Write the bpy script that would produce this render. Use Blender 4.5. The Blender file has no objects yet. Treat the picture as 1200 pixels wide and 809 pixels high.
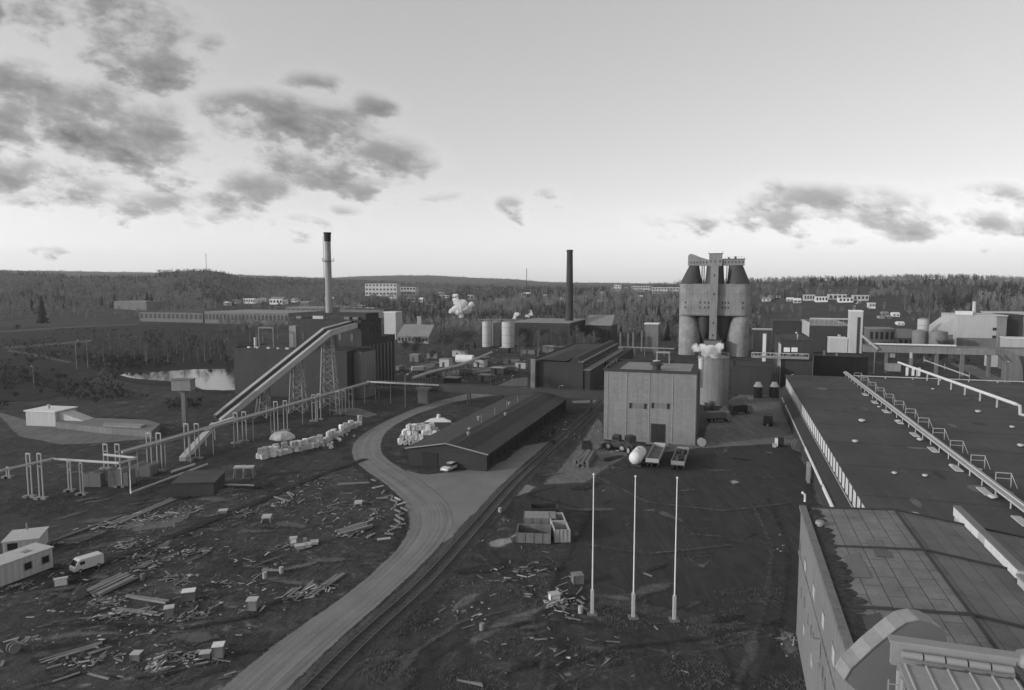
# scene: mill yard seen from a roof, black and white photograph
SKY_POW, SKY_MUL, SKY_STR = .55, 1.0, .15
CLOUD_RIM, CLOUD_DARK = .035, .46
SUN_E, SUN_ANG, EXPO = 0.9, 3.0, 1.22
HAZE = .000065
CLOUDS = [(35,108,60,26,.9),(85,138,75,32,1.0),(150,165,70,30,1.0),(200,188,42,18,.9),(15,150,40,30,.9),(120,25,80,30,.62),(180,58,52,26,.66),(205,85,45,20,.72),(240,68,28,16,.7),(20,30,12,30,.6),
 (300,130,46,15,.9),(345,152,58,22,1.0),(368,106,32,13,.7),(432,130,22,14,.68),(398,170,30,18,.85),(440,192,48,20,.95),(472,190,18,14,.85),(340,190,40,12,.62),(385,212,45,11,.62),(445,222,30,10,.7),
 (45,205,70,16,.72),(110,225,60,14,.66),(230,215,30,10,.66),(315,225,42,20,.78),(215,240,60,15,.62),(130,242,70,12,.62),(60,236,60,12,.6),(420,250,25,8,.62),(362,262,46,9,.6),(270,256,50,8,.55),(500,238,30,8,.55),(80,292,70,4,.5),
 (600,240,20,9,.62),(642,230,22,7,.55),(535,232,30,7,.52),(606,254,14,5,.55),(648,246,26,5,.5),
 (898,222,26,12,.55),(960,238,95,17,.8),(930,258,130,12,.74),(1060,245,70,14,.66),(1130,260,80,14,.66),(830,263,60,4.5,.6),(1015,254,80,12,.62),(1100,276,90,9,.6),(1145,232,44,13,.76),(1192,240,30,12,.68),(1180,268,55,11,.62),(1065,260,60,12,.56),(1000,284,90,5,.5)]
import bpy, math, random
import numpy as np
from mathutils import Vector, Matrix
random.seed(7); rng = np.random.default_rng(11)
S = bpy.context.scene; C = S.collection
# ------------------------------------------------------------------ camera geometry
f, CX, CY, YH, H = 800.0, 600.0, 404.5, 334.0, 35.0
TH = math.atan((CY-YH)/f); AZ = math.atan(255/(f/math.cos(TH)))
cA, sA = math.cos(AZ), math.sin(AZ)
def ray(px, py):
    a = (px-CX)/f; b = -(py-CY)/f
    return (a, math.cos(TH)+b*math.sin(TH), -math.sin(TH)+b*math.cos(TH))
def W(px, py, z=0.0):                      # ground point in the world seen at a photograph position
    d = ray(px, py); t = (z-H)/d[2]; return (d[0]*t, d[1]*t)
def UV(x, y): return (x*cA-y*sA, x*sA+y*cA)   # works grid: v to the right, u away
def XY(v, u): return (v*cA+u*sA, -v*sA+u*cA)
def G(px, py, z=0.0): return UV(*W(px, py, z))
def on_u(px, py, u):                       # (v, z) on the facade plane u
    d = ray(px, py); du = d[0]*sA+d[1]*cA; t = u/du
    return (d[0]*t*cA-d[1]*t*sA, H+d[2]*t)
def on_v(px, py, v):
    d = ray(px, py); dv = d[0]*cA-d[1]*sA; t = v/dv
    return (d[0]*t*sA+d[1]*t*cA, H+d[2]*t)
def z_at(px, py, x, y):
    d = ray(px, py); return H+y/d[1]*d[2]
def sst(t): t = min(1, max(0, t)); return t*t*(3-2*t)
def lerp_tab(tab, x):
    if x <= tab[0][0]: return tab[0][1]
    for (a, b), (c, d) in zip(tab, tab[1:]):
        if x <= c: return b+(d-b)*(x-a)/(c-a)
    return tab[-1][1]
RD = [(-400,2300),(250,2000),(290,2600),(430,2600),(560,2300),(700,1500),(1000,1350),(1700,1400)]
RT = [(-400,317),(0,318.5),(60,319.5),(90,322),(150,321),(183,321),(187,316.2),(215,315.0),(245,314.2),(262,316.5),(282,322.5),(330,323),(380,325),(450,327),
      (560,330),(640,331),(700,331),(760,328.5),(800,326.5),(890,323),(940,321.5),(1100,320.5),(1140,321),(1200,325),(1300,326),(1700,322)]
FT = [(-400,318),(250,322),(380,326.5),(420,324.5),(470,323.2),(510,323.4),(560,326.2),(600,327.5),(640,331),(800,333),(1700,333)]
def terr(x, y):
    if y < 60: return 0.0
    px = 600+800*x/y; D = math.hypot(x, y)
    d0 = lerp_tab([(280,700),(420,470),(700,440)], px)
    if D < d0: return 0.0
    Dr = lerp_tab(RD, px)*1.0; Hr = H+(YH-lerp_tab(RT, px))/f*Dr-13
    h = Hr*sst((D-d0)/(Dr-d0))
    if D > Dr: h = Hr*(1-0.75*sst((D-Dr)/1200))
    if D > Dr+700:
        Hf = H+(YH-lerp_tab(FT, px))/f*5400
        h = max(h, Hf*sst((D-Dr-700)/(5400-Dr-700)))
    h += 1.6*math.sin(x*0.011+1.3)*math.sin(y*0.009)*min(1, (D-d0)/400)
    return max(h, 0)
# ------------------------------------------------------------------ mesh builder
class MB:
    def __init__(s): s.v = []; s.f = []
    def add(s, vs, fs):
        n = len(s.v); s.v += [tuple(q) for q in vs]; s.f += [tuple(i+n for i in g) for g in fs]; return s
    def box(s, x0, x1, y0, y1, z0, z1, rot=0, c=None):
        vs = [(x, y, z) for z in (z0, z1) for y in (y0, y1) for x in (x0, x1)]
        if rot:
            cx, cy = c or ((x0+x1)/2, (y0+y1)/2); k, q = math.cos(rot), math.sin(rot)
            vs = [(cx+(x-cx)*k-(y-cy)*q, cy+(x-cx)*q+(y-cy)*k, z) for x, y, z in vs]
        return s.add(vs, [(0,2,3,1),(4,5,7,6),(0,1,5,4),(1,3,7,5),(3,2,6,7),(2,0,4,6)])
    def bar(s, p, q, w, h=None, roll=0):
        p, q = Vector(p), Vector(q); d = (q-p)
        if d.length < 1e-6: return s
        d.normalize(); h = h or w
        a = d.cross(Vector((0,0,1)))
        if a.length < 1e-3: a = Vector((1,0,0))
        a.normalize(); b = a.cross(d)
        vs = [e+a*i*w/2+b*j*h/2 for e in (p, q) for i, j in ((-1,-1),(1,-1),(1,1),(-1,1))]
        return s.add(vs, [(0,1,2,3),(7,6,5,4),(0,4,5,1),(1,5,6,2),(2,6,7,3),(3,7,4,0)])
    def tube(s, pts, r, n=10, r2=None, caps=True):
        pts = [Vector(p) for p in pts]; rings = []; m = len(pts)
        for i, p in enumerate(pts):
            d = (pts[min(i+1, m-1)]-pts[max(i-1, 0)]).normalized()
            a = d.cross(Vector((0,0,1)))
            if a.length < 1e-3: a = Vector((1,0,0))
            a.normalize(); b = a.cross(d)
            rr = r if r2 is None else r+(r2-r)*i/(m-1)
            rings.append([p+(a*math.cos(t)+b*math.sin(t))*rr for t in [2*math.pi*k/n for k in range(n)]])
        vs = [v for g in rings for v in g]; fs = []
        for i in range(m-1):
            for k in range(n): fs.append((i*n+k, i*n+(k+1)%n, (i+1)*n+(k+1)%n, (i+1)*n+k))
        if caps: fs += [tuple(reversed(range(n))), tuple(range((m-1)*n, m*n))]
        return s.add(vs, fs)
    def lathe(s, prof, n=24, c=(0,0), cap=True, sx=1, sy=1):
        vs = [(c[0]+r*sx*math.cos(2*math.pi*k/n), c[1]+r*sy*math.sin(2*math.pi*k/n), z) for r, z in prof for k in range(n)]
        fs = [(i*n+k, i*n+(k+1)%n, (i+1)*n+(k+1)%n, (i+1)*n+k) for i in range(len(prof)-1) for k in range(n)]
        if cap: fs += [tuple(reversed(range(n))), tuple(range((len(prof)-1)*n, len(prof)*n))]
        return s.add(vs, fs)
    def prism(s, pts, z0, z1):
        n = len(pts)
        vs = [(x, y, z0) for x, y in pts]+[(x, y, z1) for x, y in pts]
        return s.add(vs, [tuple(reversed(range(n))), tuple(range(n, 2*n))]+[(i, (i+1)%n, n+(i+1)%n, n+i) for i in range(n)])
    def xprism(s, pts, y0, y1):            # profile in x,z extruded along y
        n = len(pts)
        vs = [(x, y0, z) for x, z in pts]+[(x, y1, z) for x, z in pts]
        return s.add(vs, [tuple(range(n)), tuple(reversed(range(n, 2*n)))]+[((i+1)%n, i, n+i, n+(i+1)%n) for i in range(n)])
    def build(s, name, mat, parent=None, smooth=False, bevel=0, **kw):
        me = bpy.data.meshes.new(name); me.from_pydata(s.v, [], s.f); me.materials.append(mat)
        if smooth:
            me.polygons.foreach_set('use_smooth', [True]*len(me.polygons))
            try: me.set_sharp_from_angle(angle=math.radians(40))
            except Exception: pass
        o = bpy.data.objects.new(name, me); C.objects.link(o)
        if parent: o.parent = parent
        if bevel:
            b = o.modifiers.new('Bevel', 'BEVEL'); b.width = bevel; b.segments = 2; b.limit_method = 'ANGLE'
        for k, v in kw.items(): o[k] = v
        return o
def thing(name, label, cat, x, y, z=0, rot=0, group=None):
    o = bpy.data.objects.new(name, None); C.objects.link(o); o.empty_display_size = 1
    o.location = (x, y, z); o.rotation_euler = (0, 0, rot); o['label'] = label; o['category'] = cat
    if group: o['group'] = group
    return o
def gthing(name, label, cat, v, u, z=0, group=None, rot=0):
    x, y = XY(v, u); return thing(name, label, cat, x, y, z, -AZ+rot, group)
KIDS = {}
def copy_tree(o, parent=None, label=None, group=None):
    c = o.copy(); C.objects.link(c)
    if parent: c.parent = parent
    if label: c['label'] = label
    if group: c['group'] = group
    for ch in list(o.children): copy_tree(ch, c)
    return c
# ------------------------------------------------------------------ materials
class NT:
    def __init__(s, nt): s.nt = nt
    def n(s, t, **kw):
        x = s.nt.nodes.new(t)
        for k, v in kw.items():
            if k.startswith('i_'):
                key = k[2:]; key = int(key) if key.isdigit() else key.replace('_', ' ')
                if hasattr(v, 'is_output') or isinstance(v, bpy.types.NodeSocket): s.nt.links.new(v, x.inputs[key])
                else: x.inputs[key].default_value = v
            else: setattr(x, k, v)
        return x
    def m(s, op, a, b=0.0, c=None, clamp=False):
        x = s.nt.nodes.new('ShaderNodeMath'); x.operation = op; x.use_clamp = clamp
        for i, q in enumerate((a, b) if c is None else (a, b, c)):
            if isinstance(q, bpy.types.NodeSocket): s.nt.links.new(q, x.inputs[i])
            else: x.inputs[i].default_value = q
        return x.outputs[0]
    def noise(s, vec, scale, detail=5, rough=.6, dist=0):
        x = s.n('ShaderNodeTexNoise', i_Scale=scale, i_Detail=detail, i_Roughness=rough, i_Distortion=dist)
        if vec is not None: s.nt.links.new(vec, x.inputs['Vector'])
        return x.outputs['Fac']
    def ramp(s, fac, stops):
        x = s.nt.nodes.new('ShaderNodeValToRGB'); s.nt.links.new(fac, x.inputs[0]); e = x.color_ramp.elements
        while len(e) < len(stops): e.new(.5)
        for k, (p, v) in zip(e, stops): k.position = p; k.color = (v, v, v, 1)
        return x.outputs[0]
    def mr(s, val, a, b, c, d):
        x = s.n('ShaderNodeMapRange', i_1=a, i_2=b, i_3=c, i_4=d); s.nt.links.new(val, x.inputs[0]); return x.outputs[0]
MATS = {}
def mat(name, g, rough=.85, var=.25, scale=.6, kind=None, bump=.3, k=1.0, spec=.3, metal=0, seam=.55, streak=0.0, world=False, bw=1.0, bh=.3, mortar=.03):
    """grey weathered surface: g base value; kind brick / rib / felt adds a pattern in object space"""
    if name in MATS: return MATS[name]
    mt = bpy.data.materials.new(name); mt.use_nodes = True; T = NT(mt.node_tree)
    B = mt.node_tree.nodes['Principled BSDF']
    co = T.n('ShaderNodeNewGeometry').outputs['Position'] if world else T.n('ShaderNodeTexCoord').outputs['Object']
    big = T.noise(co, scale*.22, 4, .6); fine = T.noise(co, scale*4, 6, .7)
    fac = T.m('ADD', T.m('MULTIPLY', T.m('SUBTRACT', big, .5), 2.2*var), T.m('MULTIPLY', T.m('SUBTRACT', fine, .5), 1.4*var))
    val = T.m('MULTIPLY', g, T.m('ADD', 1.0, fac))
    hgt = fine
    if streak:
        mp = T.n('ShaderNodeMapping', i_Scale=(1.3, 1.3, .07)); mt.node_tree.links.new(co, mp.inputs[0])
        st = T.noise(mp.outputs[0], 1.2, 5, .65)
        val = T.m('MULTIPLY', val, T.m('SUBTRACT', 1+streak*.4, T.m('MULTIPLY', T.mr(st, .45, .75, 0, 1), streak)))
    if kind:
        sp = T.n('ShaderNodeSeparateXYZ'); mt.node_tree.links.new(co, sp.inputs[0])
        X, Y, Z = sp.outputs
        if kind in ('brick', 'felt'):
            cb = T.n('ShaderNodeCombineXYZ')
            if kind == 'brick':
                mt.node_tree.links.new(T.m('ADD', X, Y), cb.inputs[0]); mt.node_tree.links.new(Z, cb.inputs[1])
            else:
                mt.node_tree.links.new(Y, cb.inputs[0]); mt.node_tree.links.new(X, cb.inputs[1])
            b = T.n('ShaderNodeTexBrick', i_Scale=k, i_Color1=(1,1,1,1), i_Color2=(.86,.86,.86,1), i_Mortar=(seam,)*3+(1,), i_Mortar_Size=mortar, i_Brick_Width=bw, i_Row_Height=bh)
            b.inputs['Mortar Smooth'].default_value = .3
            mt.node_tree.links.new(cb.outputs[0], b.inputs[0])
            bwn = T.n('ShaderNodeRGBToBW'); mt.node_tree.links.new(b.outputs[0], bwn.inputs[0])
            val = T.m('MULTIPLY', val, bwn.outputs[0]); hgt = T.m('ADD', T.m('MULTIPLY', fine, .5), T.m('MULTIPLY', b.outputs['Fac'], -.6))
        elif kind == 'rib':
            w = T.m('SINE', T.m('MULTIPLY', T.m('ADD', X, Y), k*6.2832))
            val = T.m('MULTIPLY', val, T.m('ADD', .93, T.m('MULTIPLY', w, .07))); hgt = T.m('MULTIPLY', w, .8)
        elif kind == 'board':
            w = T.m('PINGPONG', T.m('MULTIPLY', Z, k), .5)
            val = T.m('MULTIPLY', val, T.mr(w, 0, .06, seam, 1)); hgt = T.mr(w, 0, .06, 0, 1)
    val = T.m('MAXIMUM', val, .006)
    cc = T.n('ShaderNodeCombineColor')
    for i in range(3): mt.node_tree.links.new(val, cc.inputs[i])
    mt.node_tree.links.new(cc.outputs[0], B.inputs['Base Color'])
    B.inputs['Roughness'].default_value = rough; B.inputs['Metallic'].default_value = metal
    B.inputs['Specular IOR Level'].default_value = spec
    if bump:
        bp = T.n('ShaderNodeBump', i_Strength=bump, i_Distance=.05); mt.node_tree.links.new(hgt, bp.inputs['Height'])
        mt.node_tree.links.new(bp.outputs[0], B.inputs['Normal'])
    MATS[name] = mt; return mt
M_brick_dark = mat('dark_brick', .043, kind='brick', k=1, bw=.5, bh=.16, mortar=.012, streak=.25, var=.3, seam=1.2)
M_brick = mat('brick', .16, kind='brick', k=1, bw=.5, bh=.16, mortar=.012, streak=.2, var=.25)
M_block = mat('concrete_block', .20, kind='brick', k=1, bw=1.2, bh=.55, mortar=.03, streak=.25, var=.22, seam=.8)
M_conc = mat('concrete', .19, streak=.35, var=.4, scale=.4)
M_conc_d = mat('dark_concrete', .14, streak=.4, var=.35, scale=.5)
M_white = mat('white_paint', .62, var=.1, streak=.12, rough=.6, bump=.1)
M_pale = mat('pale_sheet', .42, var=.14, streak=.2, kind='rib', k=1.4, rough=.6)
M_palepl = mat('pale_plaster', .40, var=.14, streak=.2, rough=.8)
M_grey = mat('grey_steel', .22, var=.2, rough=.55, bump=.1)
M_steel_p = mat('pale_steel', .33, var=.18, rough=.5, bump=.1)
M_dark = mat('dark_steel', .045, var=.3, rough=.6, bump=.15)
M_black = mat('black_tar', .02, var=.3, rough=.8)
M_glass = mat('window_glass', .03, rough=.15, var=.1, bump=0, spec=.5)
M_roof = mat('felt_roof', .05, var=.3, scale=1.2, kind='felt', k=1, bw=8, bh=1.0, mortar=.02, seam=.8, bump=.4)
M_roof_l = mat('pale_roof', .22, var=.25, scale=1)
M_roof_dk = mat('dark_roof', .04, var=.35, scale=1.5)
M_tree = mat('spruce_needles', .034, var=.8, scale=.06, bump=0, rough=.95, world=True)
M_twig = mat('bare_twigs', .12, var=.4, scale=.4, bump=0, rough=.95, world=True)
M_bark = mat('bark', .12, var=.4, scale=2, bump=0)
M_birch = mat('birch_bark', .3, var=.4, scale=2, bump=0)
M_wood = mat('weathered_wood', .2, var=.45, scale=1.5, rough=.9)
M_wood_d = mat('old_wood', .13, var=.4, scale=1.5, rough=.9)
M_rubber = mat('rubber', .025, var=.2, bump=0)
M_wrap = mat('bale_wrap', .47, var=.35, scale=3, rough=.7, bump=.6)
M_rail = mat('rail_steel', .09, var=.2, rough=.45, metal=.3)
M_sleep = mat('sleeper_wood', .07, var=.4)
# ------------------------------------------------------------------ world
wd = bpy.data.worlds.new("World"); S.world = wd; wd.use_nodes = True
T = NT(wd.node_tree); L = wd.node_tree.links.new
bg = wd.node_tree.nodes['Background']
SUN_EL, SUN_AZ = math.radians(15), math.radians(-112)     # azimuth from +Y, clockwise positive
sk = T.n('ShaderNodeTexSky'); sk.sky_type = 'NISHITA'; sk.sun_disc = False
sk.sun_elevation = SUN_EL; sk.sun_rotation = SUN_AZ; sk.air_density = 1.2; sk.dust_density = 3.5; sk.ozone_density = 1
bw = T.n('ShaderNodeRGBToBW'); L(sk.outputs[0], bw.inputs[0])
lum0 = T.m('MULTIPLY', T.m('POWER', bw.outputs[0], SKY_POW), SKY_MUL)
tc = T.n('ShaderNodeTexCoord').outputs['Generated']
sp = T.n('ShaderNodeSeparateXYZ'); L(tc, sp.inputs[0]); X, Y, Z = sp.outputs
ZC = T.m('MAXIMUM', Z, .004)
pl = T.n('ShaderNodeCombineXYZ'); L(T.m('DIVIDE', X, T.m('ADD', ZC, .09)), pl.inputs[0]); L(T.m('DIVIDE', Y, T.m('ADD', ZC, .09)), pl.inputs[1])
# air near the horizon is brighter
lum = T.m('MULTIPLY', lum0, T.m('ADD', 1.0, T.m('ADD', T.m('MULTIPLY', .55, T.m('POWER', 2.718, T.m('MULTIPLY', ZC, -7.0))), T.m('MULTIPLY', 2.7, T.m('POWER', 2.718, T.m('MULTIPLY', ZC, -24.0))))))
YM = T.m('MAXIMUM', Y, .05)
ta0, te0 = T.m('DIVIDE', X, YM), T.m('DIVIDE', Z, YM)
dc = T.n('ShaderNodeCombineXYZ'); L(ta0, dc.inputs[0]); L(T.m('ADD', T.m('MULTIPLY', te0, 1.9), T.m('MULTIPLY', ta0, .3)), dc.inputs[1])
nz = T.noise(dc.outputs[0], 4.0, 4, .5, 0); nz2 = T.noise(dc.outputs[0], 8.5, 10, .6, 0); nz3 = T.noise(dc.outputs[0], 20.0, 9, .62, 0)
# direction coordinates of the cloud banks (tan azimuth, tan elevation), stirred by noise so the banks have ragged edges
ta = T.m('ADD', ta0, T.m('MULTIPLY', T.m('SUBTRACT', nz, .5), .20))
te = T.m('ADD', te0, T.m('MULTIPLY', T.m('SUBTRACT', nz2, .5), .075))
te = T.m('ADD', te, T.m('MULTIPLY', T.m('SUBTRACT', nz3, .5), .035))
tot = None
for (px, py, rx, ry, st) in CLOUDS:
    a = T.m('DIVIDE', T.m('SUBTRACT', ta, (px-600)/800), rx*1.4/800); e = T.m('DIVIDE', T.m('SUBTRACT', te, (334-py)/800*1.0), ry*1.5/800)
    r2 = T.m('ADD', T.m('MULTIPLY', a, a), T.m('MULTIPLY', e, e))
    g = T.m('MULTIPLY', T.m('POWER', 2.718, T.m('MULTIPLY', r2, -1.0)), st)
    tot = g if tot is None else T.m('SMOOTH_MAX', tot, g, .10)
front = T.mr(Y, 0, .25, 0, 1)
# away from the picture a plain broken cloud cover of the same kind
back = T.m('MULTIPLY', T.m('SUBTRACT', 1, front), T.mr(nz, .45, .7, 0, .8))
tot = T.m('ADD', T.m('MULTIPLY', tot, front), back)
det = T.m('ADD', T.m('MULTIPLY', T.m('SUBTRACT', nz2, .5), 2.3), T.m('MULTIPLY', T.m('SUBTRACT', nz3, .5), 1.2))
raw = T.m('ADD', tot, T.m('MULTIPLY', det, T.mr(tot, .0, .4, .0, 1)))
cov = T.n('ShaderNodeMapRange', i_1=.22, i_2=.80, i_3=0.0, i_4=1.0); cov.interpolation_type = 'SMOOTHSTEP'; L(raw, cov.inputs[0]); cov = cov.outputs[0]
core = T.mr(raw, .45, 1.3, 0, 1)
edge = T.m('MULTIPLY', T.m('MULTIPLY', T.mr(raw, .10, .28, 0, 1), T.m('SUBTRACT', 1, T.mr(raw, .28, .5, 0, 1))), CLOUD_RIM)
dark = T.m('MULTIPLY', cov, T.m('ADD', .30, T.m('MULTIPLY', core, CLOUD_DARK)))
col = T.m('MULTIPLY', lum, T.m('ADD', T.m('SUBTRACT', 1, dark), edge))
cc = T.n('ShaderNodeCombineColor')
for i in range(3): L(col, cc.inputs[i])
L(cc.outputs[0], bg.inputs[0]); bg.inputs[1].default_value = SKY_STR
sd = Vector((math.sin(SUN_AZ)*math.cos(SUN_EL), math.cos(SUN_AZ)*math.cos(SUN_EL), math.sin(SUN_EL)))
sl = bpy.data.lights.new('sun', 'SUN'); sl.energy = SUN_E; sl.angle = math.radians(SUN_ANG); sl.color = (1, 1, 1)
so = bpy.data.objects.new('sun', sl); C.objects.link(so); so.rotation_euler = sd.to_track_quat('Z', 'Y').to_euler(); so.location = (0, 0, 200)
cam = bpy.data.cameras.new('camera'); co_ = bpy.data.objects.new('camera', cam); C.objects.link(co_); S.camera = co_
cam.sensor_width = 36; cam.lens = 24; cam.clip_end = 20000; cam.clip_start = .5
co_.location = (0, 0, H); co_.rotation_euler = (math.pi/2-TH, 0, 0)
S.view_settings.view_transform = 'Standard'; S.view_settings.look = 'None'; S.view_settings.exposure = EXPO; S.view_settings.gamma = 1
S.render.engine = 'CYCLES'; S.cycles.volume_bounces = 4; S.cycles.transparent_max_bounces = 32; S.cycles.max_bounces = 8
# ------------------------------------------------------------------ ground
def ground_mat(name, lo, hi, s1=.05, hi2=None, mid=None, speck=0.0):
    mt = bpy.data.materials.new(name); mt.use_nodes = True; T = NT(mt.node_tree); L = mt.node_tree.links.new
    B = mt.node_tree.nodes['Principled BSDF']; B.inputs['Roughness'].default_value = .95; B.inputs['Specular IOR Level'].default_value = .15
    co = T.n('ShaderNodeNewGeometry').outputs['Position']
    a = T.noise(co, s1, 6, .62, .6); b = T.noise(co, s1*7, 6, .68, .8); c = T.noise(co, 1.9, 6, .75); d = T.noise(co, s1*2.4, 8, .7, 1.5)
    k = T.m('ADD', T.m('MULTIPLY', a, .35), T.m('ADD', T.m('MULTIPLY', b, .38), T.m('MULTIPLY', c, .27)))
    v = T.mr(k, .36, .66, lo, hi)
    v = T.m('ADD', v, T.m('MULTIPLY', T.mr(T.m('ADD', T.m('MULTIPLY', d, .6), T.m('MULTIPLY', b, .4)), .56, .70, 0, 1), (hi2 or hi)-hi))
    # drag marks and wheel streaks in two directions, and a scatter of pale chips
    for rz, am in ((.75, .13), (-.55, .10)):
        mp = T.n('ShaderNodeMapping', i_Rotation=(0, 0, rz), i_Scale=(.8, .10, 1)); L(co, mp.inputs[0])
        v = T.m('MULTIPLY', v, T.m('ADD', 1-am*.5*1.0, T.m('MULTIPLY', T.mr(T.noise(mp.outputs[0], .8, 5, .65, 1.6), .35, .7, -.5, 1.0), am*1.6)))
    if speck:
        sp_ = T.m('MULTIPLY', T.mr(T.noise(co, 2.6, 3, .6), .66, .70, 0, 1), T.mr(b, .50, .60, 0, 1)); v = T.m('ADD', v, T.m('MULTIPLY', sp_, speck))
    v = T.m('MAXIMUM', v, .008)
    cc = T.n('ShaderNodeCombineColor')
    for i in range(3): L(v, cc.inputs[i])
    L(cc.outputs[0], B.inputs['Base Color'])
    bp = T.n('ShaderNodeBump', i_Strength=.6, i_Distance=.25); L(T.m('ADD', c, T.m('MULTIPLY', b, 1.5)), bp.inputs['Height']); L(bp.outputs[0], B.inputs['Normal'])
    MATS[name] = mt; return mt
M_ground = ground_mat('rough_ground', .018, .09, .05, .22, speck=.15)
M_yard = ground_mat('yard_mud', .017, .105, .11, .32, speck=.25)
M_yard_dark = ground_mat('yard_dark', .037, .062, .05, .085, speck=.03)
M_field = ground_mat('dead_grass', .016, .048, .03, .08)
M_sand = ground_mat('sandy_gravel', .09, .20, .12, .24)
M_gravel = ground_mat('gravel', .12, .20, .1, .22)
M_bright = ground_mat('pale_spill', .2, .45, .3, .5)
M_ballast = ground_mat('ballast', .045, .10, .2, .12)
# terrain: one sheet from under the camera to beyond the far hills
def terrain():
    ds = [-60, 0, 30, 60, 90, 130, 180, 240, 300, 360, 430]+list(np.geomspace(470, 6500, 70))
    ax = np.linspace(-1.35, 1.35, 320)
    vs = []; n = len(ax)
    for d in ds:
        for t in ax:
            x = t*max(d, 130)*1.0; y = d if d < 430 else d*math.cos(min(abs(t), 1.2)*.0)
            vs.append((x, y, terr(x, y)-(.0)))
    fs = [(i*n+j, i*n+j+1, (i+1)*n+j+1, (i+1)*n+j) for i in range(len(ds)-1) for j in range(n-1)]
    m = MB(); m.add(vs, fs); return m.build('ground', M_ground, smooth=True, kind='structure')
terrain()
def jag(pts, amp=.6, step=2.0, seed=0, closed=True):
    r = random.Random(seed); out = []; n = len(pts)
    for i in range(n if closed else n-1):
        a, b = pts[i], pts[(i+1)%n]; L_ = math.hypot(b[0]-a[0], b[1]-a[1]); k = max(1, int(L_/step))
        for j in range(k):
            t = j/k; q = amp if j else amp*.4
            out.append((a[0]+(b[0]-a[0])*t+r.uniform(-q, q), a[1]+(b[1]-a[1])*t+r.uniform(-q, q)))
    return out
def tri_sheet(name, pts, z, mat_, **kw):
    from mathutils.geometry import tessellate_polygon
    v3 = [Vector((x, y, 0)) for x, y in pts]; tr = tessellate_polygon([v3])
    m = MB(); m.v = [(x, y, z) for x, y in pts]
    for t in tr:
        a, b, c = (v3[i] for i in t)
        m.f.append(tuple(t) if (b-a).cross(c-a).z > 0 else tuple(reversed(t)))
    return m.build(name, mat_, **kw)
def edge_alpha(mt, soft, amp):
    """wear the sheet away along its border: the mesh stores the distance to the border, noise breaks it up"""
    T = NT(mt.node_tree); L = mt.node_tree.links.new; out = mt.node_tree.nodes['Material Output']; B = mt.node_tree.nodes['Principled BSDF']
    at = T.n('ShaderNodeAttribute'); at.attribute_name = 'border'
    co = T.n('ShaderNodeNewGeometry').outputs['Position']
    n1 = T.noise(co, .5, 6, .7); n2 = T.noise(co, 3.0, 5, .75)
    k = T.m('ADD', T.m('ADD', T.m('MULTIPLY', T.m('SUBTRACT', n1, .5), amp*3.2), T.m('MULTIPLY', T.m('SUBTRACT', n2, .5), amp*2.2)), at.outputs['Fac'])
    a = T.mr(k, 0, soft, 0, 1); tr = T.n('ShaderNodeBsdfTransparent'); mx = T.n('ShaderNodeMixShader')
    L(a, mx.inputs[0]); L(tr.outputs[0], mx.inputs[1]); L(B.outputs[0], mx.inputs[2]); L(mx.outputs[0], out.inputs['Surface'])
SOFT = {}
def soft_mat(m0, soft, amp):
    key = (m0.name, soft, amp)
    if key not in SOFT: c = m0.copy(); c.name = m0.name+'_worn'; edge_alpha(c, soft, amp); SOFT[key] = c
    return SOFT[key]
def sheet(name, pix, z, mat_, amp=.6, step=2., seed=1, world=None, n=70):
    P = np.array(world if world is not None else [W(*p) for p in pix]); mg = amp*2.2
    x0, y0 = P.min(0)-mg; x1, y1 = P.max(0)+mg
    cell = max((x1-x0), (y1-y0))/n; nx = max(3, int((x1-x0)/cell)+1); ny = max(3, int((y1-y0)/cell)+1)
    gx, gy = np.meshgrid(np.linspace(x0, x1, nx), np.linspace(y0, y1, ny)); q = np.stack([gx.ravel(), gy.ravel()], 1)
    dist = np.full(len(q), 1e9); ins = np.zeros(len(q), bool)
    for a, b in zip(P, np.roll(P, -1, 0)):
        e = b-a; t = np.clip(((q-a)@e)/max(e@e, 1e-9), 0, 1); dist = np.minimum(dist, np.linalg.norm(q-(a+t[:, None]*e), axis=1))
        c = ((a[1] > q[:,1]) != (b[1] > q[:,1])) & (q[:,0] < (b[0]-a[0])*(q[:,1]-a[1])/((b[1]-a[1]) if b[1] != a[1] else 1e-9)+a[0]); ins ^= c
    sd_ = np.where(ins, dist, -dist); keep = sd_ > -(mg+cell)
    m = MB(); idx = -np.ones(len(q), int); k = 0
    fcs = []
    for j in range(ny-1):
        for i in range(nx-1):
            g = (j*nx+i, j*nx+i+1, (j+1)*nx+i+1, (j+1)*nx+i)
            if all(keep[h] for h in g): fcs.append(g)
    use = sorted({h for g in fcs for h in g}); 
    for k, h in enumerate(use): idx[h] = k
    m.v = [(q[h,0], q[h,1], z) for h in use]; m.f = [tuple(int(idx[h]) for h in g) for g in fcs]
    if not m.f: return None
    o = m.build(name, soft_mat(mat_, max(.3, amp*1.3), amp), kind='structure')
    at = o.data.attributes.new('border', 'FLOAT', 'POINT'); at.data.foreach_set('value', np.array([sd_[h] for h in use], dtype=np.float32)); return o
sheet('yard_ground', [(-200,690),(60,650),(200,592),(300,560),(420,545),(470,585),(480,620),(440,680),(330,756),(230,850),(-300,900)], .004, M_yard, 1.0, 3)
sheet('near_yard', [(612,580),(660,567),(720,553),(800,520),(860,516),(955,524),(1010,600),(1010,700),(960,790),(900,840),(860,809),(830,735),(700,700),(640,690),(690,600)], .008, M_yard_dark, .8, 3, 4)  # darker ground tone over the near part of the yard
sheet('near_yard', [(860,840),(900,735),(960,740),(1010,900)], .006, M_yard, .5, 3, 5)
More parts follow.
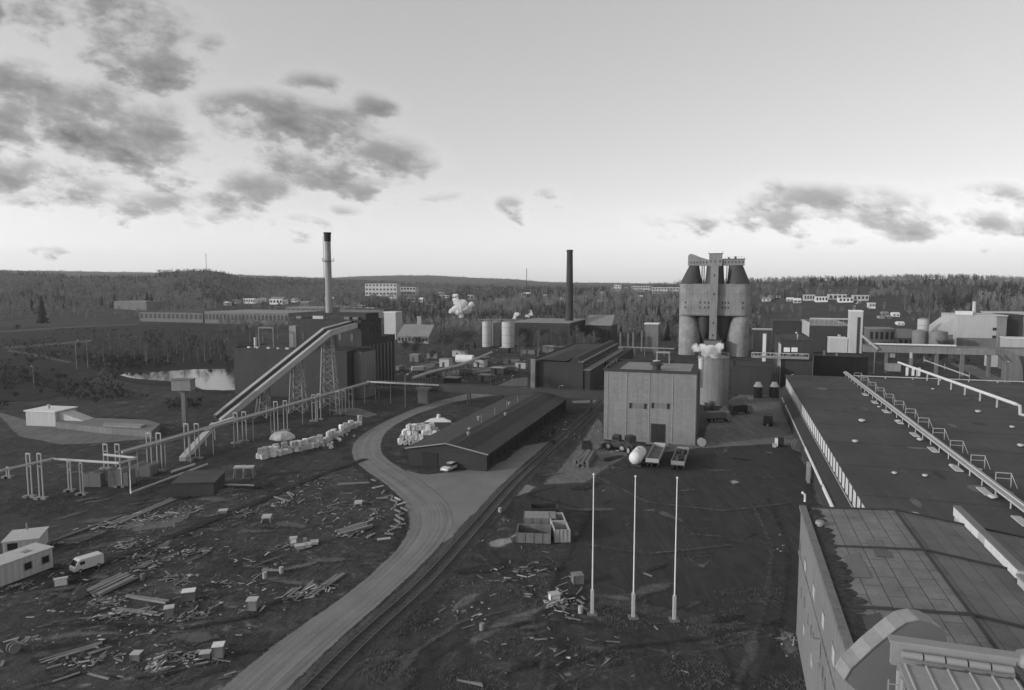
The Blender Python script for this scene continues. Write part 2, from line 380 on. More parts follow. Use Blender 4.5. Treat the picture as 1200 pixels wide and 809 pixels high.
sheet('gravel_yard', [(700,560),(612,568),(640,548),(668,520),(690,500),(708,470),(712,517),(820,520),(858,517),(955,524),(930,480),(900,470),(860,455),(985,455),(960,520),(990,560),(1000,605),(1015,640),(970,640),(955,560),(940,530),(820,530),(760,533)], .012, M_gravel, .4, 2, 6) if False else None
sheet('gravel_yard', [(820,526),(826,500),(850,470),(870,460),(912,462),(925,490),(950,526),(905,521)], .012, M_gravel, .5, 2, 6)
sheet('gravel_yard', [(632,569),(655,548),(682,515),(700,488),(708,497),(709,517),(745,519),(760,523),(735,535),(708,552),(690,566)], .012, M_gravel, .5, 2, 7)
sheet('gravel_yard', [(812,518),(830,522),(815,527),(750,533),(748,524)], .014, M_gravel, .3, 2, 8)
sheet('dirt_strip', [(935,535),(955,530),(975,560),(1000,600),(985,605),(955,590),(948,560)], .014, M_gravel, .6, 2, 9)
sheet('dirt_strip', [(640,690),(700,695),(860,722),(900,735),(905,748),(800,735),(700,712)], .014, ground_mat('grey_dirt', .05, .10, .2, .13), .8, 2, 10)
# roads
def ribbon(name, lp, rp, z, mt, **kw):
    lp = [W(*p) for p in lp]; rp = [W(*p) for p in rp]
    def res(p, n):
        p = [Vector((*q, 0)) for q in p]; q = [p[0]]+p+[p[-1]]; out = []
        for i in range(n):
            t = i/(n-1)*(len(p)-1); k = min(int(t), len(p)-2); s_ = t-k
            a, b, c, d = q[k], q[k+1], q[k+2], q[k+3]
            out.append(.5*((2*b)+(c-a)*s_+(2*a-5*b+4*c-d)*s_**2+(-a+3*b-3*c+d)*s_**3))
        return out
    n = 120; a = res(lp, n); b = res(rp, n); m = MB(); K = 8; rr = random.Random(3)
    for i in range(n):
        for j in range(K+1):
            q = a[i].lerp(b[i], (-.05, .06, .25, .38, .5, .62, .75, .94, 1.05)[j]); e = 0
            m.v.append((q.x+e, q.y+e*.5, z))
    m.f = [(i*(K+1)+j, i*(K+1)+j+1, (i+1)*(K+1)+j+1, (i+1)*(K+1)+j) for i in range(n-1) for j in range(K)]
    o = m.build(name, mt, **kw); uvl = o.data.uv_layers.new(name='road'); at = o.data.attributes.new('border', 'FLOAT', 'POINT'); at.data.foreach_set('value', [(-.5, 1.0, 3, 3, 3, 3, 3, 1.0, -.5)[i % 9] for i in range(len(o.data.vertices))])
    for lo in o.data.loops:
        i, j = divmod(lo.vertex_index, K+1); uvl.data[lo.index].uv = (j/K, i*.12)
    return o
def road_mat(g=.185):
    mt = bpy.data.materials.new('road_dirt'); mt.use_nodes = True; T = NT(mt.node_tree); L = mt.node_tree.links.new
    B = mt.node_tree.nodes['Principled BSDF']; B.inputs['Roughness'].default_value = .9; B.inputs['Specular IOR Level'].default_value = .2
    uv = T.n('ShaderNodeUVMap'); uv.uv_map = 'road'
    co = T.n('ShaderNodeNewGeometry').outputs['Position']
    mp = T.n('ShaderNodeMapping', i_Scale=(26, .35, 1)); L(uv.outputs[0], mp.inputs[0])
    a = T.noise(mp.outputs[0], 1, 4, .6, .3); b = T.noise(co, .25, 5, .6); c = T.noise(co, 2.5, 5, .7)
    sp = T.n('ShaderNodeSeparateXYZ'); L(uv.outputs[0], sp.inputs[0])
    w = T.m('COSINE', T.m('MULTIPLY', sp.outputs[0], 12.566*1.5))
    v = T.m('ADD', T.m('MULTIPLY', T.m('SUBTRACT', a, .5), 1.25), T.m('ADD', T.m('MULTIPLY', T.m('SUBTRACT', b, .5), .6), T.m('MULTIPLY', T.m('SUBTRACT', c, .5), .3)))
    v = T.m('MULTIPLY', g, T.m('ADD', T.m('ADD', 1, v), T.m('MULTIPLY', w, .05)))
    cc = T.n('ShaderNodeCombineColor')
    for i in range(3): L(v, cc.inputs[i])
    L(cc.outputs[0], B.inputs['Base Color'])
    bp = T.n('ShaderNodeBump', i_Strength=.4, i_Distance=.1); L(T.m('ADD', a, c), bp.inputs['Height']); L(bp.outputs[0], B.inputs['Normal'])
    edge_alpha(mt, .5, .5); MATS['road_dirt'] = mt; return mt
M_road = road_mat()
M_apron = mat('apron_gravel', .175, var=.28, scale=.6, world=True, rough=.95)
ribbon('road', [(200,862),(258,809),(327,752),(400,701),(440,668),(468,640),(480,614),(472,588),(452,568),(428,551),(414,537),(414,521),(430,506),(462,489),(500,474),(548,462),(580,457),(640,452)],
               [(285,862),(336,809),(395,752),(450,703),(490,666),(518,636),(530,612),(524,590),(500,568),(470,549),(450,534),(447,518),(458,502),(490,485),(532,472),(572,465),(600,462),(650,457)], .02, M_road, kind='structure')
sheet('road_apron', [(455,540),(478,552),(500,556),(560,549),(588,541),(612,523),(648,516),(656,519),(632,545),(608,565),(630,571),(622,577),(582,590),(552,606),(530,632),(515,640),(505,600),(480,565)], .016, M_apron, .35, 2, 12)
sheet('road', [(480,441),(560,431),(617,425),(640,422),(640,426),(560,437),(500,444)], .016, M_road if False else M_gravel, .3, 4, 13)
sheet('gravel_yard', [(580,453),(600,444),(640,440),(640,453)], .012, M_apron, .3, 4, 14)
sheet('gravel_yard', [(668,470),(708,468),(708,472),(672,473)], .012, M_apron, .3, 3, 15)
sheet('road', [(1110,425),(1150,445),(1215,478),(1260,490),(1260,472),(1200,455),(1140,428)], .016, M_gravel, .3, 4, 16)
# fields left
sheet('field', [(-250,400),(-100,385),(180,378),(300,383),(300,428),(180,432),(120,440),(60,470),(-300,480)], .004, M_field, 2, 8, 17)
for i, p in enumerate([[(-60,392),(0,388),(90,382),(165,379),(165,380.6),(90,384),(0,390),(-60,395)], [(0,407),(60,402),(110,398),(170,393),(170,394.5),(110,400.5),(60,405),(0,410)], [(8,409),(50,416),(85,424),(84,427),(48,420),(6,412)], [(110,440),(130,420),(150,405),(154,406),(136,422),(118,441)]]):
    sheet('path', p, .008, ground_mat('worn_path', .07, .11, .1) if i == 0 else MATS['worn_path'], .5, 6, 20+i)
M_water = bpy.data.materials.new('pond_water'); M_water.use_nodes = True
T = NT(M_water.node_tree); B = M_water.node_tree.nodes['Principled BSDF']; B.inputs['Base Color'].default_value = (.02,.02,.02,1); B.inputs['Roughness'].default_value = .06; B.inputs['Specular IOR Level'].default_value = .6
bp = T.n('ShaderNodeBump', i_Strength=.12, i_Distance=.1); M_water.node_tree.links.new(T.noise(T.n('ShaderNodeNewGeometry').outputs['Position'], .8, 3), bp.inputs['Height']); M_water.node_tree.links.new(bp.outputs[0], B.inputs['Normal'])
sheet('pond_bank', [(128,444),(145,434),(180,430),(225,429),(290,428),(290,462),(240,461),(205,454),(160,450)], .010, ground_mat('wet_bank', .02, .04, .1), .8, 4, 30)
sheet('pond', [(138,440),(150,437),(185,436),(225,433),(288,432),(288,457),(262,458),(236,457),(222,451),(206,447.5),(180,446),(155,444)], .03, M_water, .7, 4, 31)
# pale spills, sand and snow-like patches in the yards
for i, (mt_, p) in enumerate([
 (M_sand, [(20,752),(60,744),(95,738),(140,740),(160,745),(110,746),(60,752),(25,758)]),
 (M_sand, [(45,772),(80,764),(118,752),(122,756),(90,768),(55,776)]),
 (M_sand, [(110,760),(130,757),(135,764),(112,766)]),
 (M_sand, [(203,758),(222,762),(222,768),(208,765)]), (M_sand, [(205,722),(240,718),(260,722),(230,728)]),
 (M_sand, [(180,640),(196,628),(206,630),(198,642),(182,646)]), (M_sand, [(182,655),(215,645),(212,650),(190,658)]),
 (M_bright, [(571,637),(580,632),(600,629),(603,635),(588,643),(574,642)]), (M_bright, [(596,630),(606,623),(607,627),(600,633)]),
 (M_sand, [(592,669),(605,666),(625,664),(622,669),(600,671)]), (M_sand, [(590,679),(608,678),(609,682),(594,682)]), (M_sand, [(566,681),(578,678),(580,683),(568,684)]),
 (M_sand, [(527,677),(536,674),(538,678),(529,680)]), (M_sand, [(540,700),(555,694),(568,695),(560,704),(538,716),(525,722),(528,710)]), (M_sand, [(543,686),(568,685),(566,688),(545,688)]),
 (M_bright, [(656,790),(668,786),(674,792),(664,795)]), (M_sand, [(684,790),(696,788),(694,794),(686,794)]),
 (M_bright, [(854,564),(862,562),(867,566),(858,569)]), (M_sand, [(754,597),(770,596),(768,600),(756,600)]), (M_sand, [(778,682),(788,681),(787,686),(780,686)]),
 (M_sand, [(795,640),(808,652),(818,661),(826,660),(833,652),(834,657),(828,667),(818,666),(806,656)]),
 (M_sand, [(110,690),(118,700),(150,712),(180,716),(180,720),(145,716),(112,704)]), (M_sand, [(240,705),(262,703),(285,708),(262,712)]),
 (M_sand, [(205,600),(230,596),(222,608),(205,618),(150,625),(160,610)]), (M_sand, [(135,622),(150,612),(180,606),(178,612),(150,622)]),
 (M_sand, [(250,574),(290,568),(296,572),(270,578),(252,582)]),
 (M_gravel, [(-10,480),(60,500),(150,496),(190,503),(185,514),(120,520),(70,522),(20,512)]),
 (M_bright, [(502,491),(512,488),(522,490),(524,494),(505,494)]), (M_sand, [(526,497),(540,493),(541,496),(528,500)]),
 (M_sand, [(478,432),(495,427),(512,425),(510,430),(490,437),(480,438)]),
 (M_gravel, [(380,480),(420,478),(445,486),(430,490),(400,486)]),
 (M_sand, [(545,745),(600,720),(660,702),(655,708),(600,735),(552,760)]), (M_sand, [(460,790),(475,770),(500,750),(498,760),(480,785),(462,800)]),
 (M_sand, [(870,760),(880,735),(892,740),(890,770),(878,790)]), (M_sand, [(908,735),(930,742),(940,760),(925,775),(912,755)]),
 ]): sheet('sand_patch' if mt_ is not M_bright else 'pale_spill', p, .03+.0008*i, mt_, .42, .7, 50+i)

M_mudl = ground_mat('dry_mud', .08, .15, .2, .2); M_mudd = ground_mat('wet_mud', .028, .045, .2, .06)
rp_ = random.Random(404)
for i in range(190):
    if i < 50 or i >= 110: px, py = rp_.uniform(20, 460), rp_.uniform(570, 800)
    elif i < 90: px, py = rp_.uniform(460, 930), rp_.uniform(620, 805)
    else: px, py = rp_.uniform(640, 920), rp_.uniform(520, 640)
    if px > 250 and abs(px-(297+(809-py)*1.13)) < 85 and py > 600: continue
    x, y = W(px, py); a = rp_.uniform(1.0, 4)*(1 if py < 700 else .7); b = a*rp_.uniform(.15, .45); th_ = rp_.gauss(.25, .45); n_ = 9
    pts = [(x+math.cos(t)*a*math.cos(th_)-math.sin(t)*b*math.sin(th_)+rp_.uniform(-.3,.3), y+math.cos(t)*a*math.sin(th_)+math.sin(t)*b*math.cos(th_)+rp_.uniform(-.3,.3)) for t in [6.283*k/n_ for k in range(n_)]]
    sheet('mud_patch', None, .066+.0003*i, (M_sand if i % 4 == 0 and i > 105 else M_mudl if i % 3 else M_mudd), .55, world=pts, n=24)


def rut(pix, w_, mt_, z, amp=.5):
    q = [Vector((*W(*p), 0)) for p in pix]; lft, rgt = [], []
    for i, p in enumerate(q):
        d_ = (q[min(i+1, len(q)-1)]-q[max(i-1, 0)]).normalized(); n_ = Vector((d_.y, -d_.x, 0))*w_*rp_.uniform(.7, 1.2); lft.append((p+n_)[:2]); rgt.append((p-n_)[:2])
    sheet('wheel_rut', None, z, mt_, amp, world=lft+rgt[::-1], n=110)
for i, (pp, w_, mt_) in enumerate((([(430,830),(480,770),(540,730),(610,712),(700,716)], .4, M_mudl), ([(455,835),(500,778),(560,742),(630,728),(720,735)], .4, M_mudd), ([(640,809),(720,776),(820,765),(920,742)], .4, M_mudl), ([(640,790),(720,760),(820,750),(915,728)], .35, M_mudd),
   ([(40,735),(120,732),(220,738),(300,722),(350,690)], .5, M_mudd), ([(60,690),(140,655),(220,622),(300,590),(380,555),(430,538)], .9, M_mudd), ([(60,700),(150,662),(235,628),(320,590),(400,556)], .35, M_mudl), ([(30,809),(90,790),(180,792),(260,775)], .4, M_mudl),
   ([(860,820),(880,760),(900,700),(905,640),(880,590)], .45, M_mudl), ([(880,820),(905,760),(922,700),(925,640),(900,585)], .4, M_mudd), ([(700,560),(760,590),(850,600),(930,590)], .5, M_mudl), ([(560,650),(610,700),(640,760),(630,815)], .4, M_mudl), ([(575,645),(628,700),(660,760),(655,815)], .4, M_mudd), ([(690,640),(760,650),(860,640)], .4, M_mudl))):
    rut(pp, w_, mt_, .13+.002*i)
# ================================================================== BUILDINGS
FOOT = []    # footprints kept clear of trees: (x, y, r)
def window(root, axis, a0, a1, z0, z1, plane, out, fm=None, gm=None, bars=1, pane=True):
    """window proud of a wall. axis 'x': wall faces -y at y=plane; axis 'y': wall faces -x at x=plane"""
    fm = fm or M_white; gm = gm or M_glass; m = MB(); t = .09; d = .06
    def bx(p0, p1, q0, q1, dd):
        if axis == 'x': m.box(p0, p1, plane-dd, plane+.02, q0, q1)
        else: m.box(plane-dd, plane+.02, p0, p1, q0, q1)
    bx(a0, a1, z0, z0+t, d); bx(a0, a1, z1-t, z1, d); bx(a0, a0+t, z0+t, z1-t, d); bx(a1-t, a1, z0+t, z1-t, d)
    for k in range(1, bars+1):
        c = a0+(a1-a0)*k/(bars+1); bx(c-.04, c+.04, z0+t, z1-t, d-.01)
    fr = m.build('window', fm, root)
    if pane:
        g = MB()
        if axis == 'x': g.box(a0+t*.5, a1-t*.5, plane-.02, plane+.01, z0+t*.5, z1-t*.5)
        else: g.box(plane-.02, plane+.01, a0+t*.5, a1-t*.5, z0+t*.5, z1-t*.5)
        g.build('pane', gm, fr)
    return fr
def block(name, label, cat, v0, v1, u0, u1, h, wm, rm, par=.35, over=.15, z=0, group=None, base=None):
    """flat-roofed building; local origin at front-left corner; x = v, y = u"""
    t = gthing(name, label, cat, v0, u0, z, group); w, d = v1-v0, u1-u0
    MB().box(0, w, 0, d, -.3, h).build('wall', wm, t)
    m = MB().box(-over, w+over, -over, d+over, h, h+.12)
    if par:
        for a in ((-over, w+over, -over, -over+.3), (-over, w+over, d+over-.3, d+over)): m.box(*a, h+.12, h+.12+par)
        for a in ((-over, -over+.3), (w+over-.3, w+over)): m.box(*a, -over+.3, d+over-.3, h+.12, h+.12+par)
    m.build('roof', rm, t)
    x, y = XY((v0+v1)/2, (u0+u1)/2); FOOT.append((x, y, math.hypot(w, d)/2+3))
    return t, w, d
def px_block(name, label, cat, pl, base, pr, top, depth, wm, rm, **kw):
    v0, u0 = G(pl, base); v1 = on_u(pr, base, u0)[0]; z1 = on_u(pl, top, u0)[1]
    kw.setdefault('par', .35)
    return block(name, label, cat, v0, v1, u0, u0+depth, z1-.12-kw['par'], wm, rm, **kw)
# ---- the big block-walled hall in the middle
t, w, d = block('factory_hall', 'tall pale windowless block-walled hall with dark double door in the middle of the yard', 'building', -26.4, -6.2, 151.9, 172, 15.7, M_block, M_roof_dk, par=.45, over=.25)
VM, UM, WM, DM = -26.4, 151.9, w, d
MB().box(3, w-1.5, 2, d-2, 15.83, 15.9).build('roof_gravel', M_roof_l, t)
for k in (1, 2, 3): MB().box(w*k/4-.045, w*k/4+.045, -.12, .0, .3, 15.6).build('downpipe', M_steel_p, t)
for a in (.04, .99): MB().box(w*a-.04, w*a+.04, -.10, .0, .3, 15.6).build('downpipe', M_steel_p, t)
for (a, b) in ((737, 758), (763, 785)):
    v0, z0 = on_u(a, 479, UM); v1, z1 = on_u(b, 472.5, UM)
    fr = window(t, 'x', v0-VM, v1-VM, z0, z1, 0, .1, M_grey, M_conc_d, 0)
    window(t, 'x', v0-VM+.05, v0-VM+.6, z0+.1, z1-.1, -.06, .1, M_dark, M_black, 0); window(t, 'x', v1-VM-.6, v1-VM-.05, z0+.1, z1-.1, -.06, .1, M_dark, M_black, 0)
v0, z0 = on_u(763, 515, UM); v1, z1 = on_u(779, 498, UM); v0 -= VM; v1 -= VM
dr = MB().box(v0-.15, v1+.15, -.1, .02, .02, z1+.15).build('door_frame', M_dark, t)
for k in (0, 1):
    a = v0+(v1-v0)*k/2; MB().box(a+.06, a+(v1-v0)/2-.06, -.16, -.05, .05, z1).build('door', M_black, t)
MB().box(v0-1, v1+1, -1.6, 0, -.1, .14).build('door_step', M_conc, t)
for k, (px, py) in enumerate(((711, 440), (806, 440))): pass
def roof_vent(t, x, y, z, r, h, m1, m2):
    MB().lathe([(r*.75, z), (r*.75, z+h*.55), (r*1.15, z+h*.6), (r*1.2, z+h*.72), (r*.6, z+h*.95), (.05, z+h)], 16, (x, y)).build('roof_vent', m1, t, smooth=True)
v0, z0 = on_u(769, 424, UM+3); roof_vent(t, v0-VM, 4, 15.8, 1.25, 2.0, M_dark, M_dark)
MB().lathe([(.8, 17.8), (.9, 18), (.1, 18.15)], 16, (v0-VM, 4)).build('vent_cap', M_palepl, t, smooth=True)
m = MB().box(9.6, 13, d-3.2, d-.4, 18.4, 18.65)
for a in (9.8, 12.8):
    for b in (d-3, d-.6): m.bar((a, b, 15.8), (a, b, 18.4), .16)
m.build('roof_platform', M_grey, t)
MB().lathe([(.55, 12), (.55, 18.2), (.62, 18.25), (.62, 18.5), (.4, 18.6)], 16, (w+.6, 6)).build('exhaust_pipe', M_palepl, t, smooth=True)
for k in range(4):
    MB().box(w-.02, w+.12, 3+k*4, 3.4+k*4, .3, 15.5).build('side_pilaster', M_conc_d, t)
m = MB()
for a in (0, 5, 10, 14.6): m.bar((.4, a+.4, 15.8), (.4, a+.4, 16.9), .07)
m.bar((.4, .4, 16.9), (.4, 15, 16.9), .06); m.build('roof_railing', M_grey, t)
# ---- concrete tank beside it
x, y = W(840, 476); v, u = UV(x, y+4.4)
tk = gthing('storage_tank', 'round concrete tank with thin top railing standing right of the block-walled hall', 'tank', v, u); FOOT.append((x, y+4.4, 8))
MB().lathe([(4.35, -.3), (4.35, 13.6), (4.5, 13.65), (4.5, 14.0), (4.2, 14.05)], 48).build('shell', M_conc, tk, smooth=True)
MB().lathe([(4.2, 14.05), (3, 14.3), (.1, 14.5)], 48).build('lid', M_conc_d, tk, smooth=True)
m = MB()
for k in range(16):
    a = k*math.pi/8; m.bar((4.35*math.cos(a), 4.35*math.sin(a), 14), (4.35*math.cos(a), 4.35*math.sin(a), 15), .06)
    b = a+math.pi/8; m.bar((4.35*math.cos(a), 4.35*math.sin(a), 15), (4.35*math.cos(b), 4.35*math.sin(b), 15), .05)
m.build('railing', M_grey, tk)
m = MB()
for s_ in (-.25, .25): m.bar((-4.6, s_, 0), (-4.6, s_, 15), .06)
for k in range(40): m.bar((-4.6, -.25, .4+k*.37), (-4.6, .25, .4+k*.37), .04)
m.build('ladder', M_dark, tk)
# ---- twin drum silo block
x, y = W(841, 418); SV, SU = UV(x, y+8)
sx, sy = XY(SV, SU); FOOT.append((sx, sy, 24))
sl_ = gthing('concrete_silo_tower', 'massive concrete silo block with round drums, dark cone roofs and a rooftop gallery', 'silo', SV, SU)
HW, R = 16.8, 6.0
def stadium(hw, r, n=10, c=4.2):
    p = []
    for cx_, cy_, a0 in ((-(hw-c), r-c, 90), (-(hw-c), -(r-c), 180), (hw-c, -(r-c), 270), (hw-c, r-c, 360)):
        for k in range(n+1): a = math.radians(a0+90*k/n); p.append((cx_+c*math.cos(a), cy_+c*math.sin(a)))
    return p
MB().prism(stadium(HW, R), 20.2, 35.2).build('upper_wall', mat('silo_concrete', .185, streak=.45, var=.45, scale=.9), sl_, smooth=True)
MB().prism(stadium(HW+.15, R+.15), 34.9, 35.5).build('cornice', M_conc, sl_, smooth=True)
MB().prism(stadium(HW+.12, R+.12), 19.9, 20.5).build('string_course', M_conc_d, sl_, smooth=True)
MB().prism(stadium(HW+.06, R+.06), 30.4, 30.6).build('string_course', M_conc_d, sl_, smooth=True)
for s_ in (-1, 1):
    m = MB(); n = 40; rings = [(5.3,-.3),(5.3,6),(5.2,10),(5.0,13),(4.6,16),(4.1,18.3),(3.7,19.9)]
    for r_, z_ in rings:
        for k in range(n): a = 2*math.pi*k/n; m.v.append((s_*(HW-r_)+r_*math.cos(a), -1.0+r_*math.sin(a), z_))
    m.f = [(i*n+k, i*n+(k+1)%n, (i+1)*n+(k+1)%n, (i+1)*n+k) for i in range(len(rings)-1) for k in range(n)]
    m.build('drum', mat('stained_concrete', .22, streak=.3, var=.55, scale=1.3), sl_, smooth=True)
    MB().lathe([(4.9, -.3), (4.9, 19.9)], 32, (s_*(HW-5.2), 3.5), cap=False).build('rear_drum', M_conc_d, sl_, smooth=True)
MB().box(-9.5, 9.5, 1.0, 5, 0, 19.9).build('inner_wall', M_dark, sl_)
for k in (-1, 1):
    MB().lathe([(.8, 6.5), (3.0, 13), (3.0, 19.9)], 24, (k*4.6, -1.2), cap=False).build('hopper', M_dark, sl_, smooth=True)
for k, (x0, r0, r1, xt) in enumerate(((-HW+5.4, 5.4, 2.4, -HW+6.8), (0, 4.6, 4.0, 0), (HW-5.5, 5.5, 3.3, HW-7.1))):
    n = 28; m = MB()
    vs = [(x0+r0*math.cos(2*math.pi*i/n), -1.2+r0*math.sin(2*math.pi*i/n), 35.5) for i in range(n)]+[(xt+r1*math.cos(2*math.pi*i/n), -.4+r1*.8*math.sin(2*math.pi*i/n), 44.6) for i in range(n)]
    m.add(vs, [(i, (i+1)%n, n+(i+1)%n, n+i) for i in range(n)]+[tuple(range(n, 2*n))]).build('cone_roof', M_dark, sl_, smooth=True)
for xx in (-6.2, -5.2, 5.6, 6.9): MB().box(xx-.2, xx+.2, -1.5, 1.0, 35.5, 44.6).build('gallery_column', M_dark, sl_)
m = MB().xprism([(-13.0,44.5),(13.8,44.5),(13.8,47.4),(3.6,47.6),(-3.2,47.4),(-7,48.6),(-10,49.9),(-11.5,50.4),(-12.6,50.0),(-13.0,49)], -2.6, 2.4)
gl = m.build('gallery', M_conc, sl_)
MB().box(-2.9, 3.3, -3.4, 3.0, 44.2, 50.2).build('head_house', M_conc, sl_)
MB().box(-3.2, 3.6, -3.7, 3.3, 50.2, 50.45).build('head_house_roof', M_dark, sl_)
MB().box(3.7, 14.1, -2.8, 2.6, 47.5, 47.75).build('gallery_roof', M_dark, sl_)
for xx in list(np.linspace(-11.5, -4, 6))+list(np.linspace(4.8, 13, 6)):
    MB().box(xx-.25, xx+.25, -2.68, -2.58, 45.6, 46.5).build('window', M_black, sl_)
for xx in (-2, 0, 2.3): MB().box(xx-.25, xx+.25, -3.46, -3.38, 46, 47).build('window', M_black, sl_)
for xx in (-3.1, 3.5): MB().bar((xx, -3.5, 50.4), (xx, -3.5, 51.6), .12).build('roof_mast', M_dark, sl_)
MB().box(9, 10, -1, 1, 47.74, 48.9).build('roof_box', M_dark, sl_); MB().box(6, 6.8, -1, 1, 47.74, 48.5).build('roof_box', M_dark, sl_)
m = MB()
for xx in np.linspace(4.6, 13.6, 8): m.bar((xx, -2.6, 47.7), (xx, -2.6, 48.6), .08)
m.bar((4.6, -2.6, 48.6), (13.6, -2.6, 48.6), .07)
m.build('roof_railing', M_dark, sl_)
for xx in (-13.6, -6.6, -4.3, -2.6, 4.0, 5.4, 6.8, 13.4):
    for zz in (26.3, 23.9):
        yy = -R-.05 if abs(xx) < 13 else -R*.985
        MB().box(xx-.3, xx+.3, yy-.06, yy+.7, zz-.45, zz+.45).build('window', M_black, sl_)
MB().xprism([(-1.9,0+8),(1.5,8),(1.75,35),(1.75,44.4),(-1.75,44.4),(-1.9,35)], -R-3.0, -R+.2).build('elevator_shaft', M_conc, sl_)
for zz in (10, 16, 30, 39): MB().box(-.3, .3, -R-3.06, -R-2.98, zz, zz+1).build('window', M_black, sl_)
MB().box(-4.2, 4.2, -R-6, -R-.5, -.2, 8.2).build('machine_house', M_conc_d, sl_)
MB().box(-4.5, 4.5, -R-6.3, -R-.3, 8.2, 8.5).build('machine_house_roof', M_roof_dk, sl_)
MB().box(1.0, 2.2, -R-6.08, -R-5.98, 4.8, 6.4).build('window', M_black, sl_)
MB().xprism([(-HW,-.2),(-HW+.5,10),(-9,9)][:3], -6, -5.9).build('lean_to', M_conc_d, sl_) if False else None
# ---- long dark low building in front of the silos
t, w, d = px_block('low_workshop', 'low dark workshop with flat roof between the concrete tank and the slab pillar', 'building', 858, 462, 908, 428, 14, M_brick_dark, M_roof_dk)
# three white-topped bins
for i, (px, py, nm) in enumerate(((888, 452, 'leftmost of three small white-capped bins beside the dark workshop'), (907, 452, 'rightmost of three small white-capped bins beside the dark workshop'), (902, 442, 'rear middle one of three small white-capped bins beside the dark workshop'))):
    x, y = W(px, py+14); zt = z_at(px, py-4, x, y)
    b = gthing('hopper_bin', nm, 'bin', *UV(x, y), group='white-capped bins by the workshop')
    MB().lathe([(1.3, 0), (1.3, zt-1.4)], 18).build('bin_body', M_dark, b, smooth=True)
    MB().lathe([(1.4, zt-1.4), (.9, zt-.5), (.7, zt), (.1, zt+.1)], 18).build('cap', M_white, b, smooth=True)
# ---- slab pillar, white pillar, brick houses with pale ends, white tower
def pillar(px, base, w_, top, label, mt, name='concrete_pillar', depth=1.6):
    x, y = W(px, base); z = z_at(px, top, x, y); v, u = UV(x, y)
    o = MB().box(-w_/2, w_/2, -depth/2, depth/2, -.2, z).box(-w_/2-.12, w_/2+.12, -depth/2-.12, depth/2+.12, z, z+.25).build(name, mt, None, label=label, category='pillar')
    o.location = (*XY(v, u), 0); o.rotation_euler.z = -AZ; return o
pillar(895, 424, 1.4, 392, 'slender white pillar standing left of the tall slab pillar behind the pipe truss', M_white)
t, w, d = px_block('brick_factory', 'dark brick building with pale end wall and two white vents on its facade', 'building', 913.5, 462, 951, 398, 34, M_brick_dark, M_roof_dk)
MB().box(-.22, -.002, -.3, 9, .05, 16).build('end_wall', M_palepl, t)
for px in (922, 931):
    v, z = on_u(px, 410, G(913.5, 462)[1]); MB().box(v-G(913.5,462)[0]-.9, v-G(913.5,462)[0]+.9, -.25, 0, z-.7, z+.7).build('vent_box', M_white, t)
m = MB().tube([(w*.55, 6, 12), (w*.55, 6, 19), (w*.5, 5, 19.6)], .3); m.build('roof_pipe', M_palepl, t, smooth=True)
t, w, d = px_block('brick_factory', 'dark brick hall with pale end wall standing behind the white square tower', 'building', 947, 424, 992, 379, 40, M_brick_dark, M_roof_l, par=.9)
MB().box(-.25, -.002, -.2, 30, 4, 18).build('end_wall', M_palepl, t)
m = MB().box(0, w, -1.2, -.2, 19.5, 20.1)
for k in range(9): m.bar((w*k/8, -.7, 17), (w*k/8, -.7, 19.5), .12)
m.build('roof_walkway', M_palepl, t)
pv, pu = G(998, 432)
t, w, d = px_block('white_tower', 'tall narrow white tower with a dark vertical window strip', 'tower', 994.5, 436, 1008.5, 364, 7, M_palepl, M_white, par=.3, over=.1)
for nm_ in ('wall',): pass
zt = on_u(998, 366, G(994.5,436)[1])[1]
MB().box(w*.55, w*.8, -.12, .02, 6, zt-2).build('window_strip', M_dark, t)
MB().box(w*.85, w*.98, -.1, .02, .1, 4).build('door', M_black, t)
for k in (0, .45, .95): MB().bar((w*k+.1, .2, zt), (w*k+.1, .2, zt+1.8), .1).build('roof_mast', M_dark, t)
t, w, d = px_block('flat_annex', 'low white windowless annex left of the tall white tower', 'building', 971.5, 434, 992, 396, 8, M_palepl, M_white, par=.1)
t = thing('bent_vent_pipe', 'pale vent pipe with bent top in front of the white annex', 'pipe', *W(982, 434))
zz = z_at(982, 393, *W(982, 434))
MB().tube([(0,-.6,0),(0,-.6,zz-.6),(-.2,-.6,zz-.1),(-.8,-.6,zz)], .42, 12).build('pipe', M_palepl, t, smooth=True)
MB().box(-.6, .6, -1.2, 0, -.1, .5).build('pipe_foot', M_conc, t)
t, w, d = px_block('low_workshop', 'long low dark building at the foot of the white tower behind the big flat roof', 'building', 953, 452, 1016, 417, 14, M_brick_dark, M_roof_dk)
zt = on_u(953, 417, G(953,452)[1])[1]
for k, (a, wd_, hh) in enumerate(((3,.7,1.6),(7,.6,1.2),(24,1.4,1.2),(30,.5,1.8))):
    MB().box(a, a+wd_, 2, 3.2, zt-.1, zt+hh).build('roof_box', M_palepl if k != 2 else M_grey, t)
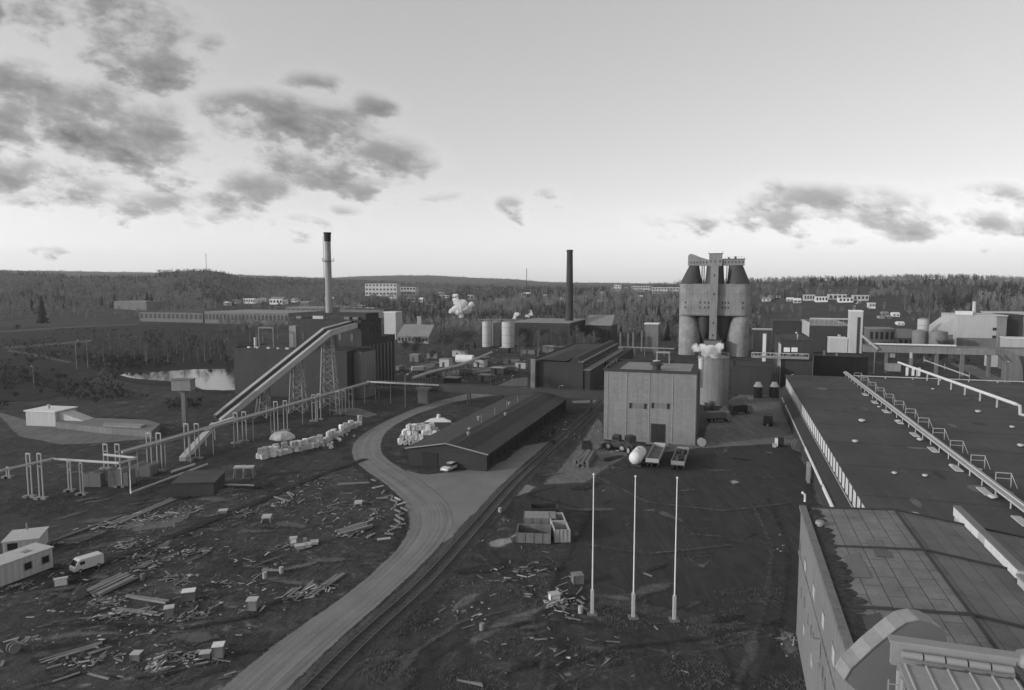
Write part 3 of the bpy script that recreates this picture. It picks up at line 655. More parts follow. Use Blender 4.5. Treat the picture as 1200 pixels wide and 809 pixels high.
# white slab panel + truss bridge
v0, u0 = G(947, 460)
o = MB().box(0, .6, 0, 5.5, -.2, on_u(947, 416, u0)[1]-.0).build('end_slab', M_white, None, label='white upright concrete slab at the right end of the pipe truss', category='slab'); o.location = (*XY(v0+.2, u0-4), 0); o.rotation_euler.z = -AZ
def truss(name, label, cat, v0, v1, u, z0, z1, mt, depth=1.6, post=None, pipes=2, kids=True, postm=None):
    t = gthing(name, label, cat, v0, u); L_ = v1-v0; m = MB(); n = max(3, int(L_/(z1-z0)/1.2))
    for yy in (0, depth):
        m.bar((0, yy, z0), (L_, yy, z0), .18); m.bar((0, yy, z1), (L_, yy, z1), .18)
        for k in range(n+1): m.bar((L_*k/n, yy, z0), (L_*k/n, yy, z1), .12)
        for k in range(n): m.bar((L_*k/n, yy, z0 if k%2 else z1), (L_*(k+1)/n, yy, z1 if k%2 else z0), .1)
    m.build('truss_frame', mt, t)
    for k in range(pipes): MB().tube([(0, .4+k*.7, z0+.35), (L_, .4+k*.7, z0+.35)], .24, 8).build('pipe', postm or mt, t, smooth=True)
    for p in (post or []):
        m = MB()
        for yy in (0, depth): m.bar((p, yy, -.2), (p, yy, z0), .3)
        m.bar((p, 0, z0*.5), (p, depth, z0*.9), .12); m.build('post', postm or mt, t)
    return t
u = G(913.5, 462)[1]-1.5
va, z1 = on_u(881, 413.5, u); vb, _ = on_u(948, 416, u); z0 = on_u(881, 419, u)[1]
truss('pipe_bridge', 'pale steel pipe truss spanning in front of the brick building with pale end wall', 'pipe bridge', va, vb, u, z0, z1, M_steel_p, 1.4, post=[8, vb-va-9])
# dark pipe bridge crossing over the road
u = 184; va, _ = on_u(430, 450, u); vb, _ = on_u(709, 462, u); z0 = on_u(600, 463.5, u)[1]; z1 = on_u(600, 454.5, u)[1]
t = truss('pipe_bridge', 'long dark pipe bridge crossing over the road behind the low shed', 'pipe bridge', va, vb, u, z0, z1, M_dark, 2.2, post=[3, 33, 47, vb-va-4], pipes=3)
MB().box(0, 24, -.15, -.02, z1-.5, z1).build('side_plate', M_palepl, t)
MB().box(24, vb-va, -.15, -.03, z0+.1, z1-.1).build('cladding', M_dark, t)
t = gthing('concrete_pier', 'pale concrete pier carrying the dark pipe bridge left of the road', 'pier', *G(497, 473)); 
MB().box(-1.6, 1.6, -1, 1, -.3, 4.2).build('shaft', M_conc_d, t); MB().box(-2.1, 2.1, -1.4, 1.4, 4.2, 4.8).build('pier_cap', M_conc_d, t)
# ---- the row right of the truss: long dark brick building with stepped roofs going away
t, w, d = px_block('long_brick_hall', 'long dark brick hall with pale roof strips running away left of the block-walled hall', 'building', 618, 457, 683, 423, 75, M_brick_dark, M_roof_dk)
hz = on_u(618, 423, G(618, 457)[1])[1]
MB().xprism([(w-.5, hz-.2), (w-4.5, hz-.1), (w-3.5, hz+1.6), (w-2, hz+1.6)], 1, 74).build('roof_monitor', M_roof_dk, t)
MB().box(w+.0, w+2.2, .5, 74, 0, hz-2.5).build('side_aisle', M_brick_dark, t); MB().box(w+.0, w+2.5, .2, 74.3, hz-2.5, hz-2.3).build('aisle_roof', M_roof_l, t)
MB().box(w-1.9, w-.2, 1, 74, hz-.05, hz+.3).build('roof_strip', M_roof_l, t)
for k in range(20): MB().box(w-.0, w+.08, 3+k*3.6, 4.8+k*3.6, hz-1.9, hz-.7).build('window', M_glass, t)
MB().xprism([(w*.1, hz+.15), (w*.9-4, hz+.15), (w*.5-2, hz+1.0)], 2, 40).build('roof_ridge', M_roof_dk, t)
for a, b in ((.09, .16),): 
    pillar(625, 458, 1.5, 422, 'pale concrete chimney-like pillar against the dark brick hall front', M_conc)
t, w, d = px_block('long_shed', 'second long dark shed with pale roof right of the long brick hall', 'building', 690, 446, 716, 424, 60, M_brick_dark, M_roof_dk, par=0)
MB().box(w*.15, w*.5, 1, 59, on_u(690,424,G(690,446)[1])[1]-.1, on_u(690,424,G(690,446)[1])[1]+.5).build('roof_strip', M_roof_l, t)
# ---- left power plant
BV, BU = G(275, 462)
t = gthing('power_plant', 'big dark brick power plant with stepped flat roofs beside the pond', 'building', BV, BU)
def pz(px, py, u_): return on_u(px, py, u_)[1]
def blk(t, name, pl, pr, du, dep, top, wm, rm, z0=-.3, roof=True, z1=None):
    u_ = BU+du; a = on_u(pl, 450, u_)[0]-BV; b = on_u(pr, 450, u_)[0]-BV; zz = pz(pl, top, u_)
    MB().box(a, b, du, du+dep, z0, zz-.3).build(name, wm, t)
    if roof:
        m = MB().box(a-.15, b+.15, du-.15, du+dep+.15, zz-.3, zz-.15)
        for q in ((a-.15, b+.15, du-.15, du+.1), (a-.15, b+.15, du+dep-.1, du+dep+.15), (a-.15, a+.1, du+.1, du+dep-.1), (b-.1, b+.15, du+.1, du+dep-.1)): m.box(*q, zz-.15, zz+.1)
        m.build('roof', rm, t)
    return a, b, zz
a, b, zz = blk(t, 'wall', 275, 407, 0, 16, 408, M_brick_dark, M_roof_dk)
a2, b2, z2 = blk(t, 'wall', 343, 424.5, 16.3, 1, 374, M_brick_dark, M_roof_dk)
def u_at(v, px, z):
    k = (px-600)/f; c_, s_ = math.cos(TH), math.sin(TH)
    return (k*(-v*sA*c_+(H-z)*s_)-v*cA)/(sA-k*cA*c_)
uB = u_at(BV+b2, 447, z2-6)-BU; uC = u_at(BV+b2, 463, z2-8)-BU
MB().box(a2, b2, 17.31, uB, -.3, z2-.3).build('wall', M_brick_dark, t)
m = MB().box(a2-.15, b2+.15, 17.45, uB+.15, z2-.3, z2-.15)
for q in ((b2-.1, b2+.15, 17.45, uB+.15), (a2-.15, a2+.1, 17.45, uB+.15)): m.box(*q, z2-.149, z2+.1)
m.build('roof', M_roof_dk, t)
MB().box(a2+6, b2-.4, 20, uB-1, z2-.15, z2+1.9).build('upper_house', M_brick_dark, t); MB().box(a2+5.8, b2-.2, 19.8, uB-.8, z2+1.9, z2+2.05).build('roof', M_roof_dk, t)
z4 = z_at(455, 394, *XY(BV+b2, BU+uB+3))
MB().box(a2, b2, uB+.01, uC, -.3, z4).build('wall', M_brick_dark, t); MB().box(a2-.1, b2+.12, uB+.16, uC+.1, z4, z4+.15).build('roof', M_roof_dk, t)
blk(t, 'annex_wall', 407, 424, 4, 9, 411, M_conc_d, M_roof_dk)
for q in np.linspace(19, uC-1, 9): MB().box(b2, b2+.3, q-.25, q+.25, 0, 15).build('pilaster', M_conc_d, t)
for q in np.linspace(20.5, uB-2, 4): MB().box(b2, b2+.06, q-.5, q+.5, z2-4.5, z2-2.5).build('window', M_glass, t)
print('plant', b2, uB, uC, z2, z4)
for px, s_ in ((292, .5), (315, .5), (337, .6), (326, .3), (302, .4)):
    q = on_u(px, 408, BU+1)[0]-BV; MB().box(q-s_, q+s_, .6, 1.4, zz-.1, zz+.55).build('roof_vent', M_palepl, t)
q0 = on_u(304, 400, BU+4)[0]-BV; q1 = on_u(321, 400, BU+4)[0]-BV; ztop = pz(304, 384, BU+4)
m = MB()
for q in (q0, q1): m.tube([(q, 4, zz-.1), (q, 4, ztop)], .3, 8)
m.bar((q0, 4, ztop), (q1, 4, ztop), .5); m.build('roof_pipe_frame', M_conc_d, t)
MB().lathe([(.5, zz-.1), (.5, zz+3.2)], 10, (q0-1.5, 4)).build('roof_vent', M_palepl, t)
q = on_u(343, 400, BU+8)[0]-BV; MB().box(q-1.3, q+1.3, 8, 10, zz-.1, pz(343, 382, BU+8)).build('roof_house', M_conc, t)
q = on_u(374, 380, BU+20)[0]-BV; MB().box(q-1.8, q+2.2, 19, 21, z2-.1, z2+1).build('roof_house', M_palepl, t)
for px in (352, 408, 418): q = on_u(px, 372, BU+20)[0]-BV; MB().box(q-1, q+1, 19, 20.5, z2-.1, z2+.8).build('roof_vent', M_conc_d, t)
for px in (355, 398, 412):
    q = on_u(px, 395, BU+16)[0]-BV
    MB().box(q-.5, q+.5, 16.2, 16.35, z2-7, z2-4.6).build('window', M_glass, t)
x, y = XY(BV+15, BU+16); FOOT.append((x, y, 34)); x, y = XY(BV+b2-6, BU+(uB+uC)/2); FOOT.append((x, y, 22))
# chimney on the plant
cu = BU+22; cv, _ = on_u(386, 374, cu); ctop = pz(386, 272.5, cu); cb = z2
ch = gthing('tall_chimney', 'tall pale chimney with black top rising from the dark power plant', 'chimney', cv, cu)
MB().lathe([(1.22, cb-.4), (1.12, cb+12), (1.0, ctop-3)], 24).build('stack', mat('chimney_concrete', .22, streak=.4, var=.25), ch, smooth=True)
MB().lathe([(1.1, ctop-3), (1.15, ctop-.6), (1.28, ctop-.5), (1.28, ctop), (.9, ctop)], 24).build('chimney_top', M_black, ch, smooth=True)
zp = pz(386, 306, cu)
m = MB().lathe([(1.4, zp-.15), (2.0, zp-.1), (2.0, zp), (1.4, zp)], 20, cap=False)
for k in range(12):
    a = k*math.pi/6; m.bar((1.95*math.cos(a), 1.95*math.sin(a), zp), (1.95*math.cos(a), 1.95*math.sin(a), zp+1), .05)
m.build('platform', M_dark, ch)
m = MB()
for s_ in (-.2, .2): m.bar((-1.75, s_, cb), (-1.6, s_, ctop-1), .06)
for k in range(40): m.bar((-1.75, -.2, cb+k*.7), (-1.75, .2, cb+k*.7), .05)
m.build('ladder', M_dark, ch); MB().lathe([(1.7, cb-.3), (2.2, cb+.5), (1.6, cb+.8)], 20).build('collar', M_palepl, ch)
# ---- inclined conveyor
p_lo = Vector((*W(256, 499), 1.6)); x, y = W(385, 477); p_k = Vector((x, y, z_at(382, 389, x, y))); 
ev = on_u(414, 385, BU+16); ex, ey = XY(ev[0], BU+16); p_e = Vector((ex, ey, p_k.z+.6))
cv_ = thing('inclined_conveyor', 'long twin inclined conveyor gallery climbing from the yard to the power plant', 'conveyor', p_lo.x, p_lo.y)
def L3(p): return (p.x-p_lo.x, p.y-p_lo.y, p.z)
dirn = (p_k-p_lo); hx = Vector((dirn.x, dirn.y, 0)).normalized(); side = Vector((hx.y, -hx.x, 0))
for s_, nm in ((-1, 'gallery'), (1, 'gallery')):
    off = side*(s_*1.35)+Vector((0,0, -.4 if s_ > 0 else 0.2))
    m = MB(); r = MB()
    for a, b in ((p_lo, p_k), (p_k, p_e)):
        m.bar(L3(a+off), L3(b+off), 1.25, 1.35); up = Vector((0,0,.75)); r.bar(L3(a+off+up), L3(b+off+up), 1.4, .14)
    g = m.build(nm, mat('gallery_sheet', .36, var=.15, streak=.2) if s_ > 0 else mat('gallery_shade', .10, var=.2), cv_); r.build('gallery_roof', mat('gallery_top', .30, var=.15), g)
m = MB(); 
for a, b in ((p_lo, p_k), (p_k, p_e)): m.bar(L3(a+Vector((0,0,-.6))), L3(b+Vector((0,0,-.6))), 1.6, .4)
m.build('walkway', M_dark, cv_)
def lattice(px, base, pxt, sc, r0, r1):
    x, y = W(px, base); bx_, by_ = x-p_lo.x, y-p_lo.y
    tt = (Vector((x, y, 0))-p_lo).dot(hx)/Vector((dirn.x, dirn.y, 0)).length; zt = p_lo.z+dirn.z*tt-1.2
    c = p_lo+dirn*tt; tx, ty = c.x-p_lo.x, c.y-p_lo.y
    m = MB(); n = max(3, int(zt/2.6)); legs = []
    for i, j in ((-1,-1),(1,-1),(1,1),(-1,1)):
        a = Vector((bx_+i*r0, by_+j*r0, -.2)); b = Vector((tx+i*r1, ty+j*r1, zt)); legs.append((a, b)); m.bar(a, b, .34)
    for k in range(n):
        for q in range(4):
            (a, b), (c_, d_) = legs[q], legs[(q+1)%4]
            m.bar(a.lerp(b, k/n), c_.lerp(d_, (k+1)/n), .14); m.bar(c_.lerp(d_, k/n), a.lerp(b, (k+1)/n), .14); m.bar(a.lerp(b, (k+1)/n), c_.lerp(d_, (k+1)/n), .14)
    m.build('lattice_tower', M_grey, cv_)
lattice(387, 477, 386, 1, 2.3, 1.2); lattice(350, 483, 350, 1, 2.0, 1.2); lattice(308, 489, 308, 1, 1.6, 1.0)
# small lower chute
x, y = W(214, 541); t = thing('ground_conveyor', 'short pale sloping chute at the foot of the inclined conveyor', 'conveyor', x, y)
p1 = W(252, 516); p2 = W(276, 512)
MB().bar((0,0,.5), (p1[0]-x, p1[1]-y, 3.6), 1.3, .9).bar((p1[0]-x, p1[1]-y, 3.6), (p2[0]-x, p2[1]-y, 4.4), 1.0, .6).build('chute', M_palepl, t)
m = MB()
for k in (.3, .7, 1.0): m.bar(((p1[0]-x)*k, (p1[1]-y)*k, 0), ((p1[0]-x)*k, (p1[1]-y)*k, .5+3*k), .16)
m.build('legs', M_steel_p, t)
# ---- pipe rack with portal frames
rx, ry = -67.8, 116.6; R0 = Vector((rx, ry, 6)); R1 = Vector((-42.7, 203, 6.0))
pr = thing('pipe_rack', 'long pipe rack on tall portal frames running from the yard edge to the power plant', 'pipe rack', rx, ry)
def LR(p): return (p.x-rx, p.y-ry, p.z)
dr_ = (R1-R0).normalized(); sd_ = Vector((dr_.y, -dr_.x, 0))
for o_, r_, z_ in ((0, .21, 0), (-.9, .16, 0), (-.45, .13, -.6)):
    MB().tube([LR(R0+sd_*o_+Vector((0,0,z_))), LR(R1+sd_*o_+Vector((0,0,z_)))], r_, 10).build('pipe', M_palepl if o_ == 0 else M_grey, pr, smooth=True)
def portal(root, base, px, py, top, wdt=1.0, mt=M_steel_p, foot=True):
    x, y = W(px, py); z = z_at(px, top, x, y); m = MB(); X, Y = x-base[0], y-base[1]
    e = sd_*wdt*2.0
    m.bar((X, Y, -.1), (X, Y, z), .17); m.bar((X-e.x*.5, Y-e.y*.5, -.1), (X-e.x*.5, Y-e.y*.5, z), .17); m.bar((X-e.x*.5, Y-e.y*.5, z), (X, Y, z), .2)
    m.bar((X-e.x*.5, Y-e.y*.5, z*.72), (X, Y, z*.72), .12)
    o = m.build('portal_frame', mt, root)
    if foot: MB().box(X-.6, X+.6, Y-.5, Y+.5, -.1, .35).box(X-.6-e.x*.5, X+.6-e.x*.5, Y-.5, Y+.5, -.1, .34).build('footing', M_conc, o)
for px, py, tp in ((190,553,508),(178,549,508),(141,552,521),(127,550,521),(234,538,497),(222,540,497),(289,518,483),(279,520,484),(337,505,470),(326,507,471),(370,494,463),(376,492,462),(398,486,459),(405,484,458),(413,480,455)):
    portal(pr, (rx, ry), px, py, tp)
m = MB()
for k in range(14):
    p = R0.lerp(R1, (k+.5)/14); m.bar(LR(p+Vector((0,0,-6))), LR(p), .14)
m.build('middle_posts', M_grey, pr)
x, y = W(62, 538, 6); t = thing('yard_pipeline', 'pale bent pipeline on thin posts at the left edge of the yard', 'pipe', x, y)
P = [(-40, 566), (0, 552), (62, 538), (140, 543), (160, 537), (122, 533)]
pts = [(W(a, b, 6)[0]-x, W(a, b, 6)[1]-y, 6) for a, b in P]
MB().tube(pts, .22, 8).build('pipe', M_palepl, t, smooth=True)
q = W(153, 581); pts2 = [(W(152, 537, 6)[0]-x, W(152, 537, 6)[1]-y, 6), (q[0]-x, q[1]-y, .5), (W(243, 547)[0]-x, W(243, 547)[1]-y, .5)]
MB().tube(pts2, .2, 8).build('drop_pipe', M_palepl, t, smooth=True)
MB().tube([(W(201, 556)[0]-x, W(201, 556)[1]-y, .45), (W(228, 547)[0]-x, W(228, 547)[1]-y, .45)], .25, 8).build('ground_pipe', M_palepl, t, smooth=True)
for a, b, c_ in ((98,580,543),(84,576,541),(143,571,549),(11,560,548)): portal(t, (x, y), a, b, c_, .6)
for a, b, c_ in ((38,583,532),(51,585,532)): portal(t, (x, y), a, b, c_, .8)
# ruins of concrete
def slab(px0, px1, base, top, dep, label, mt=M_conc_d):
    x, y = W(px0, base); x1, _ = W(px1, base); z = z_at(px0, top, x, y)
    t = MB(); r = random.Random(px0)
    n = 6; tops = [z*(1-.25*r.random()) for _ in range(n+1)]
    for k in range(n):
        a, b = (x1-x)*k/n, (x1-x)*(k+1)/n
        t.add([(a,0,-.1),(b,0,-.1),(b,dep,-.1),(a,dep,-.1),(a,0,tops[k]),(b,0,tops[k+1]),(b,dep,tops[k+1]*.95),(a,dep,tops[k]*.95)], [(0,3,2,1),(4,5,6,7),(0,1,5,4),(2,3,7,6)]+([(3,0,4,7)] if k == 0 else [])+([(1,2,6,5)] if k == n-1 else []))
    o = t.build('ruined_wall', mt, None, label=label, category='wall'); o.location = (x, y, 0)
slab(127, 150, 571, 550, 2.5, 'crumbling grey concrete wall stub under the bent pipeline'); slab(152, 176, 559, 544, 3, 'pale concrete wall stub beside the first tall portal frame'); slab(98, 118, 571, 552, 1.5, 'dark concrete wall stub between two pipeline posts', M_conc_d)
# ---- T-shaped tower post
x, y = W(217, 500); zt = z_at(217, 445, x, y); t = thing('raised_cabin', 'pale box cabin raised on a single post in front of the pond', 'tower', x, y)
MB().box(-.5, .5, -.5, .5, -.2, zt-2.6).build('post', M_conc_d, t); MB().box(-2.3, 2.3, -1.4, 1.4, zt-2.6, zt).build('cabin', M_conc, t); MB().box(-2.5, 2.5, -1.6, 1.6, zt, zt+.15).build('roof', M_conc_d, t); MB().xprism([(-1.5, zt-2.6), (-.5, zt-3.6), (.5, zt-3.6), (1.5, zt-2.6)], -.4, .4).build('bracket', M_conc_d, t)
# ---- small white pump house with ramp
x, y = W(31, 499); x1, y1 = W(66, 500.5); zt = z_at(31, 482, x, y); t = thing('pump_house', 'small pale flat-roofed house with sloping covered ramp at the left', 'building', x, y, 0, math.atan2(y1-y, x1-x)); w_ = x1-x
MB().box(0, w_, 0, 6.5, -.2, zt).build('wall', M_pale, t); MB().box(-.3, w_+.3, -.3, 6.8, zt, zt+.25).build('roof', M_white, t); MB().lathe([(.3, zt+.2), (.3, zt+1.2), (.4, zt+1.3)], 10, (w_*.45, 3)).build('roof_vent', M_palepl, t)
MB().add([(w_+.01,1,zt*.95),(w_+.01,5,zt*.95),(w_+7,4.5,1.6),(w_+7,1,1.6),(w_+.01,1,-.1),(w_+.01,5,-.1),(w_+7,4.5,-.1),(w_+7,1,-.1)], [(0,3,2,1),(0,4,7,3),(1,2,6,5),(3,7,6,2)]).build('ramp_cover', M_pale, t)
x, y = W(72, 505); t = thing('concrete_ramp', 'long low concrete embankment stretching right of the small pump house', 'ramp', x, y)
P = [(W(a, b)[0]-x, W(a, b)[1]-y) for a, b in ((66,502),(125,509),(178,513),(188,504),(172,499),(120,497),(80,496))]
MB().prism(P, -.1, 1.5).build('platform', M_conc_d, t)
P = [(W(a, b, 1.5)[0]-x, W(a, b, 1.5)[1]-y) for a, b in ((120,500),(165,502),(171,499),(122,497))]
MB().prism(P, 1.5, 1.9).build('top_slab', M_conc, t)
# ---- low shed in the middle
EV0, EV1, EU0, EU1 = -58.8, -42.6, 118.5, 184.0
t = gthing('storage_shed', 'long low dark shed with shallow pitched roof beside the road junction', 'shed', EV0, EU0); w, d = EV1-EV0, EU1-EU0
for k in range(5): FOOT.append((*XY((EV0+EV1)/2, EU0+6+k*13), 11))
eh, rh = 3.5, 5.0
MB().xprism([(0,-.2),(w,-.2),(w,eh-.1),(w*.62,rh-.15),(w*.0,eh-.1)], 0, d).build('wall', M_wood_d if False else mat('tarred_boards', .035, kind='board', k=1.2, seam=.6), t)
m = MB(); R_ = w*.5
m.add([(-.5,-.5,eh-.05),(R_,-.5,rh),(R_,d+.5,rh),(-.5,d+.5,eh-.05),(-.5,-.5,eh-.2),(R_,-.5,rh-.15),(R_,d+.5,rh-.15),(-.5,d+.5,eh-.2)], [(0,1,2,3),(4,7,6,5),(0,4,5,1),(2,6,7,3),(0,3,7,4)])
m.add([(w+.5,-.5,eh-.05),(R_,-.5,rh),(R_,d+.5,rh),(w+.5,d+.5,eh-.05),(w+.5,-.5,eh-.2),(R_,-.5,rh-.15),(R_,d+.5,rh-.15),(w+.5,d+.5,eh-.2)], [(3,2,1,0),(5,6,7,4),(1,5,4,0),(3,7,6,2),(4,7,3,0)])
m.build('roof', M_roof, t)
MB().bar((-.5,-.56,eh-.12), (R_,-.56,rh-.07), .08, .22).bar((R_,-.56,rh-.07), (w+.5,-.56,eh-.12), .08, .22).build('verge_board', M_grey, t)
for k in range(16): MB().box(w, w+.1, 2+k*4, 4.4+k*4, .8, 2.4).build('side_opening', M_black, t)
for a, b in ((.5, 12), (.35, 24), (.62, 30), (.4, 44), (.58, 8)): roof_vent(t, w*a, b, rh-.5, .35, 1.1, M_grey, M_grey)
for k in range(4): MB().bar((w*.48, 20+k*9, rh-.1), (w*.48, 20+k*9, rh+1.8), .08).build('roof_rod', M_grey, t)
MB().box(3, 6.2, -.12, 0, 0, 2.8).build('door', M_black, t)
x, y = W(563, 549); o = MB().box(-.7, .7, -.6, .6, 0, 2.4).box(-.8, .8, -.7, .7, 2.4, 2.5).build('white_cabinet', M_palepl, None, label='upright white cabinet against the front of the low shed', category='cabinet'); o.location = (x, y-.4, 0)
# ---- right: the big flat hall
HV, HU0, HU1 = 16.8, 72.5, 222
M_milk = None
t = gthing('flat_roof_hall', 'huge dark flat-roofed hall with a strip of pale side windows', 'building', HV, HU0); d = HU1-HU0; w = 95
MB().box(.2, w, 0, d, 4.6, 7.5).build('upper_wall', M_brick_dark, t)
MB().box(-.1, w, -.1, d+.1, 7.5, 7.75).build('roof', mat('hall_roof', .058, var=.55, scale=.35, kind='felt', k=1, bw=14, bh=1.1, mortar=.03, seam=.85, bump=.5), t)
rr_ = random.Random(61)
for k in range(34):
    a, b = rr_.uniform(2, 60), rr_.uniform(2, 145); w1, d1 = rr_.uniform(.8, 3.5), rr_.uniform(1, 7); th_ = rr_.uniform(-.1, .1)
    MB().add([(a+w1*.5*math.cos(t_)*rr_.uniform(.8,1.1), b+d1*.5*math.sin(t_)*rr_.uniform(.8,1.1), 7.756+.001*k) for t_ in [6.283*q/12 for q in range(12)]], [tuple(range(12))]).build('roof_stain', mat('roof_stain_%d' % (k%3), (.032, .08, .12)[k%3], var=.5, scale=1.5), t)
for k in range(9): MB().box(.3, 60, 8+k*16.0, 8.14+k*16.0, 7.752, 7.80).build('roof_joint', M_roof_dk, t)
n = 46
for k in range(n):
    a = 2+k*(d-4)/n; b = a+(d-4)/n*.55
    fr = MB().box(.14, .2, a, b, 4.85, 7.2).build('window', M_white, t)
    if k < 16: MB().box(.11, .14, a+.15, b-.15, 5.0, 7.05).build('pane', mat('milky_glass', .6, var=.2, rough=.3, bump=0), fr)
MB().box(-1.7, .2, -.0, d-2, -.2, 3.6).build('aisle_wall', M_brick_dark, t)
MB().add([(-1.95,0,3.7),(.2,0,4.6),(.2,d-2,4.6),(-1.95,d-2,3.7),(-1.95,0,3.55),(.2,0,4.4),(.2,d-2,4.4),(-1.95,d-2,3.55)], [(0,3,2,1)[::-1],(4,5,6,7)[::-1],(0,1,5,4),(3,7,6,2),(0,4,7,3)]).build('aisle_roof', M_roof_dk, t)
MB().box(-2.15, -1.96, 0, 42, 3.2, 3.95).box(-2.15, -1.96, 43.5, 68, 3.3, 3.9).build('fascia', M_white, t)
MB().box(-2.1, -1.96, 69, 118, 3.4, 3.8).box(-2.1, -1.96, 122, 130, 3.4, 3.8).build('fascia', M_palepl, t)
m = MB()
for a in (56, 57.6): m.box(-2.8, -2.3, a, a+.6, -.2, 3.4)
m.build('porch_columns', M_conc, t); MB().tube([(-.02, 1, 4.75), (-.02, d-3, 4.75)], .12, 8).build('gutter', M_grey, t)
# roof pipe rack on the hall roof
RVk = 34.2
t = gthing('roof_pipe_rack', 'long pale pipe tray with square hoops crossing the hall roof', 'pipe rack', RVk, 84)
m = MB().box(-.55, .55, 0, 143, 8.35, 8.6); m.build('tray', M_palepl, t)
for s_ in (-.35, 0, .35): MB().tube([(s_, 0, 8.72), (s_, 143, 8.72)], .13, 8).build('pipe', M_white if s_ == 0 else M_grey, t, smooth=True)
for k in range(28):
    a = 2+k*5.0
    MB().bar((-.75, a, 7.7), (-.75, a, 8.5), .12).bar((.75, a, 7.7), (.75, a, 8.5), .12).build('short_post', M_palepl, t)
    if k % 2 == 0: MB().bar((.8, a, 7.7), (.8, a, 9.75), .1).bar((2.6, a, 7.7), (2.6, a, 9.75), .1).bar((.8, a, 9.75), (2.6, a, 9.75), .1).bar((.8, a, 9.0), (2.6, a, 9.0), .07).bar((2.6, a, 9.7), (3.3, a-.3, 7.75), .07).build('hoop', M_steel_p, t)
for k in range(9):
    a = 5+k*12; MB().box(-1.9, -.9, a, a+3.5, 7.78, 7.95).build('drip_board', M_palepl, t)
m = MB()
t = gthing('roof_edge_pipe', 'thin pale pipe along the far edge of the hall roof', 'pipe', 34, 221)
MB().tube([(0,0,8.3),(50,0,8.3)], .15, 8).build('pipe', M_palepl, t, smooth=True)
for k in range(7): MB().bar((3+k*7, 0, 7.7), (3+k*7, 0, 8.2), .25).build('support', M_palepl, t)
# right pipe on posts
z = 10.0
a = G(1053, 425, z); b = G(1191, 474, 10.0)
t = gthing('roof_steam_pipe', 'thick white pipe on short posts running down the right side of the hall roof', 'pipe', *b); 
e = (a[0]-b[0], a[1]-b[1])
MB().tube([(e[0]*k/6, e[1]*k/6, z) for k in range(7)]+[], .36, 12).build('pipe', M_white, t, smooth=True)
MB().tube([(0, 0, z), (.5, -.5, z-.2), (.6, -.7, 7.9)], .34, 12).tube([(.6,-.7,8.0),(4.5,-9,8.0)], .3, 10).build('elbow', M_palepl, t, smooth=True)
for k in range(1, 9): MB().bar((e[0]*k/9, e[1]*k/9, 7.7), (e[0]*k/9, e[1]*k/9, z-.3), .28).build('post', M_palepl, t)
m = MB(); 
for k in range(3): m.box(e[0]*.86+k*1.6-2, e[0]*.86+k*1.6-1.4, e[1]*.8, e[1]*.8+.6, 7.7, 10.2)
m.build('valve_posts', M_white, t)
MB().box(e[0]*.9-5, e[0]*.9-1, e[1]*.93, e[1]*.93+3, 7.7, 10).build('valve_house', M_conc, t)
a = G(1083, 422, 8.5); b = G(1136, 441, 8.5); t = gthing('roof_edge_beam', 'slim pale beam with posts beyond the thick white roof pipe', 'beam', *b)
MB().bar((0,0,8.5), (a[0]-b[0], a[1]-b[1], 8.5), .4, .3).build('beam', M_palepl, t)
for k in (0, .5, 1): MB().bar(((a[0]-b[0])*k, (a[1]-b[1])*k, 7.7), ((a[0]-b[0])*k, (a[1]-b[1])*k, 9.6), .2).build('post', M_grey, t)
# dome vents on the roof
rv = None
for i, (px, py) in enumerate(((1146, 484), (1186, 502), (1093, 457), (1163, 585), (1115, 547), (1078, 517), (1053, 495), (1030, 478), (1196, 524), (1148, 552), (1002, 519), (1048, 556), (1084, 559), (1072, 606), (1010, 495))):
    x, y = W(px, py, 7.75)
    if rv is None:
        rv = thing('roof_dome', 'small pale dome cowl sitting on the dark hall roof', 'roof vent', x, y, 7.75, 0, 'dome cowls on the hall roof')
        MB().lathe([(.28, 0), (.28, .3), (.6, .32), (.5, .55), (.05, .65)], 16).build('dome', M_palepl, rv, smooth=True); MB().box(-.45, .45, -.45, .45, -.02, .12).build('curb', M_roof_dk, rv)
    else:
        c = copy_tree(rv); c.location = (x, y, 7.75); s_ = random.uniform(.6, 1.2); c.scale = (s_, s_, s_)
# ---- near building
NV, NU0, NU1, NZ = 7.3, 4, 71.3, 13.2
t = gthing('office_block', 'long flat building nearest the camera with panelled roof and small wall windows', 'building', NV, NU0); d = NU1-NU0; w = 21.5; RG = 8.2
MB().xprism([(0,-.3),(w,-.3),(w,NZ-1.6),(RG,NZ+.35),(0,NZ-.15)], 0, d).build('wall', mat('grey_render', .17, streak=.3, var=.2, scale=.5), t)
mr_ = mat('panel_roof', .165, var=.65, scale=1.5, kind='felt', k=1, bw=3.4, bh=1.25, mortar=.035, seam=.28, bump=.7, rough=.8)
mr2 = mat('panel_roof_dark', .15, var=.4, scale=1.5, kind='felt', k=1, bw=7, bh=1.25, mortar=.04, seam=.5, bump=.6)
MB().add([(.9,-.1,NZ-.0),(RG,-.1,NZ+.5),(RG,d+.1,NZ+.5),(.9,d+.1,NZ-.0),(.9,-.1,NZ-.2),(RG,-.1,NZ+.3),(RG,d+.1,NZ+.3),(.9,d+.1,NZ-.2)], [(0,1,2,3),(7,6,5,4),(0,4,5,1),(3,2,6,7),(0,3,7,4),(1,5,6,2)]).build('roof', mr_, t)
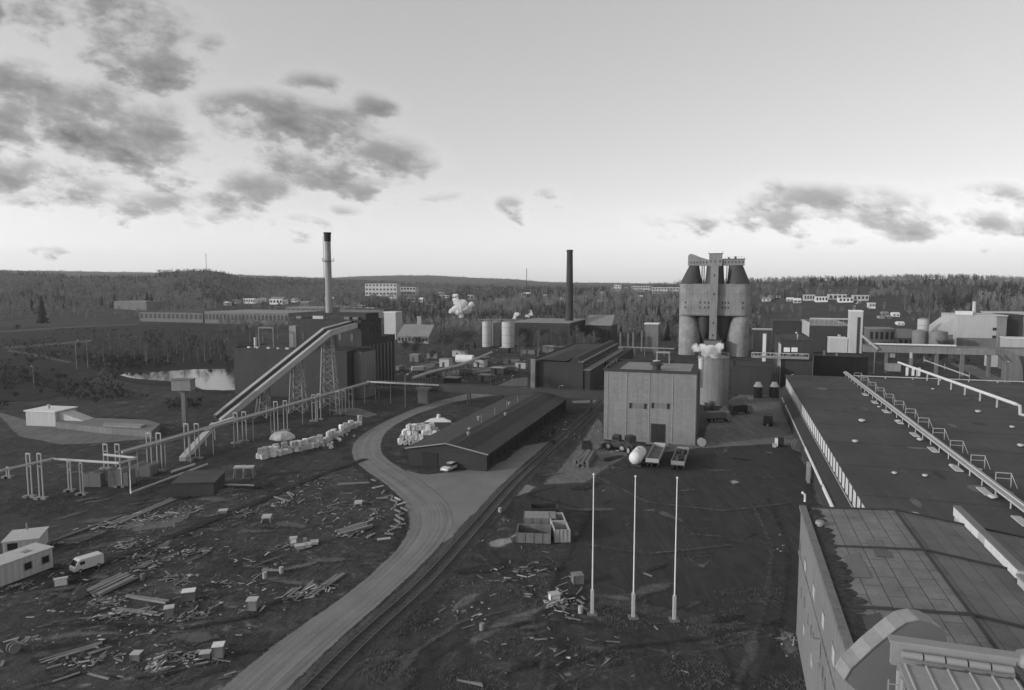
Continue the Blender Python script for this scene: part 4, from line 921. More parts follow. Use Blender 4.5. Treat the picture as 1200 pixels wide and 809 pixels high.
MB().add([(RG+.002,-.1,NZ+.5),(w+.1,-.1,NZ-1.4),(w+.1,d+.1,NZ-1.4),(RG+.002,d+.1,NZ+.5),(RG+.002,-.1,NZ+.3),(w+.1,-.1,NZ-1.6),(w+.1,d+.1,NZ-1.6),(RG+.002,d+.1,NZ+.3)], [(0,1,2,3),(7,6,5,4),(0,4,5,1),(3,2,6,7),(0,3,7,4),(1,5,6,2)]).build('roof', mr2, t)
MB().box(-.14, .45, -.1, d+.12, NZ-.25, NZ+.12).build('parapet', M_conc_d, t)
MB().box(.45, .9, -.1, d+.1, NZ-.3, NZ+.02).build('gutter', ground_mat('gravel_gutter', .02, .08, .3, .2), t)
for py in (590.5, 640, 708):
    q = G(1005, py, NZ+.3)[1]-NU0
    if py == 590.5: q = d-.15
    MB().bar((.9, q, NZ+.06), (RG, q, NZ+.58), .24, .12).bar((RG, q, NZ+.58), (w, q, NZ-1.33), .24, .12).build('roof_seam', M_roof_dk, t)
MB().bar((RG, 0, NZ+.55), (RG, d, NZ+.55), .2, .08).build('ridge_cap', M_roof_dk, t)
r = random.Random(5); mg_ = MB()
for k in range(46):      # moss and gravel drift along the left roof edge, wider towards the near end
    b = d-2-k*1.3; wd_ = r.uniform(.5, 1.1)+k*.028; e0 = .9
    q = lambda a_: NZ+.03+(a_-.9)/(RG-.9)*.5
    mg_.add([(e0,b,q(e0)),(e0+wd_*.7,b+r.uniform(-.2,.2),q(e0+wd_*.7)),(e0+wd_,b+.65,q(e0+wd_)),(e0+wd_*.7,b+1.3,q(e0+wd_*.7)),(e0,b+1.301,q(e0))], [(0,1,2,3,4)])
mg_.build('moss_drift', MATS['gravel_gutter'], t)
for k in range(10):
    a = r.uniform(1.4, RG-2); b = r.uniform(20, d-3); q = NZ+.04+(a-.9)/(RG-.9)*.5
    MB().add([(a,b,q),(a+1.2,b,q+.085),(a+1.2,b+r.uniform(1,3.4),q+.085),(a,b+2.2,q)], [(0,1,2,3)]).build('roof_patch', mat('roof_patch_%d' % (k%3), (.07, .14, .1)[k%3], var=.3), t)
# wall ledge + windows
lp = on_v(940, 660, NV)
MB().box(-.12, 0, 0, d, 8.55, 8.75).build('wall_ledge', M_conc, t)
for (px, py, hh, ww, mt_) in ((944,664,1.3,1.5,M_palepl),(954,694,1.3,1.5,M_palepl),(965,728,1.4,1.5,M_palepl),(977,769,1.4,1.5,M_palepl),(942.5,739,1.2,1.3,M_palepl),(951.5,775,1.3,1.3,M_palepl)):
    u_, z_ = on_v(px, py, NV); window(t, 'y', u_-NU0-ww/2, u_-NU0+ww/2, z_-hh/2, z_+hh/2, 0, .1, M_conc, mt_, 0)
for px, py in ((939.5,695),(943,706),(947.5,727),(951,740),(953.5,749),(957,761),(961,776),(964.5,789),(967.5,803),(938.3,642)):
    u_, z_ = on_v(px, py, NV); window(t, 'y', u_-NU0-.3, u_-NU0+.3, z_-.45, z_+.45, 0, .1, M_conc_d, M_black, 0)
u_, z_ = on_v(962, 764, NV); MB().box(-.6, -.05, u_-NU0, u_-NU0+.35, z_-.9, z_+.9).build('wall_lamp', M_grey, t)
# roof monitor strip on the right side
a = G(1115, 604, NZ-.4); b = G(1191, 682, NZ-.5)
mo = gthing('roof_monitor', 'long narrow raised roof light with white side boards on the near building', 'roof light', b[0], b[1])
L_ = a[1]-b[1]
MB().box(.1, .5, 0, L_, NZ-1.9, NZ+.45).build('body', M_palepl, mo); MB().box(.0, .62, -.2, L_+.2, NZ+.45, NZ+.55).build('monitor_roof', mat('monitor_top', .16, var=.3), mo)
for k in range(9):
    if k != 4: MB().box(.02, .1, .3+k*L_/9, .3+(k+.9)*L_/9, NZ-.42, NZ+.38).build('side_board', M_white, mo)
q = MB().box(-.3, 1.0, -2.6, -1.0, NZ-1.9, NZ+.35).build('end_box', M_palepl, mo); MB().box(-.4, 1.1, -2.7, -.9, NZ+.35, NZ+.48).build('end_box_lid', M_roof_l, q)
# roof machinery: curved duct
t = thing('curved_roof_duct', 'large curved sheet metal duct arching over the near roof', 'duct', 17.9, 34.8, 12.9, math.radians(-4)); t.scale = (.86, .9, .96)
prof = [(-.15,1.1),(.2,1.75),(.75,2.3),(1.4,2.95),(2.1,3.55),(2.8,4.15),(3.4,4.55),(4.1,4.7),(4.8,4.6),(5.4,4.3),(5.8,3.8),(6.0,3.2)]
m = MB().xprism(prof+[(6.0,.2),(.9,.2),(.6,.5)], 0, 1.25); m.build('duct_side', mat('duct_metal_dark', .16, var=.2, rough=.5, bump=.1), t)
for k in range(len(prof)-1):
    (a0, b0), (a1, b1) = prof[k], prof[k+1]; dx, dz = (b0-b1), (a1-a0); l = math.hypot(dx, dz); dx, dz = dx/l*.06, dz/l*.06
    MB().add([(a0+dx,-.07,b0+dz),(a1+dx,-.07,b1+dz),(a1+dx,1.32,b1+dz),(a0+dx,1.32,b0+dz),(a0-dx*.2,-.07,b0-dz*.2),(a1-dx*.2,-.07,b1-dz*.2),(a1-dx*.2,1.32,b1-dz*.2),(a0-dx*.2,1.32,b0-dz*.2)], [(0,1,2,3),(7,6,5,4),(0,4,5,1),(3,2,6,7),(0,3,7,4),(1,5,6,2)]).build('duct_panel', mat('duct_metal_%d' % (k%2), (.24, .19)[k%2], var=.45, rough=.5, bump=.05), t)
MB().tube([(3.6,-.06,2.6+.9*math.sin(a))for a in (0,)]+[(3.6,-.05,3.0)], .02, 4)
m = MB()
for a in np.linspace(.15, math.pi-.15, 12): m.box(4.4+.75*math.cos(a)-.09, 4.4+.75*math.cos(a)+.09, -.1, -.02, 2.5+.75*math.sin(a)-.09, 2.5+.75*math.sin(a)+.09)
m.build('fan_ring', M_grey, t)
# boxy air handling unit
t = gthing('air_handling_unit', 'ribbed sheet metal ventilation unit with round pipes along its top edge', 'ventilation unit', 8.35, 24.0, NZ)
MB().box(0, 4.6, 0, 12.4, -.2, 3.2).build('casing', mat('unit_metal', .2, var=.35, rough=.5, kind='rib', k=.8, bump=.3), t, bevel=.03)
m = MB()
for k in range(16): m.box(-.09, 0, .3+k*.77, .42+k*.77, .2, 3.1)
m.build('side_ribs', M_steel_p, t)
MB().add([(-.15,-.1,3.22),(4.75,-.1,3.22),(4.75,11.4,3.75),(-.15,11.4,3.75),(-.15,-.1,3.12),(4.75,-.1,3.12),(4.75,11.4,3.62),(-.15,11.4,3.62)], [(0,1,2,3),(7,6,5,4),(0,4,5,1),(3,2,6,7),(0,3,7,4),(1,5,6,2)]).build('unit_roof', mat('unit_roof', .22, var=.4, rough=.5, bump=.1), t)
for k in range(6): MB().bar((.1+k*.9, -.1, 3.26), (.1+k*.9, 11.4, 3.79), .07, .07).build('roof_rib', M_steel_p, t)
for k in range(5): MB().tube([(.1+k*.93, 11.9, 3.95), (.95+k*.93, 11.9, 3.95)], .19, 12).build('pipe', M_grey, t, smooth=True)
MB().box(-.3, 4.9, 12.2, 12.5, 3.2, 4.35).box(-.4, 5.0, 12.1, 12.75, 4.35, 4.47).build('cornice', M_grey, t)
m = MB()
for s_ in (-.85, -.4): m.bar((s_, 10.0, -.1), (s_, 10.0, 3.6), .06)
for k in range(11): m.bar((-.85, 10, .2+k*.32), (-.4, 10, .2+k*.32), .05)
m.tube([(-.62, 10.5, .2+1.5), (-.62, 10.5, 2.6)], .28, 10); m.build('ladder', M_grey, t)
x, y = W(1197, 792, NZ-.3); t = thing('roof_cowl', 'round-headed metal exhaust cowl at the right edge of the near roof', 'cowl', x+.2, y, NZ-1)
MB().lathe([(.5, 0), (.5, 1.0), (.62, 1.1), (.66, 1.6), (.5, 2.0), (.2, 2.2), (.03, 2.25)], 24).build('cowl', M_steel_p, t, smooth=True); MB().lathe([(.75, -.1), (.75, .15), (.5, .3)], 20).build('flashing', M_dark, t)
x, y = W(943, 588, NZ); t = thing('roof_nozzle', 'small white spout at the far corner of the near roof', 'spout', x, y, NZ)
MB().tube([(0,0,0),(0,0,.7),(-.3,0,.95)], .12, 8).build('spout', M_white, t, smooth=True)
x, y = W(957, 617, NZ); t = thing('roof_cowl', 'small round grey roof vent near the left edge of the panelled roof', 'roof vent', x+.3, y, NZ-.1); MB().lathe([(.25,0),(.25,.3),(.42,.35),(.36,.6),(.05,.7)], 16).build('cowl', M_grey, t, smooth=True)
for k in range(22): FOOT.append((*XY(16+ (k%2)*50, 20+k*10), 14))
# ================================================================== FAR PLANTS AND TOWN
x, y = W(667, 402); ch = thing('brick_chimney', 'tall dark slender brick chimney standing alone in the middle distance', 'chimney', x, y); zt = z_at(667, 293, x, y)
MB().lathe([(2.7,-.3),(2.5,8),(1.75,zt-1.5),(1.9,zt-1.4),(1.9,zt),(1.3,zt)], 24).build('stack', M_brick_dark, ch, smooth=True); MB().box(-3.6,3.6,-3.6,3.6,-.3,4).build('plinth', M_brick_dark, ch)
m = MB()
for k in range(1, 6): m.lathe([(2.55-.14*k+.02, zt*k/6.3), (2.55-.14*k+.1, zt*k/6.3+.1), (2.55-.14*k+.02, zt*k/6.3+.4)], 24, cap=False)
m.build('steel_bands', M_dark, ch); FOOT.append((x, y, 8))
def tank(px0, px1, base, top, label, mt, nm='silo', dome=.6, grp=None):
    x, y = W((px0+px1)/2, base); x1, _ = W(px1, base); r = x1-x; z = z_at(px0, top, x, y)
    t = thing(nm, label, 'silo', x, y+r, 0, 0, grp); MB().lathe([(r,-.2),(r,z-.5),(r*1.03,z-.45),(r*1.03,z-.2)], 28).build('shell', mt, t, smooth=True)
    MB().lathe([(r*1.0,z-.2),(r*.5,z+dome*.6),(.05,z+dome)], 28).build('silo_roof', M_roof_l, t, smooth=True)
    m = MB(); 
    for k in range(3): m.lathe([(r+.01, z*(k+.5)/3.2), (r+.12, z*(k+.5)/3.2+.05), (r+.01, z*(k+.5)/3.2+.2)], 28, cap=False)
    m.build('hoop', M_grey, t); FOOT.append((x, y+r, r+4)); return t
tank(565, 575.5, 407, 377, 'left of the three pale silos, ribbed and bright, behind the pipeline', M_palepl)
tank(576.5, 587, 406, 377.5, 'middle grey silo of the three in front of the dark boiler hall', M_conc)
tank(588, 603, 407.5, 377.5, 'right and widest of the three silos in front of the dark boiler hall', M_palepl)
def fb(name, label, cat, pl, base, pr, top, depth, wm, rm, wins=0, rows=1, gable=0, z0=None, **kw):
    """distant building on the terrain; local front along v"""
    D = None; x, y = W(pl, base)
    if z0 is None:
        # find the terrain point under this picture position
        d = ray(pl, base); t_ = 100.0
        while t_ < 6000:
            X_, Y_, Z_ = d[0]*t_, d[1]*t_, H+d[2]*t_
            if Z_ <= terr(X_, Y_): break
            t_ *= 1.004
        x, y = X_, Y_; z0 = terr(x, y)
    zt = z_at(pl, top, x, y); v0, u0 = UV(x, y); v1 = on_u(pr, base, u0)[0]; w = v1-v0; h = zt-z0
    t = gthing(name, label, cat, v0, u0, z0, kw.get('group'))
    if gable:
        eh = h*(1-gable); MB().box(0, w, 0, depth, -1.5, eh).build('wall', wm, t)
        m = MB(); m.add([(-.4,-.4,eh),(w+.4,-.4,eh),(w+.4,depth+.4,eh),(-.4,depth+.4,eh),(0,depth/2,h),(w,depth/2,h)], [(0,1,5,4),(2,3,4,5),(1,2,5),(3,0,4),(3,2,1,0)])
        m.build('roof', rm, t)
    else:
        eh = h; MB().box(0, w, 0, depth, -1.5, h-.5).build('wall', wm, t); MB().box(-.3, w+.3, -.3, depth+.3, h-.5, h).build('roof', rm, t)
    if wins:
        for r_ in range(rows):
            za = eh*(r_+.35)/rows; zb = eh*(r_+.8)/rows
            for k in range(wins):
                a = w*(k+.2)/wins; b = w*(k+.8)/wins
                MB().box(a, b, -.12, 0, za, zb).build('window', kw.get('wmat', M_glass), t)
    c = XY((v0+v1)/2, u0+depth/2); FOOT.append((*c, max(w, depth)*.55+4)); return t, w, h, (x, y)
fb('boiler_hall', 'long dark boiler hall behind the three silos left of the brick chimney', 'building', 603, 404, 668, 377, 44, M_brick_dark, M_roof_l, z0=0)
fb('boiler_hall', 'dark brick hall with pale sloping roof right of the brick chimney', 'building', 686, 402, 716, 370, 24, M_brick_dark, M_roof_l, gable=.35, z0=0, wins=6, rows=1)
fb('white_lift_tower', 'square white tower with a dark slot beside the pitched-roof workshop', 'tower', 450.5, 398, 464, 365.5, 9, M_palepl, M_white, z0=0)
x_, y_ = W(450.5, 398); 
fb('pitched_workshop', 'old workshop with pale pitched roof and small chimney right of the square white tower', 'building', 466, 402, 502, 381, 18, M_conc, mat('slate_roof', .2, var=.2), gable=.62, z0=0, wins=9)
x, y = W(490, 396); o = MB().box(-1.3,1.3,-1.3,1.3,0,z_at(490,372,x,y)).box(-1.5,1.5,-1.5,1.5,z_at(490,372,x,y),z_at(490,372,x,y)+.3).build('roof_chimney', M_palepl, None, label='square pale chimney rising behind the pitched-roof workshop', category='chimney'); o.location = (x, y+6, 0)
t = gthing('white_tank_dome', 'bright white rounded tank beside the slanting pipeline', 'tank', *G(545, 426))
MB().tube([(-4,0,2.0),(-3.6,0,2.0),(3.6,0,2.0),(4,0,2.0)], 1.9, 16).build('shell', M_white, t, smooth=True); MB().box(-3,-2,-1.4,1.4,-.1,1).box(2,3,-1.4,1.4,-.1,1).build('saddle', M_conc_d, t)
def pipeline(pts, z, r, label, mt=M_palepl, posts=6):
    q = [W(a, b, z) for a, b in pts]; x, y = q[0]; t = thing('pipeline', label, 'pipe', x, y)
    P = [Vector((a-x, b-y, z)) for a, b in q]; MB().tube(P, r, 8).build('pipe', mt, t, smooth=True)
    m = MB()
    for i in range(len(P)-1):
        for k in range(posts): p = P[i].lerp(P[i+1], k/posts); m.bar((p.x, p.y, -.1), (p.x, p.y, z), .25)
    m.build('posts', M_grey, t); return t
pipeline([(484,443),(505,436),(540,428),(576,413)], 4, .55, 'fat pale pipeline slanting up from the dark pipe bridge to the silos')
pipeline([(512,435),(540,427),(572,418)], 2.5, .4, 'lower thinner pipeline beside the fat slanting one')
pipeline([(640,407),(700,406),(790,409)], 4, .4, 'horizontal pipeline running behind the block-walled hall roof', M_grey, 8)
pipeline([(560,374.5),(620,375.5),(668,375)], 12.6, .25, 'high level pipe along the top of the dark boiler hall', M_grey, 3)
# little posts and frames behind the big hall
for k, (px, base, top) in enumerate(((727,412,390),(736,412,391),(742,413,390),(752,412,388),(760,412,391))): pillar(px, base, .9, top, 'thin pale post left of the concrete silos' , M_conc_d)['group'] = 'thin posts left of the silos'
fb('small_plant_house', 'small house with white roof behind the thin posts left of the silos', 'building', 755, 412, 771, 379, 8, M_conc_d, M_white, z0=0)
# right-hand big plant
BX = dict(z0=0)
t, w, h, p = fb('pale_process_plant', 'large pale clad process plant with dark base band at the right edge', 'building', 1121, 411, 1178, 369, 30, M_pale, M_palepl, z0=0)
MB().box(-.1, w, -.3, -.02, 0, 7).build('base_band', M_conc_d, t); MB().box(-.3, -.02, 0, 30, 6, h-.6).build('end_wall', M_palepl, t)
MB().box(.5, w*.32, 2, 8, h, h+1.8).build('roof_light', M_white, t); MB().lathe([(.9,h-.1),(.85,h+7)], 16, (w*.38, 5)).build('roof_chimney', M_palepl, t)
m = MB().add([(-12,6,8),(0,6,8),(0,26,8),(-12,26,8),(0,6,h-1),(0,26,h-1)], [(0,1,4),(3,5,2),(0,4,5,3),(0,3,2,1)]); m.build('sloping_roof_wing', M_palepl, t)
MB().box(-12, 0, 6.5, 25.5, -.2, 7.9).build('wing_wall', M_conc_d, t)
t, w, h, p = fb('stair_tower', 'slim stair tower with alternating white and dark landings on the pale plant', 'tower', 1161, 412, 1169, 383, 5, M_palepl, M_palepl, z0=0)
for k in range(3): MB().box(.2, w-.2, -.12, 0, 3.6+k*4.4-1.4, 3.6+k*4.4+.4).build('window', M_glass, t)
fb('lift_shaft', 'grey vertical shaft between the stair tower and the dark block', 'tower', 1169.5, 413, 1177.5, 371, 6, M_conc, M_conc_d, z0=0)
fb('dark_process_block', 'dark square process block right of the grey shaft', 'building', 1178, 412, 1197, 369, 20, M_brick_dark, M_roof_dk, z0=0)
fb('dark_process_block', 'pale hall rising behind the dark process block at the right edge', 'building', 1159, 406, 1290, 366, 16, M_pale, M_palepl, z0=0)
fb('flat_annex', 'low white annex in front of the dark process block at the right edge', 'building', 1180, 416, 1290, 396, 10, M_palepl, M_white, z0=0)
tank(1078, 1090, 410, 374, 'slim pale silo left of the pale process plant', M_palepl); tank(1074, 1090.5, 412, 388, 'squat grey silo just in front of the slim pale silo', M_conc); tank(1095, 1114, 414, 389, 'wide grey silo at the corner of the pale process plant', M_conc)
fb('gabled_house', 'small gabled house between the low sheds and the silos on the right', 'house', 1052, 406, 1071, 386, 12, M_conc_d, M_grey, gable=.5, z0=0, wins=3)
fb('low_shed', 'low pale-ended shed right of the white tower', 'building', 1018, 404, 1048, 385, 16, M_brick, M_roof_l, z0=0, wins=5)
fb('low_shed', 'long low dark shed with pale roof edge behind the white tower', 'building', 884, 372, 1060, 363.5, 20, M_conc, M_roof_l, z0=0)
fb('low_shed', 'broad dark warehouse behind the long low shed', 'building', 944, 366, 1022, 354.5, 40, M_brick_dark, M_roof_dk, z0=1)
fb('low_shed', 'dark flat workshop immediately right of the concrete silos', 'building', 905, 404, 950, 376, 24, M_brick_dark, M_roof_dk, z0=0)
fb('low_shed', 'pale low store seen between the silos and the slender white pillar', 'building', 882, 412, 904, 386, 10, M_conc, M_white, z0=0)
for i, (a, b, c_, d_) in enumerate(((1158,430,1169,413),)): fb('flat_annex', 'small pale hut under the high gallery at the right', 'building', a, b, c_, d_, 5, M_palepl, M_conc, z0=0)
for k, px in enumerate((1172, 1176)): pillar(px, 432, 1.2, 412, 'twin dark column under the high gallery at the right', M_conc_d)['group'] = 'twin columns under the gallery'
for k, (px, bs) in enumerate(((1183, 446), (1192, 448))):
    x, y = W(px, bs); t = gthing('concrete_arch', 'dark concrete chute buttress under the gallery at the right edge', 'buttress', *UV(x, y), group='buttresses at the right edge')
    MB().xprism([(-1.5,-.2),(1.8,-.2),(1.4,5),(.2,9),(-1.8,11),(-4,11.5),(-3.6,9.5),(-1.6,7),(-1.4,3)], 0, 4).build('buttress', M_conc_d, t)
# overhead gallery
u = 300; va, zt = on_u(1012, 403, u); vb = on_u(1260, 405, u)[0]; zb = on_u(1012, 412.5, u)[1]
t = gthing('overhead_gallery', 'long pale overhead conveyor gallery crossing behind the flat roof at the right', 'conveyor', va, u); L_ = vb-va
MB().box(0, L_, 0, 2.6, zb, zt-.5).build('gallery', M_conc, t); MB().box(-.2, L_, -.3, 2.9, zt-.5, zt-.2).build('gallery_roof', M_conc_d, t)
MB().box(2, L_*.46, .2, .9, zt-.18, zt+.35).build('roof_pipe', M_white, t)
for k in range(8): MB().box(8+k*L_/8, 9+k*L_/8, .5, 2.1, -.2, zb).build('post', M_conc_d, t)
for k in range(9): MB().bar((L_*.5+k*5, -.25, zt-.2), (L_*.5+k*5, -.25, zt+.7), .08).build('railing_post', M_grey, t)
a = on_u(1009, 393, u); b = on_u(1028, 409, u)
t = gthing('sloping_chute', 'slim pale chute sloping from the white tower to the gallery', 'chute', a[0], u-1); MB().bar((0,0,a[1]), (b[0]-a[0],0,b[1]), .8, .7).build('chute', M_palepl, t); MB().bar((b[0]-a[0]-1,0,-.2), (b[0]-a[0]-1,0,b[1]), .3).build('post', M_grey, t)
# far left long factory halls
fb('far_factory', 'long low far-off factory hall with a row of windows, left of centre', 'building', 240, 379, 338, 365.5, 60, M_brick, M_roof_l, wins=22, rows=1, z0=0)
fb('far_factory', 'far-off low factory wing with regular windows left of the long hall', 'building', 164, 377, 238, 365, 50, M_brick, M_roof_dk, wins=14, rows=1, z0=0)
fb('far_factory', 'far-off dark flat hall with a small white roof house', 'building', 134, 368, 172, 353, 30, M_conc_d, M_roof_l, z0=1)
fb('far_factory', 'far-off thin dark warehouse above the windowed factory wing', 'building', 210, 364, 236, 357.5, 30, M_conc_d, M_roof_dk, z0=1)
fb('far_factory', 'far-off pale hall between the power plant and the long factory', 'building', 336, 372, 381, 360, 30, M_conc_d, M_roof_l, wins=8)
fb('far_factory', 'low dark hall right of the power plant chimney', 'building', 398, 372, 450, 362, 24, M_conc_d, M_roof_dk)
# apartment blocks and town houses
fb('apartment_block', 'white four-storey apartment block, larger of the two on the left of centre', 'building', 428, 347, 465, 332.5, 14, M_palepl, M_palepl, wins=9, rows=3)
fb('apartment_block', 'white apartment block, right-hand smaller one of the two left of centre', 'building', 466, 346.5, 487, 336.5, 14, M_palepl, M_palepl, wins=6, rows=2)
fb('apartment_block', 'bright white cube-shaped block on the wooded slope left of the silos', 'building', 719.5, 342, 727, 334, 14, M_white, M_white, wins=3, rows=2)
fb('apartment_block', 'long white slab block left of the silos, nearest to the bright cube', 'building', 740, 343, 763, 335.5, 14, M_palepl, M_white, wins=8, rows=2)
fb('apartment_block', 'long white slab block touching the left edge of the silos', 'building', 764, 344.5, 799, 337, 14, M_palepl, M_white, wins=10, rows=2)
fb('white_villa', 'white villa with row of windows beyond the far factory', 'house', 285.5, 356, 299, 350, 14, M_white, M_white, wins=5, rows=1)
fb('white_villa', 'white house with small roof turret beyond the far factory', 'house', 316, 357, 331, 348, 14, M_white, M_conc, wins=4, rows=1, gable=.3)
for i, (a, b, c_, d_) in enumerate(((942,353,955,345.5),(956,354.5,970,347.5),(971,352.5,992,345),(983,355,1000,349),(1000,353,1018,346),(1019,362,1026,355))):
    fb('terraced_block', 'white low-rise block on the slope above the broad warehouse', 'building', a, b, c_, d_, 14, M_white if i%2 else M_palepl, M_palepl, wins=4, rows=1, group='white blocks above the warehouse')
rh = random.Random(21)
hp = [(408,366),(414,363),(420,362),(427,363),(477,353),(482,352),(490,353),(476,349),(520,348),(530,349),(512,346),(580,353),(608,348),(612,345),(636,346),(566,357),(640,356),(703,346),(700,352),(716,340),(731,339),(748,350),(262,356),(272,354),(303,352),(341,353),(352,357),(395,361),(455,350),(500,356),(548,350),(655,350),(682,348),(1034,368),(1040,372),(1046,370),(1030,372),(893,352),(900,350),(910,348),(922,352),(930,354),(1052,380),(380,352)]
for i, (px, py) in enumerate(hp):
    wpx = rh.uniform(4, 10); hpx = rh.uniform(3.2, 6)
    fb('town_house', 'pale house among the trees of the distant town', 'house', px, py+1.5, px+wpx, py-hpx+1.5, 9, rh.choice([M_white, M_palepl, M_palepl, M_conc]), rh.choice([M_white, M_roof_l, M_roof_dk, M_conc]), gable=rh.choice([0, .4, .45]), group='town houses among the distant trees', wins=2)
for px, base, top in ((622,352,316.5),(492/2,323,304),(652,372,338),(262,372,352)): pass
x, y = 30, 2400; x = (617-600)/800*2300; y = 2300
o = MB(); z0 = terr(x, y); z1 = z_at(617, 314.5, x, y); o.bar((0,0,0), (0,0,z1-z0), 1.6)
for k in range(8): o.bar((-3,0,(z1-z0)*k/9), (3,0,(z1-z0)*(k+1)/9), .4)
o = o.build('radio_mast', M_dark, None, label='thin radio mast on the skyline left of the brick chimney', category='mast'); o.location = (x, y, z0)
x = (244-600)/800*1950; y = 1950; z0 = terr(x, y); z1 = z_at(244, 297, x, y)
o = MB().bar((0,0,0), (0,0,z1-z0), .9).bar((-2,0,(z1-z0)*.9), (2,0,(z1-z0)*.9), .3).build('radio_mast', M_dark, None, label='thin mast on the wooded hilltop at the left', category='mast'); o.location = (x, y, z0)
# lamp / power posts scattered in the mid distance
posts = [(458,473,449),(475,478,440),(530,470,452),(547,458,446),(592,465,445),(655,470,452),(103,432,400),(90,433,400),(40,455,430),(1124,445,410),(1177,452,424),(970,430,402),(925,470,440),(820,405,384),(745,400,362),(630,372,345),(600,455,440),(575,452,440),(850,470,452)]
lp = None
for i, (px, b, tp) in enumerate(posts):
    x, y = W(px, b); z = z_at(px, tp, x, y)
    if lp is None:
        lp = thing('lamp_post', 'thin grey lamp post standing in the works yard', 'lamp post', x, y, 0, 0, 'lamp posts around the works')
        MB().tube([(0,0,0),(0,0,8)], .12, 8, .07).build('post', M_grey, lp); MB().bar((0,0,7.9), (1.2,0,8.15), .08).build('arm', M_grey, lp); MB().box(.9,1.6,-.15,.15,8.05,8.25).build('lamp_head', M_palepl, lp); lp.scale.z = z/8
    else: c = copy_tree(lp); c.location = (x, y, 0); c.scale = (1, 1, z/8); c.rotation_euler.z = i*1.1
# ================================================================== RAILWAY
rp = [W(*p) for p in ((300,880),(368,809),(430,747),(500,683),(553,624),(604,566),(650,523),(684,492),(703,474),(716,460))]
def catm(p, n):
    p = [Vector((*q, 0)) for q in p]; q = [2*p[0]-p[1]]+p+[2*p[-1]-p[-2]]; out = []
    for i in range(n):
        t = i/(n-1)*(len(p)-1); k = min(int(t), len(p)-2); s_ = t-k; a, b, c, d = q[k:k+4]
        out.append(.5*((2*b)+(c-a)*s_+(2*a-5*b+4*c-d)*s_**2+(-a+3*b-3*c+d)*s_**3))
    return out
rc = catm(rp, 200); tr = thing('railway_track', 'single railway track running past the road and the block-walled hall', 'railway track', rc[0].x, rc[0].y)
base0 = rc[0].copy(); rc = [p-base0 for p in rc]
nrm = []
for i in range(len(rc)):
    d_ = (rc[min(i+1, len(rc)-1)]-rc[max(i-1, 0)]).normalized(); nrm.append(Vector((d_.y, -d_.x, 0)))
m = MB()
for i, p in enumerate(rc):
    for o_, z_ in ((-2.1,.035),(-1.4,.14),(1.4,.14),(2.1,.035)): q = p+nrm[i]*(o_+rng.uniform(-.15,.15)*(abs(o_)>2)); m.v.append((q.x, q.y, z_))
m.f = [(i*4+j, i*4+j+1, (i+1)*4+j+1, (i+1)*4+j) for i in range(len(rc)-1) for j in range(3)]; m.build('ballast', M_ballast, tr)
for s_ in (-1, 1):
    m = MB()
    for i, p in enumerate(rc):
        for a, z_ in ((-.06,.2),(.06,.2),(.06,.36),(-.06,.36)): q = p+nrm[i]*(s_*.76+a); m.v.append((q.x, q.y, z_))
    m.f = [(i*4+j, i*4+(j+1)%4, (i+1)*4+(j+1)%4, (i+1)*4+j) for i in range(len(rc)-1) for j in range(4)]; m.build('rail', M_rail, tr)
acc = 0; cnt = 0; rest = MB()
for i in range(1, len(rc)):
    seg = (rc[i]-rc[i-1]).length; t_ = acc
    while t_ < seg:
        p = rc[i-1].lerp(rc[i], t_/seg); n_ = nrm[i]; mm = MB() if cnt < 96 else rest
        mm.bar(p-n_*1.3+Vector((0,0,.085)), p+n_*1.3+Vector((0,0,.085)), .24, .14)
        if cnt < 96: mm.build('sleeper', M_sleep, tr)
        cnt += 1; t_ += .78
    acc = t_-seg
rest.build('sleepers', M_sleep, tr, kind='stuff')
# ================================================================== YARD OBJECTS
# flagpoles
fp = None
for i, (px, b, tp) in enumerate(((694,720,557),(742,724,558),(790,727,558.5))):
    x, y = W(px, b); z = z_at(px, tp, x, y); lab = ('leftmost', 'middle', 'rightmost')[i]+' of the three tall white flagpoles'
    if fp is None:
        fp = thing('flagpole', lab, 'flagpole', x, y, 0, 0, 'white flagpoles in the yard')
        MB().tube([(0,0,2.6),(0,0,z)], .085, 10, .05).build('pole', M_white, fp, smooth=True); MB().lathe([(.05,z),(.14,z+.06),(.05,z+.2)], 10).build('finial', M_white, fp, smooth=True)
        MB().box(-.17,.17,-.14,.14,-.05,2.7).build('base_sleeve', M_palepl, fp, bevel=.02); MB().box(-.5,.5,-.5,.5,-.1,.12).build('footing', M_conc_d, fp)
    else: c = copy_tree(fp, None, lab); c.location = (x, y, 0)
